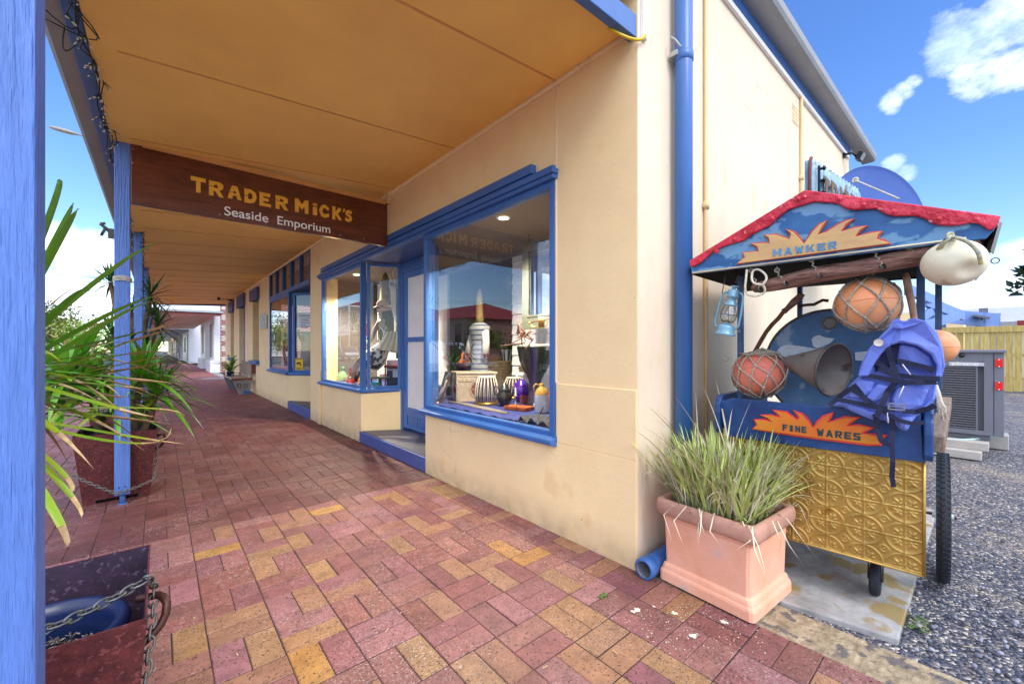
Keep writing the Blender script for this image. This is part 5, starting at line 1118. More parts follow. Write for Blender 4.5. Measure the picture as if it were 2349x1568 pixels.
for z in(2.12,2.06,2.0): b.tube([(2.545,.585,z),(2.545,.555,z)],.007,8); b.tube([(2.545,.565,z),(2.545,.558,z)],.013,6)
b.build('bolt','black',sgn)
rim=MB(); rim.tube([(2.465,.6,1.96),(2.455,.6,2.0),(2.455,.6,2.1),(2.462,.6,2.14),(2.48,.6,2.165)],.008,8); rim.build('timber_edge',mat('red brown ply edge',S(110,70,60),.8,var=.3),sgn)
b=MB(); q=PY(1962,413,.58); e=PC(2062,456,-.05); b.tube(curve(q,e,.0,8),.004,6); b.torus(q,.012,.006,(1,0,0)); solo(b,'stay_rope','ropew','thin pale rope running from the corrugated sign down to the cart roof','rope')
# blue dish behind
ds=thing('satellite_dish','large blue painted satellite dish rising behind the cart roof','satellite dish',(5.0,.72,0))
dc=CAM+FWD(2014,500)*3.8; ax=Vector((-.55,-.83,.10)).normalized(); b=MB()
b.lathe([(.001,-.09)]+[(.50*k/14,-.09+.09*(k/14)**2) for k in range(1,15)]+[(.505,.004),(.50,-.006)]+[(.50*k/14,-.10+.09*(k/14)**2) for k in range(13,0,-1)],dc,ax,56); b.build('dish',mat('blue dish paint',S(66,98,172),.45,var=.06,bump=0),ds)
b=MB(); b.tube([dc-ax*.1,dc-ax*.25,Vector((dc.x+.14,dc.y+.2,0))],.03,10); b.build('mast','galv',ds)
# ------------------------------------------------------------------ goods on and around the cart
ZU=Vector((0,0,1))
def ropeline(mb,pts,r=.004): mb.tube(pts,r,7)
# hanging driftwood log
A=PC(*Z1(455,1015),-.12); B2=PC(*Z1(2065,668),-.13)
lg=thing('driftwood_log','weathered brown driftwood log hung by wires under the cart gable','log',A.lerp(B2,.5))
b=MB(); r=random.Random(12); pts=[];rad=[]
up_=[Z1(x,y) for x,y in((455,1000),(600,975),(760,940),(900,905),(1050,885),(1200,865),(1350,835),(1500,800),(1650,770),(1800,735),(1950,690),(2065,668))]
P=[PC(x,y,-.12) for x,y in up_]
rr=[.028,.035,.039,.040,.038,.037,.039,.040,.042,.040,.042,.034]
n_=14
v=[];f=[]
for i,p in enumerate(P):
    t_=(P[min(i+1,11)]-P[max(i-1,0)]).normalized(); a=t_.cross(ZU).normalized(); c=a.cross(t_)
    for k in range(n_):
        q=k/n_*6.283; k_=rr[i]*(1+.12*math.sin(3*q+i*.7)+.07*r.uniform(-1,1)); v.append(p+a*math.cos(q)*k_+c*math.sin(q)*k_)
for i in range(11):
    for k in range(n_): f.append((i*n_+k,i*n_+(k+1)%n_,(i+1)*n_+(k+1)%n_,(i+1)*n_+k))
f+=[tuple(range(n_))[::-1],tuple(range(11*n_,12*n_))]; b.add(v,f,True); b.build('log','wood',lg,sub=1)
b=MB()
for x,y,x2,y2 in((705,970,645,888),(940,915,883,815),(1375,850,1318,752),(530,1015,468,890)):
    p=PC(*Z1(x,y),-.158); q=PC(*Z1(x2,y2),-.14); b.lathe([(.001,-.001),(.010,-.001),(.012,.003)],p,-CN,12)
b.build('drill_hole','black',lg)
b=MB()
for x,y,x2,y2 in((705,970,645,888),(940,915,883,815),(1375,850,1318,752),(530,1015,468,890),(1680,790,1560,730)):
    p=PC(*Z1(x,y),-.158); q=PC(*Z1(x2,y2),-.15); q2=PC(*Z1(x2,y2-60),-.12)
    pts=[p.lerp(q,k/12)+CU*.006*math.sin(k*1.6)+CN*.004*math.cos(k*1.6) for k in range(13)]+[q2]; b.tube(pts,.0028,5); b.torus(q+ZU*.01,.010,.0026,CN,nu=12,nv=5)
b.build('tie_wire','rope',lg)
# rope coil at the log's left end
b=MB(); pts=[Z1(*p) for p in((437,870),(430,940),(425,1000),(440,1040),(500,1052),(555,1030),(560,1000),(540,975),(490,965),(470,930),(480,880),(520,870),(565,905),(570,940),(545,975))]
b.tube(smooth([PC(x,y,-.17-.01*math.sin(i)) for i,(x,y) in enumerate(pts)]),.0055,8); solo(b,'rope_loop','ropew','loose pale rope looped over the left end of the driftwood log','rope')
# lantern
LN=-.14
lc=PC(1672,712,LN); t=thing('hurricane_lantern','pale blue hurricane lantern hanging at the left corner of the cart roof','lantern',PC(1662,768,LN))
ax=(PC(1686,655,LN)-PC(1662,768,LN)); hh=ax.length; ax.normalize(); base=PC(1662,766,LN); rf_=CU
def LP(h,u=0,n_=0):
    side_=(CU-ax*CU.dot(ax)).normalized(); return base+ax*h*hh+side_*u+CN*n_
K=hh/.27
b=MB(); b.lathe([(.001,-.005),(.052*K,-.004),(.055*K,.002),(.046*K,.012),(.042*K,.022),(.042*K,.040),(.038*K,.048),(.022*K,.052),(.020*K,.062),(.001,.064)],base,ax,32); o_=b.build('tank','lantern',t)
b=MB(); b.lathe([(.026*K,.155*K),(.036*K,.158*K),(.036*K,.163*K),(.024*K,.178*K),(.022*K,.182*K),(.024*K,.200*K),(.031*K,.204*K),(.031*K,.210*K),(.028*K,.214*K),(.028*K,.238*K),(.024*K,.243*K),(.010*K,.246*K),(.010*K,.256*K),(.022*K,.258*K),(.020*K,.264*K),(.001,.266*K)],base,ax,32); b.build('chimney_cap','lantern',t)
b=MB(); b.lathe([(.022*K,.064*K),(.034*K,.080*K),(.039*K,.100*K),(.037*K,.120*K),(.028*K,.142*K),(.025*K,.157*K)],base,ax,32); b.build('glass_globe','lampglass',t)
b=MB()
for s_ in(1,-1): b.tube([LP(.12,s_*.034*K),LP(.14,s_*.052*K),LP(.20,s_*.062*K),LP(.45,s_*.060*K),LP(.72,s_*.055*K),LP(.80,s_*.050*K),LP(.84,s_*.040*K),LP(.84,s_*.022*K)],.0058*K,10)
b.build('side_tube','lantern',t)
b=MB()
for k in range(5):
    a=k/5*6.28; q=[base+ax*h*K+( (CU-ax*CU.dot(ax)).normalized()*math.cos(a+h*6)+CN*math.sin(a+h*6))*rr_*K for h,rr_ in((.066,.026),(.085,.038),(.102,.042),(.12,.040),(.15,.029))]; b.tube(q,.0013,4)
b.torus(base+ax*.108*K,.042*K,.0013,ax,nu=24,nv=4); b.torus(base+ax*.07*K,.030*K,.0016,ax,nu=24,nv=4); b.build('guard_wire','pewter',t)
b=MB(); b.lathe([(.012*K,.06*K),(.014*K,.066*K),(.010*K,.074*K),(.001,.078*K)],base,ax,16); b.build('burner','brassy',t)
b=MB(); l1=LP(.80,.056*K); l2=LP(.80,-.056*K); b.tube([l1,PC(1664,630,LN)],.0022,5); b.tube([l2,LP(1.02,-.03*K),LP(1.05,0),PC(1695,628,LN)],.0022,5); b.build('bail_wire','steel',t)
# netted floats
def net(mb,c,r_,rows,nseg,rad,ax_=(0,0,1),jit=.0,rnd=None,knot=1.9,squash=1):
    ax_=Vector(ax_).normalized(); a=Vector((1,0,0)) if abs(ax_.x)<.9 else Vector((0,1,0)); a=(a-ax_*a.dot(ax_)).normalized(); b_=ax_.cross(a)
    def pt(i,k):
        ph=math.pi*(.10+.80*i/(rows-1)); q=(k+(.5 if i%2 else 0))/nseg*2*math.pi; return c+(a*math.cos(q)*math.sin(ph)+b_*math.sin(q)*math.sin(ph)+ax_*math.cos(ph)*squash)*(r_+rad*.8)+Vector((0,0,0))
    P={}
    for i in range(rows):
        for k in range(nseg): P[i,k]=pt(i,k)+(Vector((rnd.uniform(-1,1),rnd.uniform(-1,1),rnd.uniform(-1,1)))*jit if rnd else Vector()); d=(P[i,k]-c); P[i,k]=c+d.normalized()*max(d.length,(r_*min(1,squash if abs(d.normalized().dot(ax_))>.8 else 1)+rad*.6))
    def strand(p,q):
        pts=[]
        for s_ in range(6):
            m=p.lerp(q,s_/5); d=m-c; k=lerp((p-c).length,(q-c).length,s_/5); pts.append(c+d.normalized()*k)
        mb.tube(pts,rad,6)
    for i in range(rows-1):
        for k in range(nseg):
            strand(P[i,k],P[i+1,k]); strand(P[i,k],P[i+1,(k-1)%nseg] if i%2==0 else P[i+1,(k+1)%nseg])
    for k in range(nseg):
        strand(P[0,k],c+ax_*r_*1.02*squash); strand(P[rows-1,k],c-ax_*r_*1.02*squash)
    for p in P.values(): mb.ball(p,rad*knot,nu=8,nv=6)
oc=PC(1990,698,-.02); R_=.118
t=thing('orange_float','big orange fishing float in a rope net hanging from the driftwood log','float',oc,group='netted floats on the cart')
b=MB(); b.ball(oc,R_,(1,1,1),48,28); b.build('float','buoyo',t)
b=MB(); b.torus(oc,R_*1.0,.0022,(.12,.1,1),nu=64,nv=6); b.build('seam','buoyo',t)
b=MB(); b.lathe([(R_*.42,-R_*.92),(R_*.66,-R_*.765),(R_*.67,-R_*.755)],oc,ZU,32); b.build('base_band',mat('grey float base',S(190,178,162),.6),t)
b=MB(); net(b,oc,R_,5,7,.0046,(.1,.15,1),.006,random.Random(4)); 
for k in range(3): b.tube([oc+ZU*R_*1.0,oc+ZU*(R_*1.18)+CU*.02*(k-1),PC(*Z1(1400,830),-.1)+CU*.01*(k-1)],.0045,6)
b.tube([oc+Vector((0,0,-R_-.004)),oc+Vector((.05,-.06,-R_*.85)),oc+Vector((.07,-.10,-R_*.5))],.005,6); b.build('rope_net','rope',t)
rc=PC(1740,857,.10); R_=.130
t=thing('red_float','faded red fishing float in a tight rope net resting on the cart tray','float',rc,group='netted floats on the cart')
b=MB(); b.ball(rc,R_,(1,1,.97),48,28); b.build('float','buoyr',t)
b=MB()
for a_ in((.3,.2,1),(-.5,.4,1),(.8,-.4,.6)): b.torus(rc,R_*.995,.0022,a_,nu=64,nv=6)
b.build('seam','buoyr',t)
b=MB(); rn=random.Random(8); net(b,rc,R_,6,9,.0040,(.1,.25,1),.012,rn,2.1,.97)
for k in range(7):
    a=rn.uniform(0,6.28); c2=rc+ZU*R_*.75; b.tube([rc+(Vector((math.cos(a+j*.5)*.8,math.sin(a+j*.5)*.8,1.0+.1*math.sin(j*2+k))).normalized())*(R_+.006+.003*k%3) for j in range(7)],.0038,6)
b.torus(PC(1664,821,.05),.016,.003,CN,nu=16,nv=6); b.build('rope_net','rope',t)
wc=PC(2187,603,-.24); 
t=thing('cream_float','dented cream plastic float tied with blue and yellow rope at the right roof corner','float',wc)
b=MB(); b.ball(wc,.087,(1.04,1.04,.98),48,28)
for i,p in enumerate(b.v):
    d=(p-wc); dn=PC(2236,625,-.33)-wc; k=max(0,d.normalized().dot(dn.normalized())-.86)/.14; b.v[i]=wc+d*(1-.22*k*k)
b.build('float','buoyw',t)
b=MB(); b.tube([PC(*Z1(x,y),n_) for x,y,n_ in((1760,730,-.30),(1790,690,-.32),(1820,660,-.33),(1835,640,-.2))],.008,8); b.tube(smooth([PC(*Z1(x,y),n_) for x,y,n_ in((1838,645,-.2),(1900,655,-.33),(1960,680,-.34),(2010,720,-.34),(2040,770,-.34),(2050,830,-.32))]),.007,8)
for k in range(3): b.torus(PC(*Z1(1838,660),-.22)+ZU*(.01*k-.01),.014,.005,(.3*k,1,.2),nu=14,nv=6)
b.build('rope','ropeb',t)
fc=PC(2146,795,.7); b=MB(); b.ball(fc,.092,(1,1,1),32,20); b.torus(fc,.092,.002,(0,0,1),nu=40,nv=5); solo(b,'back_float','buoyo','plain orange float half hidden behind the blue life vest','float')
# drum lying on its side
t=thing('oil_drum','worn blue steel drum with white paint patches lying on the cart tray','drum',CC(.30,.55,.78))
dc_=PC(1903,826,.30); DR=.29
dc_=CC((dc_-CO).dot(CU),.30,1.115); DR=.312
b=MB(); b.lathe([(.001,.012),(DR-.02,.012),(DR-.014,.004),(DR-.008,0),(DR,0),(DR+.002,.012),(DR-.002,.02),(DR-.004,.2),(DR+.004,.215),(DR-.004,.23),(DR-.004,.42),(DR+.004,.435),(DR-.004,.45),(DR-.004,.62),(DR,.64),(.001,.63)],dc_,CN,64,ref=CU); b.build('shell','drum',t)
b=MB(); b.torus(dc_+CN*.002,DR-.004,.007,CN,nu=72,nv=8); b.build('rim','drumrim',t)
bc=PC(1903,741,.30); bc=dc_+(bc-dc_)-CN*(bc-dc_).dot(CN); b=MB(); 
for rr_,th_ in((.034,.003),(.026,.004)): b.torus(bc+CN*.008,rr_,th_,CN,nu=28,nv=6)
b.lathe([(.001,.004),(.024,.004)],bc,CN,24); b.build('bung','tin',t)
b=MB()
def dp(px,py,n_=.3): p=PC(*Z1(px,py),n_); return p+CN*(.009-(p-dc_).dot(CN))
b.prism([dp(*p) for p in((640,1430),(670,1400),(720,1385),(790,1395),(880,1410),(960,1420),(990,1450),(940,1480),(880,1500),(760,1500),(700,1480))],-CN*.001)
b.prism([dp(*p) for p in((880,1350),(900,1330),(935,1320),(965,1335),(1000,1340),(1040,1345),(1010,1375),(960,1400),(920,1412),(890,1395))],-CN*.001)
b.prism([dp(*p) for p in((1180,1440),(1270,1432),(1330,1445),(1330,1490),(1260,1500),(1185,1495))],-CN*.001); b.build('paint_patch','drumwhite',t)
b=MB(); b.tube([PC(*Z1(x,y),.22) for x,y in((790,1130),(830,1115),(900,1110),(960,1080),(1000,1085))],.008,6); b.build('bracket','steel',t)
# hoe with timber handle
b=MB(); P=[PC(*Z1(x,y),.22) for x,y in((822,1035),(800,1060),(760,1095),(715,1140),(690,1160))]; t=thing('old_saw_tool','rusty flat bar tool with a timber grip leaning beside the drum','tool',P[-1])
b.tube(P,[.014,.019,.020,.014,.017],10); b.build('grip','wood',t)
b=MB(); q=[PC(*Z1(x,y),.22) for x,y in((690,1160),(655,1205),(610,1250),(570,1300),(540,1350),(500,1420),(470,1470))]
for k in range(len(q)-1): b.beam(q[k],q[k+1]+(q[k+1]-q[k])*.05,.006,.022,up=CU)
b.build('blade',mat('rusty bar',S(112,70,42),.8,var=.3,vs=20,bump=.5),t)
# sledge handle
b=MB(); P=[PC(*Z1(x,y),-.02) for x,y in((1535,905),(1538,930),(1555,1020),(1575,1110),(1590,1200),(1598,1240))]; b.tube(P,[.010,.0135,.0135,.0125,.0115,.011],12); b.ball(P[0],.0105,nu=10,nv=6); solo(b,'timber_handle',mat('worn brown tool handle',S(158,112,86),.5,var=.35,vs=9,c2=S(196,150,120)),'worn brown timber tool handle standing between orange float and right post','tool handle')
# funnel
FN=.06
mo=PC(1913,848,FN-.02); apx=PC(1797,822,FN+.17)
ax=(mo-apx).normalized(); ln=(mo-apx).length; MR=.128
ap=mo-Vector((-.34,-.9,-.12)).normalized()*.25
t=thing('tin_funnel','large old galvanised funnel lying on its side against the drum','funnel',mo)
ax=(mo-ap).normalized(); ln=(mo-ap).length
b=MB(); pr_=[(.026,-.06),(.028,0)]+[(lerp(.028,MR,k/10),ln*k/10) for k in range(1,11)]+[(MR+.004,ln),(MR+.004,ln+.004),(MR-.002,ln+.004)]+[(lerp(MR-.003,.026,k/10),lerp(ln-.002,.004,k/10)) for k in range(0,11)]
b.lathe(pr_,ap,ax,48); b.build('cone','tin',t)
b=MB(); b.torus(mo,MR+.002,.0055,ax,nu=56,nv=8); b.build('rolled_rim','drumrim',t)
b=MB(); s0=ax.cross(ZU).normalized(); u0=s0.cross(ax); d_=(s0*-.35+u0*.93).normalized(); b.beam(ap+d_*.03,mo+d_*MR,.008,.004,up=d_); b.build('seam','tin',t)
# life vest: panels, collar, straps
t=thing('life_vest','bright blue life vest with navy webbing straps hung over the right front post','life vest',PC(2060,960,-.08))
VN=-.07
def vp(px,py,n_=VN): return PC(*Z2(px,py),n_)
def flat(pts,n0,th,nm,m='vest',bv=.012,wob=.008):
    mb=MB(); c=[vp(x,y,n0+wob*math.sin(x*.05+y*.03)) for x,y in pts]; mb.prism(c,CN*th); return mb.build(nm,m,t,bevel=bv,seg=3)
flat([(1190,230),(1260,100),(1400,60),(1560,60),(1680,120),(1740,260),(1700,340),(1690,440),(1640,500),(1560,560),(1530,600),(1500,660),(1440,640),(1420,600),(1290,575),(1200,540),(1090,505),(1060,488),(960,487),(1040,430),(1110,350),(1170,290)],-.085,.05,'back_panel')
for pts,n0 in(([(1125,350),(1185,300),(1290,318),(1270,390),(1200,440),(1090,430)],-.112),([(1300,330),(1395,352),(1350,430),(1270,470),(1215,440)],-.118),([(1420,365),(1500,345),(1650,372),(1620,440),(1600,490),(1520,520),(1400,500),(1390,440)],-.12),([(1090,480),(1200,500),(1290,535),(1282,588),(1100,512)],-.11),([(1440,560),(1545,560),(1503,657),(1445,632)],-.112),([(1330,548),(1405,548),(1395,600),(1340,585)],-.115),([(1205,170),(1290,215),(1280,285),(1190,262)],-.11),([(1470,350),(1560,360),(1530,300),(1450,290)],-.11)):
    flat(pts,n0,.035,'foam_panel',bv=.014)
flat([(1168,290),(1192,200),(1240,105),(1310,25),(1375,-40),(1400,-92),(1460,-75),(1540,-100),(1640,-78),(1705,-15),(1742,95),(1758,215),(1735,295),(1690,300),(1700,215),(1662,140),(1570,82),(1460,58),(1392,78),(1322,140),(1275,215),(1245,285)],-.145,.06,'collar',bv=.022)
flat([(1375,-42),(1400,-92),(1440,-105),(1480,-80),(1545,-108),(1640,-82),(1560,-55),(1470,-35),(1420,-25)],-.150,.03,'collar_fold',bv=.01)
flat([(1250,200),(1322,142),(1390,82),(1450,60),(1470,120),(1430,200),(1360,240),(1262,262)],-.10,.012,'lining','vestin',.004)
flat([(1450,70),(1560,88),(1650,150),(1680,220),(1640,262),(1560,235),(1430,195)],-.108,.02,'inner_panel')
def strap(pts,w_=.019,n0=-.138,nm='strap'):
    mb=MB(); P=[vp(x,y,n0+(.01*math.sin(i*1.7))) for i,(x,y) in enumerate(pts)]
    # resample for smoothness
    Q=[]
    for i in range(len(P)-1):
        for k in range(4): Q.append(P[i].lerp(P[i+1],k/4))
    Q.append(P[-1]); v=[]
    for i,p in enumerate(Q):
        t_=(Q[min(i+1,len(Q)-1)]-Q[max(i-1,0)]).normalized(); s_=t_.cross(CN).normalized(); v+=[p-s_*w_/2,p+s_*w_/2,p+s_*w_/2+CN*.003,p-s_*w_/2+CN*.003]
    for i in range(len(Q)-1):
        a=i*4
        for k in range(4): mb.f.append((a+k,a+(k+1)%4,a+4+(k+1)%4,a+4+k)); mb.smooth.append(False); mb.mi.append(0)
    mb.v=v; mb.build(nm,'webbing',t)
for q_ in ([(1175,270),(1290,290),(1420,315),(1560,330),(1700,325)],[(1310,235),(1420,275),(1560,295),(1720,305)],[(1110,360),(1230,440),(1340,520),(1440,580),(1540,605),(1620,595)],[(1030,440),(1180,470),(1300,495),(1420,510)],[(1470,520),(1560,525),(1640,505),(1690,480)],
           [(1370,90),(1400,190),(1440,300)],[(1440,180),(1540,205),(1620,225),(1680,245)],[(1240,160),(1320,205),(1440,300)],[(1440,310),(1370,390),(1330,480),(1300,560)],[(1290,540),(1300,640),(1330,720),(1390,750)],
           [(1400,540),(1405,650),(1400,760),(1405,860),(1400,960),(1410,1030)],[(1120,370),(1040,430),(975,485)],[(1240,470),(1190,400),(1140,340)]): strap(q_,.02 if len(q_)<6 else .017)
b=MB(); q=vp(1430,490,-.158)
for z_ in(-.012,.012): b.beam(q-CU*.026+ZU*z_,q+CU*.026+ZU*z_,.005,.006)
for s_ in(-1,1): b.beam(q+CU*.024*s_-ZU*.014,q+CU*.024*s_+ZU*.014,.005,.006,up=CU)
b.beam(q-CU*.022,q+CU*.022,.004,.004); b.build('buckle',mat('grey plastic buckle',S(130,136,160),.4),t)
b=MB()
for a_,c_ in(((1470,205),(1525,275)),((1480,350),(1440,440)),((1370,530),(1375,600))): b.tube([vp(*a_,-.142),vp(*c_,-.142)],.0022,5)
b.build('zip','white',t)
b=MB(); b.lathe([(.001,.0),(.012,0),(.016,.003)],vp(1310,60,-.15),-CN,16); b.build('badge','drumskin',t)
b=MB(); 
for k in range(5):
    pts=[vp(1690+r.uniform(-8,8),345,-.02),vp(1705+r.uniform(-15,15),400,-.03),vp(1720+r.uniform(-15,15),450,-.03),vp(1735+r.uniform(-25,25),500+r.uniform(0,50),-.03)]; b.tube(pts,.007,7)
for k in range(30): q=vp(1740+r.uniform(-15,15),490,-.03); b.tube([q,q+Vector((r.uniform(-.02,.02),r.uniform(-.02,.02),-r.uniform(.02,.06)))],.0015,4)
solo(b,'frayed_rope','ropew','thick frayed white rope beside the life vest at the cart side board','rope')
# ------------------------------------------------------------------ evaporative cooler, blocks, fence, pergola, shed
ac=thing('evaporative_cooler','blue grey evaporative air conditioner with slatted panel on concrete blocks','air conditioner',(7.5,.5,.24))
x0=7.0; y0,y1=-.057,1.13; z0,z1=.245,1.165
b=MB(); b.box((x0+.02,y0,z0),(8.1,y0+.03,z1)); b.box((x0+.02,y1-.03,z0),(8.1,y1,z1)); b.box((8.07,y0+.03,z0),(8.1,y1-.03,z1)); b.box((x0+.06,y0+.03,z0),(x0+.08,y1-.03,z1)); b.build('cabinet','acgrey',ac,bevel=.006)
b=MB(); b.box((x0-.03,y0-.02,z1),(8.13,y1+.02,z1+.035)); b.build('lid','acgrey',ac,bevel=.01)
b=MB()
for a_,c_ in((y0,y0+.07),(y0+.075,y0+.145),(y1-.07,y1)): b.box((x0,a_,z0),(x0+.025,c_,z1))
b.box((x0,y0+.145,z1-.10),(x0+.025,y1-.07,z1)); b.box((x0,y0+.145,z0),(x0+.025,y1-.07,z0+.05)); b.box((x0+.006,y0+.19,z0+.05),(x0+.03,y0+.205,z1-.10)); b.box((x0-.008,.435,z0+.05),(x0+.03,.447,z1-.10)); b.build('frame','acgrey',ac,bevel=.003)
b=MB(); nsl=26
for k in range(nsl):
    z=lerp(z0+.065,z1-.17,k/(nsl-1)); b.hexa([(x0+.004,y0+.2,z-.004),(x0+.03,y0+.2,z-.016),(x0+.03,y1-.07,z-.016),(x0+.004,y1-.07,z-.004),(x0+.004,y0+.2,z+.006),(x0+.03,y0+.2,z-.008),(x0+.03,y1-.07,z-.008),(x0+.004,y1-.07,z+.006)])
o=b.build('louvre_panel','acgrey',ac)
b=MB(); b.box((x0+.032,y0+.2,z0+.05),(x0+.055,y1-.07,z1-.10)); b.build('cooling_pad','acdark',ac)
b=MB(); b.box((x0-.003,y0+.19,z1-.155),(x0+.004,.435,z1-.10)); o=b.build('name_bar','acgrey',ac)
b=MB(); b.box((x0-.006,.085,z1-.148),(x0-.0035,.355,z1-.106)); b.build('name_plate',mat('silver plate',S(196,200,210),.35,metal=.3,var=.05),o)
tx=text('Braemar',.052,(x0-.008,.30,z1-.141),(0,-1,0),(0,0,1),'white','lettering',ac,bold=.0012)
b=MB(); b.box((x0-.0085,.305,z1-.143),(x0-.0065,.335,z1-.134)); b.box((x0-.0085,.305,z1-.131),(x0-.0065,.33,z1-.122)); b.box((x0-.0085,.305,z1-.119),(x0-.0065,.34,z1-.111)); b.build('emblem','white',ac)
for z in(z1-.11,z1-.36):
    b=MB(); b.box((x0-.012,y0+.008,z-.045),(x0-.002,y0+.062,z+.045)); o=b.build('reflector','redref',ac,bevel=.003); b=MB(); b.ball((x0-.013,y0+.035,z+.038),.006,nu=8,nv=5); b.ball((x0-.013,y0+.035,z-.038),.006,nu=8,nv=5); b.build('screw','white',o)
b=MB(); b.lathe([(.02,0),(.024,.01),(.014,.03),(.001,.034)],(x0+.0,.255,z1-.03),(-1,0,0),14); b.build('catch','black',ac)
b=MB(); b.box((x0+.05,y0+.1,z0-.07),(8.0,y1,z0-.002)); b.build('base_tray','acgrey',ac,bevel=.02)
for i,(a,c,l_) in enumerate((((6.86,.05,.09),(7.5,.75,.18),'upper long concrete block under the cooler'),((6.75,.10,0),(7.6,.8,.09),'lower long concrete block under the cooler'),((7.7,-.10,.0),(8.0,.35,.17),'pale concrete block under the cooler right rear corner'))):
    b=MB(); b.box(a,c); solo(b,'concrete_block','block',l_,'concrete block','blocks under the cooler',bevel=.008)
b=MB(); P=[(6.95,.6,.2),(6.9,.3,.175),(7.0,.05,.2),(7.3,-.03,.23)]; b.tube(curve(P[0],P[3],n=12,mid=P[1]),.014,8); solo(b,'hose',mat('pale green hose',S(170,196,190),.5),'pale hose drooping in front of the cooler base','hose')
# pine fence
FXX=17.9; t=thing('pine_fence','tall treated pine paling fence across the back of the gravel yard','fence',(FXX,0,0)); r=random.Random(3)
y=-9; 
b=MB()
while y<6.5:
    b.box((FXX+r.uniform(0,.008),y+.004,.02+r.uniform(0,.03)),(FXX+.018+.004*r.random(),y+.148+r.uniform(-.006,.004),1.70)); y+=.155
b.build('palings','fence',t)
b=MB(); b.box((FXX-.03,-9,1.68),(FXX+.09,6.5,1.85)); b.build('top_rail','fence',t,bevel=.004)
b=MB()
for z in(.35,1.0): b.box((FXX+.03,-9,z),(FXX+.08,6.5,z+.08))
b.build('rail','fence',t)
# blue pergola and carport
t=thing('pergola','blue timber pergola with stepped rafters behind the cart','pergola',(14,1.0,0)); 
PG=[((2104,668),(2168,690)),((2104,700),(2165,718)),((2104,735),(2160,700)),((2120,745),(2165,712))]
b=MB()
def pgx(x,y,X): return PX(x,y,X)
b.beam(pgx(2080,664,12),pgx(2146,690,15),.09,.22); b.beam(pgx(2120,690,14),pgx(2208,724,16.5),.09,.24); b.beam(pgx(2090,742,12),pgx(2150,705,15.5),.09,.2); b.beam(pgx(2090,756,12),pgx(2205,722,16.6),.09,.2); b.build('rafter','pergola',t)
b=MB()
for px,X in((2112,13),(2135,15)): p=pgx(px,760,X); b.box((p.x-.07,p.y-.07,0),(p.x+.07,p.y+.07,2.25))
b.build('post','pergola',t)
t=thing('carport','low blue steel carport frame with wide fascia beyond the pine fence','carport',(19,0,0))
b=MB(); b.beam(PX(2150,724,19),PX(2291,735,19.6),.1,.42); b.build('fascia','pergola',t)
b=MB(); 
for px,X in((2250,19.5),(2284,20.5),(2160,19.5)): p=PX(px,760,X); b.box((p.x-.1,p.y-.1,0),(p.x+.1,p.y+.1,2.35))
b.build('post','pergola',t)
b=MB(); p=PX(2252,734,19.3); b.cbox(p+Vector((-.1,0,.1)),(.3,.35,.06),Matrix.Rotation(.3,3,'X')); b.tube([p,p+Vector((0,0,.1))],.03,6); b.build('flood_lamp','acgrey',t)
b=MB(); x0_=27; p0=PX(2170,721,x0_);p1=PX(2360,722,x0_)
t=thing('white_shed','long low white metal roofed shed behind the fence','shed',(27,-2,0))
b.hexa([(27,-9,2.2),(33,-9,2.2),(33,6,2.2),(27,6,2.2),(27,-9,2.95),(33,-9,3.9),(33,6,3.9),(27,6,2.95)]); b.build('roof','metalroof',t)
b=MB(); b.box((27.2,-8.8,0),(32.8,5.8,2.2)); b.build('wall','offwhite',t)
b=MB(); b.box((26.9,-9,2.1),(27.1,6,2.35)); b.build('gutter','gutter',t)
b=MB(); p=PX(2300,750,21); b.box((20.9,p.y-.3,1.95),(21.1,p.y+.3-3.5,2.12)); b.build('red_rail','red',t)
b=MB(); p=PX(2256,716,26.5); b.tube([p+Vector((0,0,-.4)),p],.03,6); b.cbox(p+Vector((0,0,.08)),(.08,.26,.2)); solo(b,'shed_floodlight','acgrey','small square floodlight standing on the white shed roof','floodlight',bevel=.02)
# small tan annexe wall behind the pergola
b=MB(); p=PX(2155,760,22); b.box((22,p.y-.6,0),(24,p.y+2.6,2.6)); bb=solo(b,'tan_outbuilding','cream','small tan outbuilding seen under the pergola','outbuilding')
# ------------------------------------------------------------------ things in the near display window
FL=.662
Z4=lambda x,y:(979.1+x*.14636,764.9+y*.14636)
def at4(x,y,z=FL): return G(*Z4(x,y),z)
def hgt(p,x,y):    # height where the sight line through a photo point passes above p
    r=FWD(*Z4(x,y)); d=(p.x*math.sin(TH)+p.y*math.cos(TH)); return H+r.z*d
def lathe_at(p,prof,n=32): b=MB(); b.lathe(prof,p,(0,0,1),n); return b
# stoneware jug
p=at4(1800,1235); t=thing('stoneware_jug','cream and ochre stoneware jug in the right corner of the near window','jug',p)
lathe_at(p,[(.001,.002),(.056,.002),(.062,.012),(.063,.155)]).build('body','jugw',t)
lathe_at(p,[(.063,.155),(.060,.175),(.045,.205),(.025,.222),(.019,.235),(.022,.25),(.016,.252),(.001,.248)]).build('shoulder','jugb',t)
b=MB(); b.tube([p+Vector((-.02,.012,.235)),p+Vector((-.045,.025,.245)),p+Vector((-.062,.035,.225)),p+Vector((-.06,.03,.19))],.008,8); b.build('handle','jugb',t)
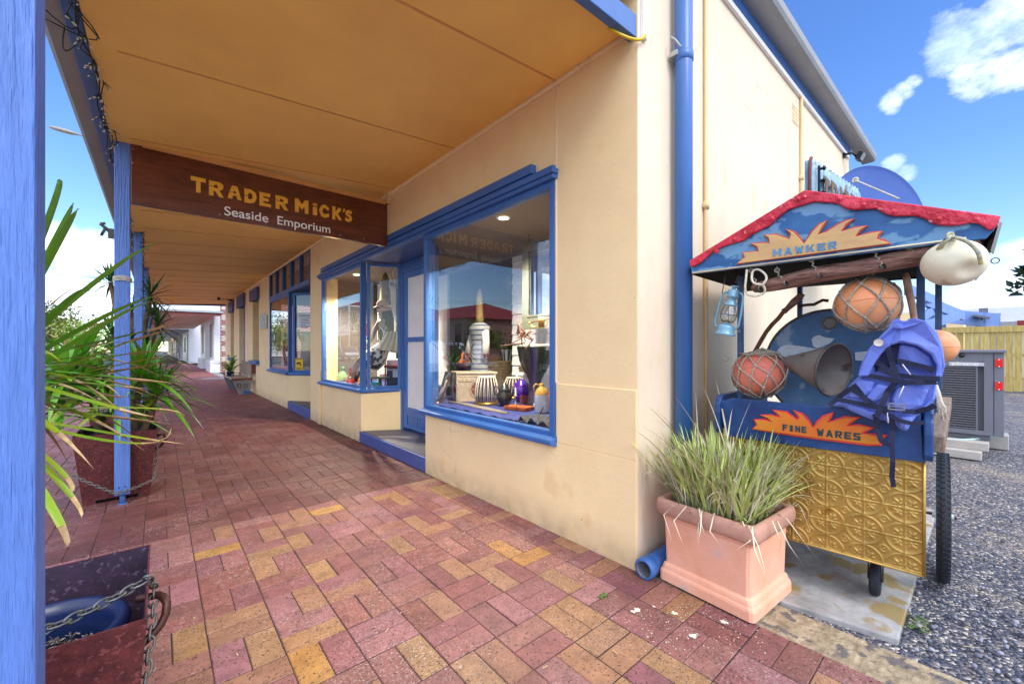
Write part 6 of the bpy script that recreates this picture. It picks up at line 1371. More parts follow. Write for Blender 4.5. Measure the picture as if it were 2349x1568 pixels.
# djembe
p=at4(1620,1165); p.x+=.12; p.y+=.06; t=thing('djembe_drum','tall dark goblet drum with pale skin in the near window','drum',p)
hh=hgt(p,1650,170)-FL
lathe_at(p,[(.001,.0),(.075,.0),(.078,.02),(.068,.05),(.060,hh*.38),(.062,hh*.42),(.09,hh*.52),(.145,hh*.72),(.165,hh*.90),(.168,hh*.96)],40).build('bowl','djembe',t)
lathe_at(p,[(.168,hh*.955),(.174,hh*.965),(.174,hh*.995),(.165,hh),(.001,hh*1.0)],40).build('skin','drumskin',t)
b=MB()
for k in range(26):
    a=k/26*6.283; a2=a+.12*(1 if k%2 else -1); b.tube([p+Vector((math.cos(a)*.172,math.sin(a)*.172,hh*.955)),p+Vector((math.cos(a2)*.150,math.sin(a2)*.150,hh*.74)),p+Vector((math.cos(a2)*.098,math.sin(a2)*.098,hh*.54))],.003,5)
b.torus(p+ZU*hh*.955,.174,.004,ZU,nu=36); b.build('cords','black',t)
# two tablas
def tabla(p,h,r_,label):
    t=thing('tabla_drum',label,'drum',p,group='small laced drums')
    lathe_at(p,[(r_*.55,.0),(r_*.85,.03),(r_*.98,h*.35),(r_*.88,h*.7),(r_*.68,h*.96)],32).build('shell','djembe',t)
    lathe_at(p,[(r_*.68,h*.94),(r_*.73,h*.97),(r_*.70,h),(.001,h)],32).build('skin','drumskin',t)
    b=MB()
    for k in range(18):
        for s_ in(-.07,.07):
            a=k/18*6.283; pts=[(r_*.72,h*.96,0),(r_*.9,h*.7,s_*.5),(r_*1.0,h*.36,s_),(r_*.9,.035,s_)]; b.tube([p+Vector((math.cos(a+q)*rr_,math.sin(a+q)*rr_,z)) for rr_,z,q in pts],.0028,5)
    b.build('lacing','drumskin',t)
    b=MB(); b.torus(p+ZU*.012,r_*.85,.018,ZU,nu=32,nv=8); b.build('ring_cushion','brassy',t); return t
p=at4(940,1105); tabla(p,hgt(p,940,665)-FL,.118,'front laced drum with many pale cords beside the carved chest')
p=at4(1370,1010); tabla(p,hgt(p,1370,680)-FL,.12,'second laced drum, behind the dark pewter urn')
# urn
p=at4(1215,1130); t=thing('pewter_urn','dark pewter urn with curled handles on the near window floor','urn',p); h=hgt(p,1215,740)-FL
lathe_at(p,[(.001,0),(.045,.0),(.05,.01),(.045,.022),(.065,.04),(.075,h*.35),(.066,h*.52),(.052,h*.58),(.058,h*.62),(.062,h*.64),(.050,h*.70),(.035,h*.82),(.022,h*.88),(.012,h*.93),(.001,h)],32).build('body','pewter',t)
b=MB()
for s_ in(-1,1): u_=Vector((.5,-.86,0))*s_; b.tube([p+u_*.06+ZU*h*.4,p+u_*.095+ZU*h*.45,p+u_*.11+ZU*h*.65,p+u_*.095+ZU*h*.78,p+u_*.07+ZU*h*.76,p+u_*.065+ZU*h*.66],.006,7)
b.build('handle','pewter',t)
# purple vase, book, plank, drapery
p=at4(1450,1070); p.x+=.03; h=hgt(p,1450,715)-FL; t=lathe_at(p,[(.001,0),(.05,0),(.08,h*.2),(.095,h*.5),(.075,h*.8),(.035,h*.95),(.03,h),(.02,h*.98)]); solo(t,'purple_vase','purple','rounded purple glazed vase behind the orange book','vase')
b=MB(); p=at4(1450,1190); rm=Matrix.Rotation(.25,3,'Z'); b.cbox(p+ZU*.018,(.15,.24,.03),rm); t=thing('old_book','worn orange and brown book lying on a wire stand near the jug','book',p); b.build('cover','orangebook',t,bevel=.003)
b=MB(); 
for s_ in(-.06,.06): q=p+Vector((-.09,s_,.0)); b.tube([q+ZU*.0,q+ZU*.06,q+Vector((.02,0,.07)),q+Vector((.05,0,.05))],.0022,5)
b.build('wire_stand','black',t)
b=MB(); P=[at4(x,y,.675) for x,y in((370,1075),(620,1115),(900,1180),(1240,1250))]; b.tube(P,[.03,.04,.042,.03],8,flat=.5); solo(b,'driftwood_plank','greyplank','grey driftwood plank lying along the bottom of the near window','driftwood')
b=MB(); r=random.Random(15)
def drape(mb,pts,z,amp,rnd,n=18):
    a,c,d_,e=[Vector((q.x,q.y,z)) for q in pts]; base=len(mb.v)
    for i in range(n+1):
        for j in range(n+1):
            p=a.lerp(c,i/n).lerp(e.lerp(d_,i/n),j/n); mb.v.append(p+ZU*(amp*(.5+.5*math.sin(i*1.3+j*.9+rnd.uniform(-.4,.4)))+rnd.uniform(0,amp*.4)))
    for i in range(n):
        for j in range(n): q=base+i*(n+1)+j; mb.f.append((q,q+1,q+n+2,q+n+1)); mb.smooth.append(True); mb.mi.append(0)
drape(b,[Vector((2.05,1.93,0)),Vector((2.05,2.35,0)),Vector((2.28,2.35,0)),Vector((2.28,1.93,0))],.664,.035,r); solo(b,'dark_drape','drapedk','crumpled dark grey cloth in the right front corner of the near window','cloth')
b=MB(); drape(b,[Vector((2.04,2.36,0)),Vector((2.04,3.6,0)),Vector((2.2,3.6,0)),Vector((2.2,2.36,0))],.664,.010,r,30); solo(b,'blue_drape','drapeblue','rumpled blue cloth covering the near window floor edge','cloth')
# carved chest
p=at4(480,1065); t=thing('carved_chest','pale carved wooden chest with maroon medallions in the near window','chest',p)
hh=.285; d1=Vector((.82,-.57,0)).normalized()*.40; d2=Vector((.35,.94,0)).normalized()*.25
b=MB(); b.hexa([p,p+d1,p+d1+d2,p+d2,p+ZU*hh,p+d1+ZU*hh,p+d1+d2+ZU*hh,p+d2+ZU*hh]); b.build('box','carved',t,bevel=.006)
nf=Vector((d1.y,-d1.x,0)).normalized(); nf=nf if nf.dot(CAM-p)>0 else -nf; ns=Vector((d2.y,-d2.x,0)).normalized(); ns=ns if ns.dot(CAM-p)>0 else -ns
b=MB(); q=p-d1*.04-d2*.04; b.hexa([q+ZU*hh,q+d1*1.08+ZU*hh,q+d1*1.08+d2*1.08+ZU*hh,q+d2*1.08+ZU*hh]+[x+ZU*(hh+.022) for x in(q,q+d1*1.08,q+d1*1.08+d2*1.08,q+d2*1.08)]); b.build('lid','carved',t,bevel=.006)
b=MB(); c=p+d1*.55+ZU*hh*.45+nf*.002; b.torus(c,.095,.005,nf,nu=36,nv=6); b.torus(c,.080,.003,nf,nu=36,nv=6)
for k in range(8):
    x0=p+d1*(.08+k*.115)+ZU*hh*.86+nf*.002; b.torus(x0,.02,.003,nf,nu=16,nv=5,sx=1.3,ref=d1)
c2=p+d2*.5+ZU*hh*.45+ns*.002; b.torus(c2,.062,.004,ns,nu=30,nv=6)
for e in((0,.0),(.97,0)): b.beam(p+d1*e[0]+nf*.003,p+d1*e[0]+nf*.003+ZU*hh,.02,.006,up=nf)
b.beam(p+nf*.003+ZU*.01,p+d1+nf*.003+ZU*.01,.02,.006,up=nf); b.beam(p+nf*.003+ZU*hh*.76,p+d1+nf*.003+ZU*hh*.76,.012,.006,up=nf); b.build('carving','carved',t)
b=MB(); b.lathe([(.001,.003),(.076,.003)],c,nf,32); b.lathe([(.001,.003),(.058,.003)],c2,ns,32); b.build('medallion','carvedred',t)
b=MB(); r=random.Random(2)
for k in range(4):
    a=k*math.pi/2; m_=c+(d1.normalized()*math.cos(a)+ZU*math.sin(a))*.050+nf*.004
    for j in range(3): s_=(j-1)*.012; b.beam(m_+d1.normalized()*s_-ZU*.014,m_+d1.normalized()*s_+ZU*.014,.003,.003,up=nf)
    b.beam(m_-d1.normalized()*.018,m_+d1.normalized()*.018,.003,.003,up=nf)
for a_,c_ in((-1,1),(1,1),(1,-1),(-1,-1)): pass
q=[c+(d1.normalized()*x+ZU*y)*.02+nf*.004 for x,y in((-1,-1),(1,-1),(1,1),(-1,1),(-1,-1))]
for i in range(4): b.beam(q[i],q[i+1],.004,.003,up=nf)
b.build('carved_sign','carved',t)
# poster leaning
b=MB(); P=[G(1001,920,.67),G(1013,925,.67)]; a=G(1002,919,.67); c=G(1016,926,.67); up=Vector((.10,.05,.30)); b.prism([a,c,c+up+Vector((.02,.0,0)),a+up+Vector((.03,0,0))],(.012,.012,0)); t=solo(b,'dark_photo_print','poster','dark curled photo print leaning in the left corner of the near window','print')
b=MB(); q=lambda u,v:a.lerp(c,u)+(up+Vector((.025,0,0)))*v-Vector((.004,.004,0)); b.tube([q(.15,.05),q(.35,.2),q(.6,.4),q(.62,.62),q(.72,.75)],[.018,.016,.010,.014,.008],8,flat=.3); b.build('printed_figure',mat('pale printed figure',S(214,196,188),.5,var=.3,vs=30),t)
# basket with cloth, striped bucket and plant
p=G(1143,887,.664); t=thing('wicker_basket','round brown wicker basket behind the laced drums','basket',p); hb=H-(829-800)/948*(p.x*math.sin(TH)+p.y*math.cos(TH))-FL
RB=.20; b=MB(); rows=18; seg=48; 
for i in range(rows):
    z=lerp(.01,hb,i/(rows-1)); R_=lerp(.155,RB,i/(rows-1)); b.tube([p+Vector((math.cos(k/seg*6.283)*(R_+.006*(1 if (k+i)%2 else -1)),math.sin(k/seg*6.283)*(R_+.006*(1 if (k+i)%2 else -1)),z)) for k in range(seg+1)],hb/rows*.52,5)
b.torus(p+ZU*hb,RB+.004,.014,ZU,nu=48,nv=8); b.build('weave','wicker',t)
b=MB(); b.lathe([(.001,.02),(.15,.02),(.19,hb-.01)],p,ZU,32); b.build('lining','browncloth',t)
b=MB(); r=random.Random(33); c0=p+Vector((-.04,.04,hb+.02)); b.ball(c0,.15,(1,1,.5),30,16)
for i,v_ in enumerate(b.v): b.v[i]=v_+ZU*.014*math.sin(v_.x*60+v_.y*35)*(1 if v_.z>c0.z else 0)
solo(b,'brown_cloth','browncloth','bunched brown cloth heaped on the wicker basket','cloth')
c0=G(1166,831,p.z+hb+.015); c0=p+Vector((.06,-.12,hb+.012)); t=thing('striped_bucket','small blue and white striped bucket on the wicker basket','bucket',c0)
for k in range(12):
    pass
b=MB(); 
n_=24
for k in range(n_):
    a0_=k/n_*6.283; a1_=(k+1)/n_*6.283; q=lambda a,r_,z:c0+Vector((math.cos(a)*r_,math.sin(a)*r_,z)); b.add([q(a0_,.052,0),q(a1_,.052,0),q(a1_,.072,.15),q(a0_,.072,.15)],[(0,1,2,3)],mi=(k//2)%2)
b.build('pail',['navy','white'],t); b=MB(); b.torus(c0+ZU*.15,.073,.005,ZU,nu=28); b.build('rim','white',t)
g=MB();d=MB(); r=random.Random(14)
for k in range(34):
    a=r.uniform(0,6.28); el=r.uniform(.5,1.4); l_=r.uniform(.18,.38); q=c0+ZU*.12; g.blade(curve(q,q+Vector((math.cos(a)*math.cos(el)*l_,math.sin(a)*math.cos(el)*l_,math.sin(el)*l_)),n=6,mid=q+Vector((math.cos(a)*math.cos(el)*l_*.4,math.sin(a)*math.cos(el)*l_*.4,math.sin(el)*l_*.6))),.009)
t=thing('potted_plant','dark leafy plant growing in the striped bucket','plant',c0+ZU*.1); g.build('leaves','leafdk',t)
b=MB()
for k in range(260):
    q=c0+Vector((r.gauss(0,.07),r.gauss(0,.07),.36+r.gauss(0,.06))); a=r.uniform(0,6.28); b.blade([q,q+Vector((math.cos(a)*.02,math.sin(a)*.02,r.uniform(-.01,.02))),q+Vector((math.cos(a)*.035,math.sin(a)*.035,r.uniform(-.02,.02)))],.009)
b.build('foliage',mat('grey green foliage',S(70,92,70),.6,isl=.5,bump=0),t); b=MB()
for k in range(6): b.tube([c0+ZU*.12,c0+Vector((r.gauss(0,.05),r.gauss(0,.05),.36))],.003,4)
b.build('stems','bark',t)
# orange ukulele
p=G(1058,845,.96); t=thing('ukulele','small amber ukulele with dark neck standing on the carved chest','ukulele',p); up_=Vector((.07,-.10,.42)).normalized(); sd_=Vector((.64,-.76,0)).normalized(); nn=up_.cross(sd_).normalized(); nn=nn if nn.dot(CAM-p)>0 else -nn
b0=G(1060,848,.97)
pr_=[(-.02,.0),(.02,.0),(.062,.02),(.075,.06),(.066,.10),(.05,.125),(.05,.145),(.058,.175),(.05,.21),(.02,.225),(-.02,.225),(-.05,.21),(-.058,.175),(-.05,.145),(-.05,.125),(-.066,.10),(-.075,.06),(-.062,.02)]
b=MB(); b.prism([b0+sd_*x+up_*y for x,y in pr_],-nn*.05); b.build('body','amber',t,bevel=.006)
b=MB(); b.beam(b0+up_*.12+nn*.004,b0+up_*.47+nn*.004,.03,.012,up=nn); b.beam(b0+up_*.47,b0+up_*.54-nn*.01,.045,.012,up=nn); b.lathe([(.001,.002),(.022,.002)],b0+up_*.13,nn,20); b.beam(b0+up_*.05+nn*.004-sd_*.03,b0+up_*.05+nn*.004+sd_*.03,.012,.006,up=nn); b.build('neck','djembe',t)
# striped shirt bust
c=G(1100,842,.70); c=CAM+FWD(1100,790)*4.55; t=thing('striped_shirt_bust','mannequin bust in a white shirt with dark stripes behind the ukulele','shirt bust',(c.x,c.y,.66))
b=MB(); n_=46; rows=[]
for i in range(n_+1):
    z=c.z-.36+.60*i/n_; k=i/n_; w_=.125-.03*math.sin(k*3.1)+.04*max(0,k-.5)*1.2; w_=w_*(1 if k<.88 else 1-((k-.88)/.12)**2*.62); rows.append((w_,z))
sg_=32
for w_,z in rows:
    for k in range(sg_): a=k/sg_*6.283; b.v.append(Vector((c.x+math.cos(a)*w_*.75,c.y+math.sin(a)*w_*1.1,z)))
for i in range(n_):
    for k in range(sg_): b.f.append((i*sg_+k,i*sg_+(k+1)%sg_,(i+1)*sg_+(k+1)%sg_,(i+1)*sg_+k)); b.smooth.append(True); b.mi.append(1 if i%4==3 else 0)
b.build('shirt',[mat('grey white jersey',S(128,130,134),.9),'navy'],t); b=MB()
for s_ in(-1,1): b.tube([Vector((c.x,c.y+s_*.10,c.z+.15)),Vector((c.x-.02,c.y+s_*.145,c.z+.02)),Vector((c.x-.04,c.y+s_*.16,c.z-.10))],[.045,.04,.042],12)
b.build('sleeve','block',t)
b=MB(); b.lathe([(.001,0),(.038,.01),(.044,.06),(.04,.16),(.034,.26),(.022,.35),(.001,.40)],Vector((c.x-.0,c.y+.0,c.z+.22)),ZU,18)
for i,v_ in enumerate(b.v): b.v[i]=v_+Vector((random.uniform(-1,1),random.uniform(-1,1),0))*.006
b.build('jute_topknot','moss',t); b=MB(); b.tube([(c.x,c.y,.66),(c.x,c.y,c.z-.3)],.02,8); b.lathe([(.001,0),(.11,0),(.11,.015),(.001,.02)],(c.x,c.y,.661)); b.build('stand','black',t)
# sage window frame hung at the back, antlers, trumpet, oval frame
XF=2.75; t=thing('old_window_sash','sage green framed window sash hung at the back of the near display','window sash',PX(1236,755,XF))
A_=PX(1197,562,XF); B__=PX(1199,756,XF); y0_=A_.y; y1_=A_.y-.62; zt_=A_.z+.02; zb_=B__.z
b=MB(); 
for q in(((XF,y0_-.09,zb_),(XF+.03,y0_,zt_)),((XF,y1_,zb_),(XF+.03,y1_+.09,zt_)),((XF,y1_+.09,zt_-.1),(XF+.03,y0_-.09,zt_)),((XF,y1_+.09,zb_),(XF+.03,y0_-.09,zb_+.13))): b.box(*q)
b.build('frame','greenwin',t,bevel=.004); b=MB(); b.box((XF-.006,y1_+.08,zb_+.12),(XF+.0,y1_+.095,zt_-.09)); b.box((XF-.006,y0_-.095,zb_+.12),(XF+.0,y0_-.08,zt_-.09)); b.box((XF-.006,y1_+.095,zb_+.12),(XF,y0_-.095,zb_+.14)); b.build('bead','greenwin',t)
b=MB(); b.box((XF+.012,y1_+.09,zb_+.13),(XF+.016,y0_-.09,zt_-.1)); b.build('sash_pane',glass('mirror pane',.6),t)
b=MB()
for s_ in(.1,.5): b.tube([(XF,y0_-s_,zt_),(XF,y0_-s_,2.33)],.003,5)
b.build('hanging_wire','steel',t)
p=PX(1243,738,2.5); t=thing('brass_trumpet','brass trumpet lying on top of the shelf at the right of the near window','trumpet',p)
a=p+Vector((0,.14,0)); e=p+Vector((0,-.16,.03)); b=MB(); b.tube([a,a.lerp(e,.3),a.lerp(e,.8),e],[.006,.006,.008,.012],10); b.lathe([(.008,0),(.012,.03),(.022,.05),(.045,.065)],e,(e-a),20); b.tube([a+ZU*-.0,a+Vector((0,-.02,-.04)),a+Vector((0,-.18,-.045)),a+Vector((0,-.2,-.01))],.006,8); b.lathe([(.004,0),(.012,-.012)],a,(e-a),12)
for k in range(3): b.tube([p+Vector((0,-.02+k*.025,-.05)),p+Vector((0,-.02+k*.025,.04))],.009,8)
b.build('tubing','brassy',t)
b=MB(); b.box((2.42,1.9,p.z-.065),(2.62,2.34,p.z-.045)); b.box((2.58,2.28,.66),(2.61,2.31,p.z-.065)); b.box((2.43,1.92,.66),(2.46,1.96,p.z-.065)); solo(b,'narrow_shelf','djembe','narrow dark timber shelf stand behind the goblet drum','shelf stand',bevel=.003)
b=MB(); r=random.Random(44); p=PX(1205,757,2.62)
for k in range(9):
    q=p+Vector((r.uniform(-.05,.05),r.uniform(-.1,.1),-.02)); b.tube([q,q+Vector((r.uniform(-.06,.06),r.uniform(-.12,.12),r.uniform(-.12,.12))),q+Vector((r.uniform(-.1,.1),r.uniform(-.16,.16),r.uniform(-.16,.16)))],[.014,.011,.004],8)
solo(b,'antlers','wood','twisted brown antlers piled above the goblet drum','antlers')
c=PX(1266,905,2.12); t=thing('oval_frame','tall oval gilt picture frame leaning at the right edge of the near window','frame',(c.x,c.y,.665)); b=MB(); b.torus(c+Vector((.05,.02,0)),.09,.014,(-.75,.6,.25),nu=40,nv=8,sx=.62,ref=(.6,.75,0)); 
for i,v_ in enumerate(b.v): b.v[i]=Vector((v_.x,v_.y,c.z+(v_.z-c.z)*1.35))
b.build('gilt_rim','brassy',t)
# ------------------------------------------------------------------ far (corner) display window
FB=.67
Z5=lambda x,y:(726.7+x*.161,650.2+y*.161)
def at5(x,y,z=FB): return G(*Z5(x,y),z)
def dep(p): return p.x*math.sin(TH)+p.y*math.cos(TH)
p=at5(365,1405); t=lathe_at(p,[(.001,0),(.07,0),(.085,.03),(.09,.09),(.06,.15),(.028,.19),(.03,.21),(.055,.255),(.05,.255)]); solo(t,'green_vase','green','pale green pinched glass vase at the left of the far window','vase')
p=at5(480,1440); t=lathe_at(p,[(.001,0),(.055,0),(.065,.04),(.05,.1),(.022,.15),(.018,.22),(.028,.25),(.02,.25)]); solo(t,'red_vase','redglaze','slim red bottle vase beside the green vase','vase')
p=at5(655,1450); t=lathe_at(p,[(.001,0),(.035,0),(.05,.012),(.072,.05),(.07,.09),(.05,.118),(.042,.125),(.05,.14),(.045,.14)]); solo(t,'yellow_vase','yellow','round yellow mottled vase behind the window corner bar','vase')
p=at5(190,1385); t=thing('brown_case','small brown travel case standing at the left end of the far window','case',p); b=MB(); b.cbox(p+Vector((.05,0,.075)),(.07,.2,.15)); b.build('case_body','browncloth',t,bevel=.01); b=MB(); b.tube([p+Vector((.05,-.03,.15)),p+Vector((.05,-.02,.17)),p+Vector((.05,.02,.17)),p+Vector((.05,.03,.15))],.004,6); b.build('handle','black',t)
p=at5(1060,1470); p.x+=.02; t=thing('portable_cooler','white and navy upright drinks cooler beside the entry','cooler',p); k_=dep(p)/948
hc=(888.5-825)*k_; wv=Vector((math.cos(TH),-math.sin(TH),0)); dv=Vector((math.sin(TH),math.cos(TH),0)); wd=.088
def cb(mb,u0,u1,z0,z1,d0=0,d1=.17): mb.hexa([p+wv*u0+dv*d0+ZU*z0,p+wv*u1+dv*d0+ZU*z0,p+wv*u1+dv*d1+ZU*z0,p+wv*u0+dv*d1+ZU*z0,p+wv*u0+dv*d0+ZU*z1,p+wv*u1+dv*d0+ZU*z1,p+wv*u1+dv*d1+ZU*z1,p+wv*u0+dv*d1+ZU*z1])
b=MB(); cb(b,-wd,wd,0,hc*.65); b.build('lower_body','navy',t,bevel=.01); b=MB(); cb(b,-wd,wd,hc*.74,hc); b.build('lid','tilewhite',t,bevel=.018); b=MB(); cb(b,-wd,wd,hc*.655,hc*.735,.004); b.build('seal','black',t); b=MB(); cb(b,0,wd+.003,hc*.34,hc*.66,-.005,.02); cb(b,-wd-.002,wd+.002,hc*.58,hc*.655,-.004,.17); b.build('front_trim','tilewhite',t,bevel=.008)
p=at5(848,1455); b=MB(); b.cbox(p+ZU*.025,(.07,.09,.05),Matrix.Rotation(.3,3,'Z')); b.cbox(p+ZU*.055,(.078,.098,.012),Matrix.Rotation(.3,3,'Z')); solo(b,'turquoise_box',mat('turquoise paint',S(40,170,180),.5),'small turquoise lidded box on the far window floor','box',bevel=.004)
b=MB(); r=random.Random(5); drape(b,[Vector((2.04,5.4,0)),Vector((2.04,6.9,0)),Vector((2.3,6.9,0)),Vector((2.3,5.4,0))],.672,.02,r,26); solo(b,'blue_window_cloth','drapeblue','rumpled bright blue cloth along the far window sill','cloth')
# gilt picture
D5=5.95; wcol=CAM+FWD(838,756)*D5; t=thing('gilt_picture','gilt framed picture with a red mount standing behind the mannequin','picture',(wcol.x,wcol.y,wcol.z-.15)); b=MB(); hw,hh_=.075,.145
for u0,u1,z0,z1 in((-hw,-hw+.022,-hh_,hh_),(hw-.022,hw,-hh_,hh_),(-hw,hw,hh_-.022,hh_),(-hw,hw,-hh_,-hh_+.022)):
    c=wcol; b.hexa([c+wv*u0+ZU*z0,c+wv*u1+ZU*z0,c+wv*u1+dv*.02+ZU*z0,c+wv*u0+dv*.02+ZU*z0,c+wv*u0+ZU*z1,c+wv*u1+ZU*z1,c+wv*u1+dv*.02+ZU*z1,c+wv*u0+dv*.02+ZU*z1])
b.build('gilt_frame','brassy',t); b=MB(); b.prism([wcol+wv*u_+ZU*z+dv*.012 for u_,z in((-hw,-hh_),(hw,-hh_),(hw,hh_),(-hw,hh_))],dv*.003); b.build('mount','paper',t); b=MB(); b.prism([wcol+wv*u_+ZU*z+dv*.009 for u_,z in((-hw*.35,-hh_*.6),(hw*.5,-hh_*.6),(hw*.5,hh_*.65),(-hw*.35,hh_*.65))],dv*.002); b.build('picture_panel','redglaze',t)
b=MB(); b.tube([wcol+dv*.03+ZU*-.14,(wcol.x+.05,wcol.y+.1,.67)],.01,6); b.build('easel','wood',t)
# jute cone
jc=CAM+FWD(884,690)*6.15; b=MB(); b.lathe([(.075,0),(.078,.05),(.07,.2),(.055,.33),(.03,.44),(.001,.47)],Vector((jc.x,jc.y,jc.z-.05)),ZU,20)
r=random.Random(3)
for i,v_ in enumerate(b.v): b.v[i]=v_+Vector((r.uniform(-1,1),r.uniform(-1,1),r.uniform(-1,1)))*.008
t=thing('jute_cone_tree','tall shaggy jute cone tree rising behind the mannequin','ornament',(jc.x,jc.y,.67)); b.build('cone','moss',t); b=MB(); b.tube([(jc.x,jc.y,.67),(jc.x,jc.y,jc.z)],.012,8); b.build('stem','bark',t)
b=MB()
for off in(0,14):
    pts=[]
    for k in range(30): x=887+off+k*.9*(1 if off==0 else .3)+3*math.sin(k*1.2); y=598+k*6.4; pts.append(CAM+FWD(x if off==0 else 902+2*math.sin(k)+k*.25,y)*5.6)
    b.tube(pts,.0035,5)
solo(b,'white_cables','white','two wavy white cables hanging inside the far window beside the mannequin','cable')
# mannequin, seated, back to the door, looking left
def skin(name,pts,edges,mt,parent,sub=2):
    me=bpy.data.meshes.new(name); mi_=WM[parent.name].inverted(); me.from_pydata([tuple(mi_@Vector(p)) for p,_ in pts],edges,[]); me.materials.append(M[mt] if isinstance(mt,str) else mt)
    o=bpy.data.objects.new(name,me); col.objects.link(o); o.parent=parent; WM[o.name]=WM[parent.name].copy()
    s_=o.modifiers.new('skin','SKIN'); s_.use_smooth_shade=True
    for i,(p,r_) in enumerate(pts): sv=me.skin_vertices[0].data[i]; sv.radius=(r_ if isinstance(r_,tuple) else (r_,r_)); sv.use_root=(i==0)
    u_=o.modifiers.new('sub','SUBSURF'); u_.levels=u_.render_levels=sub; return o
D_=5.78
def W5(x,y,d=D_): return CAM+FWD(*Z5(x,y))*d
t=thing('mannequin','seated mannequin with long hair, tan cap and patterned dress in the far window','mannequin',(W5(900,1100).x,W5(900,1100).y,.67))
pv=W5(980,980); pts=[(pv,.085),(W5(975,880),.072),(W5(965,760),.085),(W5(955,620),.085),(W5(935,520),.06),(W5(925,475),.032),(W5(905,430),.036),(W5(915,370),.062),(W5(925,315),.06),
 (W5(870,570,D_-.05),.042),(W5(815,690,D_-.1),.032),(W5(780,810,D_-.12),.026),(W5(720,870,D_-.15),.02),(W5(680,905,D_-.17),.014),
 (W5(1040,580,D_+.08),.042),(W5(1080,720,D_+.1),.032),(W5(1040,850,D_+.05),.026),
 (W5(800,1040,D_-.1),.07),(W5(650,1060,D_-.15),.055),(W5(560,1160,D_-.12),.045),(W5(520,1290,D_-.1),.032),(W5(505,1340,D_-.1),.028),(W5(450,1360,D_-.15),.018),
 (W5(850,1050,D_+.08),.07),(W5(700,1080,D_+.1),.055),(W5(660,1200,D_+.1),.045),(W5(640,1320,D_+.1),.03)]
ed_=[(0,1),(1,2),(2,3),(3,4),(4,5),(5,6),(6,7),(7,8),(3,9),(9,10),(10,11),(11,12),(12,13),(3,14),(14,15),(15,16),(0,17),(17,18),(18,19),(19,20),(20,21),(21,22),(0,23),(23,24),(24,25),(25,26)]
skin('body',pts,ed_,'skin',t)
b=MB(); nz=W5(862,385,D_-.02); b.tube([W5(872,350,D_-.02),nz,W5(872,400,D_-.02)],[.006,.012,.007],8); b.tube([W5(868,425,D_-.02),W5(885,428,D_-.05)],.007,6); b.ball(W5(935,385,D_-.07),.014,(.6,.8,1.2),nu=10,nv=8); b.build('face','skin',t)
b=MB(); b.tube([W5(858,345,D_-.02),W5(880,345,D_-.07),W5(935,345,D_-.09)],[.014,.014,.004],8); b.build('sunglasses','black',t)
b=MB(); 
r=random.Random(2)
for k in range(26):
    f_=k/25; x0_=lerp(950,1035,f_); b.tube([W5(x0_,340,D_-.03+f_*.05),W5(x0_+lerp(-20,40,f_),470,D_-.05+.1*r.random()),W5(lerp(900,1090,f_)+r.uniform(-10,10),590,D_-.07+.1*r.random()),W5(lerp(900,1110,f_)+r.uniform(-15,15),lerp(620,690,f_)+r.uniform(-20,20),D_-.05+.1*r.random())],[.016,.02,.02,.004],6)
b.build('hair','hair',t)
b=MB(); c=W5(940,300); b.ball(c,.088,(1,1,.8),24,14)
b.v=[v_ if v_.z>c.z-.02 else Vector((v_.x,v_.y,c.z-.02)) for v_ in b.v]; q=W5(870,315,D_-.02); b.prism([W5(890,295,D_-.07),W5(890,300,D_+.06),W5(820,330,D_+.04),W5(800,340,D_-.0),W5(830,335,D_-.06)],(0,0,-.006)); b.tube([W5(880,330,D_-.05),W5(960,370,D_-.085),W5(1060,355,D_-.03)],[.02,.028,.022],8); b.build('cap','cap',t)
b=MB(); P=[W5(955,635),W5(965,700),W5(960,790),W5(960,880),W5(900,960),W5(840,1040),W5(790,1110),W5(770,1200)]; b.tube(P,[.095,.105,.10,.11,.15,.19,.20,.15],24,flat=.8)
for i,v_ in enumerate(b.v): b.v[i]=v_+Vector((math.sin(i*1.9),math.cos(i*2.3),math.sin(i*1.1)))*.009
b.build('dress','dress',t)
# chair and lace cloth
t=thing('red_chair','red brown timber chair under the seated mannequin, draped with a lace cloth','chair',(W5(1080,1100).x,W5(1080,1100).y,.72)); b=MB()
cz_=W5(1040,1010)
for u_ in(-.06,.08):
    for v_ in(0,.22): q=Vector((cz_.x,cz_.y,0))+wv*u_+dv*v_; b.beam((q.x,q.y,.672),(q.x,q.y,.98),.025,.025)
q=Vector((cz_.x,cz_.y,.95))+wv*.01+dv*.11; b.build('leg','red',t); b=MB(); b.hexa([q+wv*a_+dv*c_+ZU*z for z in(0,.03) for a_,c_ in((-.09,-.12),(.09,-.12),(.09,.14),(-.09,.14))]); b.build('seat','red',t,bevel=.005)
b=MB(); n_=22; 
for i in range(n_+1):
    for j in range(n_+1):
        u_=i/n_; v_=j/n_; x=lerp(lerp(985,860,v_),lerp(1165,1170,v_),u_); y=lerp(680,lerp(930,1000,u_),v_)
        b.v.append(W5(x,y,D_-.18+.03*math.sin(i*1.1+v_*3)+.1*u_-.04*v_))
for i in range(n_):
    for j in range(n_): q=i*(n_+1)+j; b.f.append((q,q+1,q+n_+2,q+n_+1)); b.smooth.append(True); b.mi.append(0)
o=solo(b,'lace_cloth','cloth','cream lace shawl draped over the chair back beside the entry','lace cloth'); o.modifiers.new('s','SOLIDIFY').thickness=.004
b=MB(); b.cbox(W5(690,860,6.1),(.1,.16,.13),Matrix.Rotation(.5,3,'X')); solo(b,'green_cushion',mat('lime cloth',S(120,180,30),.8),'small lime green cushion behind the mannequin arm','cushion',bevel=.03)
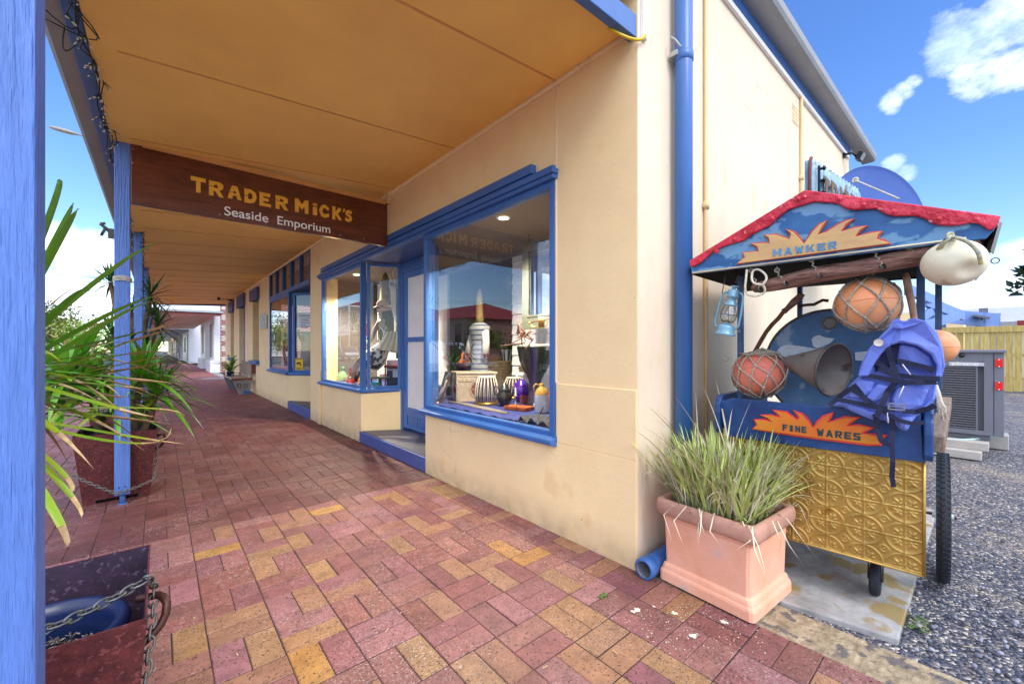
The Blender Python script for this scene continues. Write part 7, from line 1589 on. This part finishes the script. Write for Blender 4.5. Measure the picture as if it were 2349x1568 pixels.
b=MB(); q=W5(900,1330,5.75); b.lathe([(.001,0),(.04,0),(.03,.03),(.02,.12),(.13,.135),(.13,.15),(.001,.15)],Vector((q.x,q.y,.672)),ZU,24); solo(b,'green_stand',mat('dark green enamel',S(60,104,70),.4),'dark green pedestal cake stand beside the cooler','stand')
# ------------------------------------------------------------------ second shop window contents
def Zs(x,y): return (336.6+x*.19515,650.2+y*.19515)
q=[PX(*Zs(1757,345),2.3),PX(*Zs(1935,340),2.3),PX(*Zs(1935,508),2.3),PX(*Zs(1757,510),2.3)]
pl0=Vector((FX+.06,9.19,0)); pl1=Vector((2.5,8.4,0))
def on_splay(x,y,off=-.0):
    d=(pl1-pl0).normalized(); nn=Vector((d.y,-d.x,0)); nn=nn if nn.x<0 or True else nn; r_=FWD(x,y); P0_=pl0+Vector((0,0,0)); tt=((P0_-CAM).dot(nn))/r_.dot(nn); return CAM+r_*tt, nn
A=[on_splay(*Zs(x,y))[0] for x,y in((1757,345),(1980,340),(1980,508),(1757,510))]; nn=on_splay(700,800)[1]; nn=nn if nn.dot(CAM-A[0])>0 else -nn
t=thing('hours_notice','white printed notice with dark border headed TRADER MICK\'S in the second shop window','notice',A[3]); b=MB(); b.prism([a-nn*.012 for a in A],-nn*.003); b.build('sheet','paper',t)
xd=(A[2]-A[3]).normalized(); text("TRADER MICK'S",.05,A[0]+xd*.05-ZU*.075-nn*.010,xd,ZU,'ink','heading',t,ext=.001)
b=MB(); r=random.Random(1)
for k in range(7): q=A[0]+xd*(.07+r.uniform(0,.05))-ZU*(.11+k*.032)-nn*.010; b.beam(q,q+xd*r.uniform(.16,.32),.006,.008,up=ZU)
for i in range(4): a,c=A[i],A[(i+1)%4]; b.beam(a.lerp(c,.02)-nn*.010,a.lerp(c,.98)-nn*.010,.004,.008,up=nn)
b.build('printed_lines','ink',t)
A=[on_splay(*Zs(x,y))[0] for x,y in((1741,878),(1832,880),(1828,1040),(1737,1036))]
t=thing('camera_warning_sign','bright yellow security camera warning sign low in the second shop window','sign',A[3]); b=MB(); b.prism([a-nn*.012 for a in A],-nn*.003); b.build('plate','yellowsign',t); xd=(A[1]-A[0]).normalized()
b=MB(); q=A[0].lerp(A[2],.5)-nn*.010; b.beam(q+ZU*.03-xd*.06,q+ZU*.05+xd*.03,.01,.035,up=ZU); b.beam(q+ZU*.0,q+xd*.05-ZU*.0,.01,.012,up=ZU); b.beam(q+xd*.05+ZU*.04,q+xd*.05-ZU*.01,.01,.012,up=xd)
for k,(z,l_) in enumerate(((.12,.14),(-.05,.15),(-.075,.12),(-.10,.15),(-.125,.13))): b.beam(q+ZU*z-xd*l_/2,q+ZU*z+xd*l_/2,.004,.012,up=ZU)
b.build('symbol','black',t)
t=thing('red_banner','narrow red and white banner standing inside the second shop window','banner',PX(*Zs(1630,1010),2.05)); A=[PX(*Zs(x,y),2.06) for x,y in((1600,568),(1660,568),(1660,1020),(1612,1010))]; b=MB(); b.prism(A,(.004,0,0)); b.build('banner_sheet',mat('crimson banner',S(176,28,50),.5),t)
b=MB(); A2=[PX(*Zs(x,y),2.055) for x,y in((1600,566),(1660,566),(1660,652),(1602,652))]; b.prism(A2,(.003,0,0)); b.build('banner_header','paper',t); b=MB(); c_=A2[0].lerp(A2[2],.5); s_=.07; b.prism([c_+Vector((-.004,s_*x,s_*z)) for x,z in((0,1),(1,0),(0,-1),(-1,0))],(.002,0,0)); b.build('emblem','carvedred',t)
b=MB()
for k in range(5):
    q=PX(*Zs(1634,740+k*62),2.05); 
    for j in range(3): b.beam(q+Vector((0,.0,.03-j*.035)),q+Vector((0,.03,.055-j*.03)),.002,.014,up=(1,0,0))
b.build('banner_marks','white',t)
b=MB(); q=PX(*Zs(1505,635),FX+.01); b.box((FX-.002,q.y-.06,q.z-.05),(FX+.002,q.y+.06,q.z+.07)); solo(b,'door_sticker','paper','little white sticker on the second shop window left pane','sticker')
t=thing('feather_headdress','amber feather headdress and white lace hung behind the yellow sign','headdress',(2.75,9.3,.8)); b=MB(); r=random.Random(6)
c=CAM+FWD(*Zs(1775,600))*8.6
for k in range(60):
    a=r.uniform(-.6,3.6); l_=r.uniform(.1,.26); b.blade(curve(c,c+Vector((math.cos(a)*l_*.4,-math.cos(a)*l_,math.sin(a)*l_-.12)),n=5),.018)
b.build('feathers','amber',t); b=MB(); 
for k in range(5): q=CAM+FWD(*Zs(1850+k*14,560))*8.6; b.tube([q,q-ZU*.5,q-ZU*.9],[.05,.07,.09],10)
b.build('lace_panel','cloth',t)
# small goods crowding the two display windows
def small(px,z,kind,name,label,cat,m,s_=1.0,far=False,dx=0,parts=None):
    p=(at5(*px) if far else at4(*px)) if z is None else G(*(Z5(*px) if far else Z4(*px)),z); p=p+Vector((dx,0,0)); b=MB()
    if kind=='bowl': b.lathe([(.001,.0),(.03*s_,.0),(.05*s_,.015*s_),(.075*s_,.05*s_),(.072*s_,.052*s_),(.045*s_,.02*s_),(.001,.012*s_)],p)
    if kind=='bottle': b.lathe([(.001,0),(.028*s_,0),(.032*s_,.02*s_),(.032*s_,.10*s_),(.012*s_,.14*s_),(.010*s_,.19*s_),(.014*s_,.195*s_),(.012*s_,.2*s_)],p)
    if kind=='pot': b.lathe([(.001,0),(.035*s_,0),(.055*s_,.03*s_),(.06*s_,.06*s_),(.045*s_,.09*s_),(.04*s_,.10*s_),(.048*s_,.115*s_),(.04*s_,.113*s_)],p)
    if kind=='candle': b.lathe([(.001,0),(.035*s_,0),(.03*s_,.01*s_),(.008*s_,.02*s_),(.012*s_,.06*s_),(.006*s_,.10*s_),(.02*s_,.12*s_),(.018*s_,.14*s_),(.01*s_,.14*s_),(.01*s_,.22*s_),(.001,.225*s_)],p)
    if kind=='books':
        for k in range(3): b.cbox(p+ZU*(.015+.028*k)*s_,(.11*s_,.16*s_,.024*s_),Matrix.Rotation(.3*k-.2,3,'Z'))
    if kind=='box': b.cbox(p+ZU*.035*s_,(.09*s_,.12*s_,.07*s_),Matrix.Rotation(.4,3,'Z')); b.cbox(p+ZU*.075*s_,(.096*s_,.126*s_,.012*s_),Matrix.Rotation(.4,3,'Z'))
    if kind=='shell':
        pr_=[(.001+.04*s_*abs(math.sin(k*.55))*(k/6),.012*k*s_) for k in range(7)]; b.lathe(pr_+[(.001,.085*s_)],p)
    if kind=='tag': b.box(p+Vector((-.001,-.016,0)),p+Vector((.001,.016,.045))); b.tube([p+ZU*.045,p+ZU*.07],.001,4)
    if kind=='plant':
        r_=random.Random(int(px[0]))
        for k in range(12): a=k*2.4; el=r_.uniform(.6,1.4); l_=.22*s_*r_.uniform(.7,1.1); b.blade(curve(p,p+Vector((math.cos(a)*math.cos(el)*l_,math.sin(a)*math.cos(el)*l_,math.sin(el)*l_)),n=5,mid=p+Vector((math.cos(a)*math.cos(el)*l_*.3,math.sin(a)*math.cos(el)*l_*.3,math.sin(el)*l_*.6))),.014*s_)
    return solo(b,name,m,label,cat,bevel=.002 if kind in('box','books') else 0)
small((420,560),.96,'plant','spiky_plant','spiky dark green plant at the left end of the carved chest lid','plant','leafdk',1.5)
small((600,590),.95,'bowl','dark_bowl','wide dark wooden bowl under the ukulele','bowl','djembe',2.0)
small((760,560),.95,'shell','spiral_shell','small pale spiral shell on the chest lid beside the bowl','shell','drumskin',.8)
small((330,560),.95,'shell','speckled_shell','grey speckled shell on the left corner of the chest lid','shell','block',.9)
small((1100,760),None,'pot','brass_pot','squat brass pot behind the front laced drum','pot','brassy',1.2,dx=.12)
small((560,1040),None,'candle','iron_candlestick','black iron candlestick in front of the carved chest','candlestick','pewter',.7)
small((760,1060),None,'candle','short_candlestick','second iron candlestick, left of the front laced drum','candlestick','pewter',.55)
small((1390,1140),None,'candle','horn_ornament','small silver horn ornament right of the pewter urn','ornament','galv',.8)
small((1560,1090),None,'box','red_box','small red lidded box behind the orange book','box','carvedred',.9)
small((1640,1120),None,'bottle','navy_bottle','navy glass bottle left of the stoneware jug','bottle','navy',1.0)
small((1940,1180),None,'bottle','amber_bottle','amber bottle right of the stoneware jug','bottle','amber',1.1)
small((1690,1170),None,'tag','price_tag','white price tag standing beside the stoneware jug','price tag','paper',1)
small((1410,700),.93,'tag','price_tag','white price tag on the second laced drum','price tag','paper',1)
small((450,400),1.02,'tag','price_tag','white price tag left of the ukulele','price tag','paper',1)
small((1900,900),.9,'pot','white_pot','small white ceramic pot high at the right of the near window','pot','white',1.0,dx=.2)
small((1300,620),.95,'books','brown_books','short stack of brown books behind the second laced drum','books','browncloth',1.0,dx=.25)
b=MB(); p=at4(1830,1230); b.torus(p+Vector((-.06,-.02,.03)),.045,.005,(-.8,.4,.5),nu=24); solo(b,'dark_hoop','pewter','dark metal hoop leaning on the stoneware jug','hoop')
small((575,1390),None,'pot','black_pot','black pot left of the yellow vase','pot','black',1.5,True)
small((870,1380),None,'books','stacked_books','stack of red and brown books behind the turquoise box','books','carvedred',1.2,True,dx=.15)
small((780,1440),None,'candle','dark_candlestick','slim dark candlestick beside the yellow vase','candlestick','black',.8,True)
small((300,1380),None,'bottle','small_green_bottle','small green bottle right of the brown travel case','bottle','green',.9,True)
small((420,1300),None,'bowl','pale_bowl','pale shallow bowl behind the green vase','bowl','jugw',1.5,True,dx=.2)
small((930,1330),.78,'shell','white_shell','white shell on top of the book stack in the far window','shell','jugw',.9,True)
small((560,1290),None,'bottle','clear_bottle','pale bottle behind the red vase','bottle','jugw',1.2,True,dx=.2)
small((720,1250),None,'plant','trailing_plant','small dark trailing plant behind the yellow vase','plant','leafdk',1.2,True,dx=.25)
small((240,1150),None,'box','striped_crate','pale crate at the back left of the far window','crate','carved',2.0,True,dx=.35)
# ------------------------------------------------------------------ bench with a palm
t=thing('street_bench','grey steel and timber slat bench against the cream wall','bench',(1.70,13.9,0))
BX0,BX1,BY0,BY1=1.47,1.93,12.95,15.0
for y in(BY0,BY1-.02):
    b=MB(); b.prism([(1.60,y,0),(1.80,y,0),(1.88,y,.36),(1.46,y,.40)],(0,.015,0)); o=b.build('end_panel','greysteel' if y==BY0 else 'acgrey',t)
    if y==BY0:
        b=MB()
        for c in((1.60,.25),(1.75,.24)):
            for k,r_ in enumerate((.05,.032)): b.torus((c[0],y-.003,c[1]),r_,.004,(0,1,0),nu=20,nv=5)
        for k in range(4): b.tube([(1.54+k*.08,y-.004,.33),(1.57+k*.08,y-.004,.28),(1.55+k*.08,y-.004,.2),(1.6+k*.05,y-.004,.13)],.003,5)
        b.build('scrollwork','black',o)
        b=MB(); b.box((1.70,y-.008,.01),(1.83,y-.003,.11)); b.build('blue_patch','blue',o)
b=MB()
for k in range(7): x=1.45+k*.062; b.box((x,BY0-.03,.40),(x+.05,BY1,.43))
b.build('seat','slat',t,bevel=.003)
b=MB(); b.box((1.43,BY0-.045,.385),(1.90,BY0-.031,.44)); b.box((1.885,BY0-.02,.55),(1.955,BY0+.10,.80)); b.build('end_cap','slatred',t,bevel=.003)
b=MB()
for k in range(8): z=.50+k*.044; x=1.86+k*.009; b.box((x,BY0+.1,z),(x+.02,BY1,z+.036))
b.build('backrest','slat',t,bevel=.003)
b=MB(); b.beam((1.80,BY0+.02,0),(1.95,BY0+.02,.86),.03,.06); b.beam((1.80,BY1-.05,0),(1.95,BY1-.05,.86),.03,.06)
for y in(13.4,): b.tube([(1.50,y,.43),(1.50,y,.52),(1.55,y,.56),(1.8,y,.56),(1.84,y,.52),(1.84,y,.43)],.01,7)
b.build('back_support','greysteel',t)
t=thing('palm_plant','small bright green palm growing beside the street bench','palm',(1.50,14.6,.43)); g=MB(); r=random.Random(17); c=Vector((1.56,14.3,.46)); 
for k in range(26):
    a=k*2.4; l_=r.uniform(.35,.66); el=r.uniform(.5,1.35); tip=c+Vector((math.cos(a)*math.cos(el)*l_*.9,math.sin(a)*math.cos(el)*l_*.9,math.sin(el)*l_-.04)); P=curve(c,tip,n=10,mid=c+Vector((math.cos(a)*math.cos(el)*l_*.35,math.sin(a)*math.cos(el)*l_*.35,math.sin(el)*l_*.62)))
    g.tube(P,.003,4)
    for i in range(2,11):
        for s_ in(-1,1):
            tv=(P[i]-P[i-1]).normalized(); sd_=tv.cross(ZU).normalized()*s_; q=P[i]; e=q+sd_*.10*(1.1-i/12)+tv*.09-ZU*.03; g.blade([q,q.lerp(e,.5)+ZU*.01,e],.012)
g.build('fronds','leaf',t); b=MB(); b.lathe([(.001,0),(.08,0),(.1,.12),(.105,.13),(.09,.12)],(1.56,14.3,.431),n=18); b.build('pot','potblue',t)
# ------------------------------------------------------------------ next building up the street
NX=2.2
t=thing('brick_shop','red brick shop with white quoins, tiled front and galvanised verandah roof','shop',(NX,26,0))
b=MB(); b.box((NX+.203,26,0),(7,26.3,5.2)); b.build('brick_wall','facebrick',t)
b=MB()
for k in range(9): z=.55+k*.54; b.box((2.46,25.985,z),(2.62,25.999,z+.27))
b.box((2.0,25.9,0),(2.62,25.99,.45)) if False else None
b.build('quoin',mat('pale quoin stone',S(206,196,184),.8,var=.15),t,bevel=.005)
def PNX(xz): return PX(336.6+.19515*xz,800,NX-.05).y
b=MB(); y0_,y1_=26.0,PNX(745); b.box((NX-.06,26.0,0),(NX+.2,y1_,5)); b.box((NX-.22,26.0,0),(NX-.061,y1_+.3,.62))
y2_=PNX(690); y3_=PNX(635); b.box((NX-.06,y2_,0),(NX+.2,y3_,3.2)); b.box((NX-.22,y2_,0),(NX-.061,y3_,.62)); b.box((NX-.05,y1_,2.75),(NX+.2,y2_,5)); b.box((NX+.5,y1_,0),(NX+.6,y2_,2.8)); b.build('tiled_front','tilewhite',t)
b=MB()
for a_ in(.35,.62): b.box((NX-.075,lerp(26,y1_,a_),.75),(NX-.061,lerp(26,y1_,a_)+.9,2.55))
b.box((NX-.075,lerp(y2_,y3_,.3),.9),(NX-.061,lerp(y2_,y3_,.7),2.6)); b.box((NX+.44,y1_+.2,.1),(NX+.49,y2_-.2,2.3)); b.build('window','tilegrey',t)
b=MB(); b.box((-.25,25.0,2.84),(NX+.15,25.12,2.98)); b.box((-.25,25.12,2.84),(-.15,44,2.98)); b.build('fascia','carvedred',t)
b=MB(); b.box((-.35,24.92,2.98),(NX+.22,25.05,3.08)); b.box((-.4,24.92,2.98),(-.28,44,3.08)); b.build('gutter','galv',t)
b=MB(); b.box((-.15,25.12,2.9),(NX,44,2.93)); b.build('ceiling',mat('pale pink ceiling',S(222,190,166),.7,var=.05),t)
b=MB(); n_=60
for i in range(n_+1):
    x=lerp(-.35,NX-.02,i/n_); zz_=.02*math.sin(i*1.57*1.2); top=lerp(3.12,3.72,min(1,(i/n_)*1.4+.35)); b.v+=[Vector((x,25.0,3.06+zz_)),Vector((x,26.8,top+zz_))]
for i in range(n_): b.f.append((2*i,2*i+2,2*i+3,2*i+1)); b.smooth.append(True); b.mi.append(0)
b.add([(-.35,25,3.05),(-.35,44,3.05),(NX-.05,44,3.75),(NX-.05,26.8,3.72),(1.2,26.8,3.7)],[(0,1,2,3,4)]); b.build('roof_sheet','metalroof',t)
b=MB(); b.box((-.25,25.1,0),(-.13,25.22,2.84)); b.box((-.25,33,0),(-.13,33.12,2.84)); b.build('post','carvedred',t)
# further shopfronts
def front(loc_y0,loc_y1,X,h,m,label,ops_,cat='shop',kc='dark'):
    t=thing('street_shop',label,cat,(X,loc_y0,0)); b=MB(); b.box((X,loc_y0,0),(X+4,loc_y1,h)); b.build('wall',m,t); b=MB()
    for a_,c_,z0,z1 in ops_: b.box((X-.04,lerp(loc_y0,loc_y1,a_),z0),(X-.003,lerp(loc_y0,loc_y1,c_),z1))
    b.build('opening',kc,t); b=MB(); b.box((X-2.3,loc_y0,2.85),(X-.0,loc_y1,3.0)); b.build('awning','metalroof',t); return t
front(44.2,56,1.9,4.6,'tilewhite','white rendered shop with a pale doorway and framed mirror, past the brick shop',((.05,.2,.2,2.5),(.45,.7,.9,2.3)),kc='tilegrey')
front(56.1,66,1.75,4.8,'offwhite','white shop with a navy double door farther up the street',((.1,.3,.1,2.5),(.4,.6,.1,2.5),(.75,.95,.8,2.4)),kc='navy')
front(66.2,84,1.7,4.2,'facebrick','distant red brick shop at the end of the covered footpath',((.2,.4,.4,2.4),(.6,.8,.4,2.4)),kc='white')
front(84.5,120,1.5,5,'cream','distant cream building closing the view of the street',((.1,.2,.4,2.4),(.4,.6,.4,2.4)),kc='tilegrey')
def tree(loc,h,rx,label,m='crown',n=1500,seed=1,leafs=.22,trunk=.3,group='street trees'):
    r=random.Random(seed); t=thing('tree',label,'tree',loc,group=group); x,y,_=loc; b=MB()
    b.tube([(x,y,0),(x+.1*rx,y,h*.3),(x,y+.05*rx,h*.6)],[trunk,trunk*.7,trunk*.3],8)
    lobes=[]
    for k in range(7):
        a=r.uniform(0,6.28); lobes.append((Vector((x+math.cos(a)*rx*.5*r.random(),y+math.sin(a)*rx*.5*r.random(),h*r.uniform(.45,.85))),rx*r.uniform(.35,.6))); b.tube([(x,y,h*.35),lobes[-1][0]],[trunk*.4,trunk*.1],6)
    b.build('trunk','bark',t); g=MB()
    for k in range(n):
        c,R_=r.choice(lobes); d=Vector((r.gauss(0,1),r.gauss(0,1),r.gauss(0,.8))).normalized()*R_*r.uniform(.6,1.1); q=c+d; a=Vector((r.gauss(0,1),r.gauss(0,1),r.gauss(0,1))).normalized(); e=a.cross(Vector((r.random(),r.random(),1))).normalized(); s_=leafs*r.uniform(.5,1.3)
        g.add([q-a*s_,q+e*s_*.45,q+a*s_,q-e*s_*.45],[(0,1,2,3)])
    g.build('crown',m,t)
tree((-3.6,36,0),2.9,2.2,'yellow green bushy street tree beyond the yuccas, nearest of the left group',mat('lime leaves',S(150,166,60),.6,isl=.5,bump=0,var=.2),1800,3,.10,.12)
tree((-6.5,44,0),4.2,2.8,'mid green street tree behind the lime bush on the left','crown',1800,4,.14,.18)
tree((-8.5,60,0),5.2,3.5,'grey green gum tree far up the street on the left','crowndk',1800,5,.18,.2)
tree((-1.2,48,0),3.4,1.5,'small leafy tree at the far end of the covered footpath','crown',1600,6,.10,.1)
tree((-1.6,62,0),4.0,1.6,'small distant tree beyond the covered footpath','crown',1200,7,.12,.1)
tree((36,-2.2,0),7.6,2.4,'dark pine tip showing above the white shed roof','crowndk',1500,8,.3,.2)
# far low building & sunlit things left
t=thing('far_house','low pale house with grey roof far up the left side of the street','house',(-12,75,0)); b=MB(); b.box((-20,75,0),(-9,86,3)); b.build('wall','offwhite',t); b=MB(); b.prism([(-20.5,74.5,3),(-8.5,74.5,3),(-14.5,74.5,5)],(0,12,0)); b.build('roof','gutter',t)
# ------------------------------------------------------------------ the far side of the street (seen in the shop windows)
def house(loc,sx,sy,h,ridge,wm,rm,label,name='house',cat='house',verandah=False):
    x,y,_=loc; t=thing(name,label,cat,loc); b=MB(); b.box((x-sx,y,0),(x,y+sy,h)); b.build('wall',wm,t); o=.5
    b=MB(); b.add([(x-sx-o,y-o,h),(x+o,y-o,h),(x+o,y+sy+o,h),(x-sx-o,y+sy+o,h),(x-sx/2,y+sx*.4,ridge),(x-sx/2,y+sy-sx*.4,ridge)],[(0,1,4),(1,2,5,4),(2,3,5),(3,0,4,5),(0,3,2,1)]); b.build('roof',rm,t); b=MB()
    nw=max(2,int(sy/3.5)); lv=[1.0] if h<4 else [1.0,h*.55]
    for z in lv:
        for k in range(nw): yy_=y+(k+.5)*sy/nw; b.box((x-.02,yy_-.6,z),(x+.04,yy_+.6,z+1.5))
    b.build('window','carglass',t)
    if verandah:
        b=MB(); b.box((x,y,h*.5),(x+2.4,y+sy,h*.5+.12)); b.box((x+2.3,y,h*.5+.12),(x+2.36,y+sy,h*.5+1.0)); b.box((x,y,h-.1),(x+2.6,y+sy,h+.08)); b.box((x+2.3,y,h*.5-.5),(x+2.4,y+sy,h*.5-.1)); b.build('balcony','white',t); b=MB()
        for k in range(nw+1): yy_=y+k*sy/nw; b.box((x+2.28,yy_-.06,0),(x+2.4,yy_+.06,h))
        b.build('post','white',t)
        b=MB(); b.box((x+.01,y+.4,.3),(x+.05,y+sy-.4,h*.5-.3)); b.build('shopfront','carvedred',t)
    return t
house((-19,60,0),12,26,7.4,10.2,'offwhite','red','two storey corner hotel with white balcony and red roof across the street','hotel','hotel',True)
house((-20,35,0),11,18,4.4,6.6,'facebrick','red','brick hall with red hipped roof across the street','hall','hall')
house((-25,0,0),10,11,3.0,4.6,'offwhite','galv','low pale house with silver roof opposite the shop')
for i,(x,y,h,rx,m) in enumerate(((-20,26,3.6,2.2,'crowndk'),(-20,49,7,3.5,'crowndk'),(-18.5,54,6,3,'crown'),(-21,19,3.6,2.4,'crown'),(-22,12,3.4,2.2,'crowndk'),(-21,-2,6,3.4,'crown'),(-19,31,3.4,2,'crown'))):
    tree((x,y,0),h,rx,['dense dark tree left of the brick hall across the street','tall dark tree between hall and hotel','leafy green tree right beside the hotel','round green tree opposite the shop entry','small dark tree in front of the low pale house','big spreading tree behind the camera across the street','small bush at the brick hall corner'][i],m,900,20+i,.32,.2,group='trees across the street')
def car(loc,rz,label,body,kind='suv'):
    t=thing('parked_car',label,'car',loc,rz,group='cars parked across the street'); Mx=WM[t.name]
    if kind=='suv': pr_=[(-2.2,.35),(-2.25,.75),(-2.15,1.0),(-1.95,1.62),(-1.6,1.70),(.35,1.70),(1.05,1.10),(2.05,.95),(2.2,.7),(2.2,.35)]; gl_=[(-1.85,1.05),(-1.7,1.55),(.25,1.58),(.85,1.08)]
    else: pr_=[(-2.4,.45),(-2.45,1.0),(-.45,1.0),(-.35,1.62),(.75,1.65),(1.35,1.08),(2.3,.98),(2.45,.7),(2.4,.4)]; gl_=[(-.25,1.05),(-.2,1.52),(.65,1.55),(1.1,1.08)]
    b=MB(); b.prism([Mx@Vector((x,-.88,z)) for x,z in pr_],Mx.to_3x3()@Vector((0,1.76,0))); b.build('body',body,t,bevel=.06,seg=3)
    b=MB(); b.prism([Mx@Vector((x,-.895,z)) for x,z in gl_],Mx.to_3x3()@Vector((0,1.79,0))); b.build('side_window','carglass',t,bevel=.02)
    b=MB(); k=1 if kind=='suv' else .6
    b.prism([Mx@Vector(p) for p in((.47 if k==1 else .86,-.72,1.60),(1.12 if k==1 else 1.4,-.78,1.09),(1.12 if k==1 else 1.4,.78,1.09),(.47 if k==1 else .86,.72,1.60))],Mx.to_3x3()@Vector((.02,0,.02))); b.build('windscreen','carglass',t)
    for x in(-1.4,1.4):
        for s_ in(-1,1):
            b=MB(); c=Mx@Vector((x,s_*.82,.34)); ax=Mx.to_3x3()@Vector((0,s_,0)); b.lathe([(.001,-.1),(.30,-.1),(.34,-.06),(.34,.06),(.30,.1),(.2,.1)],c,ax,24); o=b.build('wheel','rubber',t); b=MB(); b.lathe([(.2,.09),(.2,.105),(.05,.10),(.001,.11)],c,ax,16); b.build('rim','galv',o)
    for s_ in(-1,1):
        b=MB(); b.cbox(Mx@Vector((2.16 if kind=='suv' else 2.4,s_*.65,.78)),(.12,.3,.16),Mx.to_3x3()); b.build('headlight','white',t,bevel=.02)
        b=MB(); b.cbox(Mx@Vector((-2.2 if kind=='suv' else -2.42,s_*.72,.95)),(.1,.14,.28),Mx.to_3x3()); b.build('tail_light','redref',t,bevel=.02)
    return t
car((-12.6,29,-.125),math.pi/2,'white four wheel drive parked across the street before the brick hall','carwhite')
car((-9.8,21.5,-.125),math.pi/2+.05,'white car in the roadway nearer to the shop windows','carwhite')
car((-11.8,47,-.125),-math.pi/2,'silver utility with open tray parked near the hotel','carsilver','ute')
car((-4.6,17.5,-.125),math.pi/2,'white car parked at the kerb beyond the yuccas','carwhite')
# street lamp, poles, wires
t=thing('street_lamp','street lamp whose flat head shows beyond the near blue post','street lamp',(-.86,15.8,0)); b=MB(); b.tube([(-.86,15.8,0),(-.86,15.8,6.9)],[.09,.06],10); b.tube([(-.86,15.8,6.9),(-1.1,15.75,7.0),(-1.3,15.7,7.0)],.035,8); b.build('pole','galv',t)
a=FWD(112,291)*10.75+CAM; c=FWD(188,311)*10.6+CAM; b=MB(); m=a.lerp(c,.4); b.tube([a,a.lerp(c,.12),a.lerp(c,.35),a.lerp(c,.65),a.lerp(c,.85),c],[.02,.08,.11,.10,.05,.03],12,flat=.5); b.build('lamp_head',mat('ribbed grey lamp head',S(150,142,130),.5,var=.4,vs=30),t)
b=MB(); b.tube([c,Vector((-1.25,15.7,7.0))],.03,6); b.build('arm','galv',t)
t=thing('sign_bracket','dark pole with a forked bracket showing just left of the second blue post','bracket',PY(266,545,12)); b=MB(); q=lambda x,y:PY(x,y,12.0)
b.tube([q(264,545),q(244,524),q(230,513)],.03,6); b.tube([q(242,523),q(232,540)],.025,6); b.tube([q(230,513),q(242,512)],.025,6); b.cbox(q(257,536),(.12,.06,.2)); p0=q(267,548); b.tube([(p0.x,p0.y,0),p0],.035,8); b.build('arms','wire',t)
t=thing('power_pole','timber power pole carrying wires across the street','power pole',(-14.2,40,0)); b=MB(); b.tube([(-14.2,40,0),(-14.2,40,9.5)],[.16,.11],10); b.beam((-15.2,40,9.0),(-13.2,40,9.0),.1,.12); b.build('pole','bark',t)
b=MB()
for k in range(4):
    x=-15+k*.6; b.tube([Vector((x,40+s_*.1*(s_-40)*0+(s_-0)*0+s_,9.1)) if False else Vector((x,-40+s_*10,9.1-.5*math.sin((s_%4)/4*math.pi))) for s_ in range(18)],.02,4)
for a_,c_ in((( -16,2,6),(-.6,1,5.5)),((-15,12,7.0),(-.6,.5,4.6)),((-60,70,12),(2,45,6.6)),((-60,70,11.7),(2,45,6.3)),((-60,71,7.2),(2,60,6.2))): b.tube(curve(a_,c_,.5,14),.016,4)
solo(b,'overhead_wires','wire','thin dark overhead wires crossing and following the street','wires')
t=thing('festoon_lights','festoon string of small lights slung over the street opposite the entry','string lights',(-8,10,4.5)); b=MB(); g=MB()
for a_,c_ in(((-16,-9,5.2),(-.5,1.0,3.0)),((-16,3,5.2),(-.5,.3,3.0))):
    P=curve(a_,c_,.9,40); b.tube(P,.012,4)
    for p in P[1:-1]: b.tube([p,p-ZU*.12],.008,4); g.ball(p-ZU*.15,.035,nu=6,nv=5)
b.build('cable','wire',t); g.build('bulb','bulb',t)

# give every repeated piece of a part an object of its own
def split_loose(o):
    me=o.data; n=len(me.vertices); par=list(range(n))
    def find(a):
        while par[a]!=a: par[a]=par[par[a]]; a=par[a]
        return a
    for e in me.edges:
        a,b=find(e.vertices[0]),find(e.vertices[1])
        if a!=b: par[a]=b
    g={}
    for p in me.polygons: g.setdefault(find(p.vertices[0]),[]).append(p)
    if not 1<len(g)<=40: return
    first=True
    for ps in g.values():
        ids={}; vs_=[]; fs=[]
        for p in ps:
            f=[]
            for v in p.vertices:
                if v not in ids: ids[v]=len(vs_); vs_.append(tuple(me.vertices[v].co))
                f.append(ids[v])
            fs.append(f)
        m=bpy.data.meshes.new(me.name); m.from_pydata(vs_,[],fs)
        for mt in me.materials: m.materials.append(mt)
        m.polygons.foreach_set('use_smooth',[p.use_smooth for p in ps]); m.polygons.foreach_set('material_index',[p.material_index for p in ps]); m.update()
        if first: keep=m; first=False
        else: c=o.copy(); c.data=m; col.objects.link(c); c.parent=o.parent
    o.data=keep
SPL=('splay_wall','display_partition','ceiling_strip','rafter','post','leg','rail','window','opening','quoin','eave_strip','gutter','fascia','dado','interior_ceiling','end_cap','end_panel','flame','side_tube','foot','cornice','reflector','cooling','louvre_panel','paint_patch','drill_hole','nail','screw','name_bar','castor_fork','medallion','sleeve','handle','back_support','front_trim','tie_wire','zip','bolt','bracket','trim')
for o in list(bpy.data.objects):
    if o.type=='MESH' and o.parent and not o.children and o.name.split('.')[0] in SPL: split_loose(o)
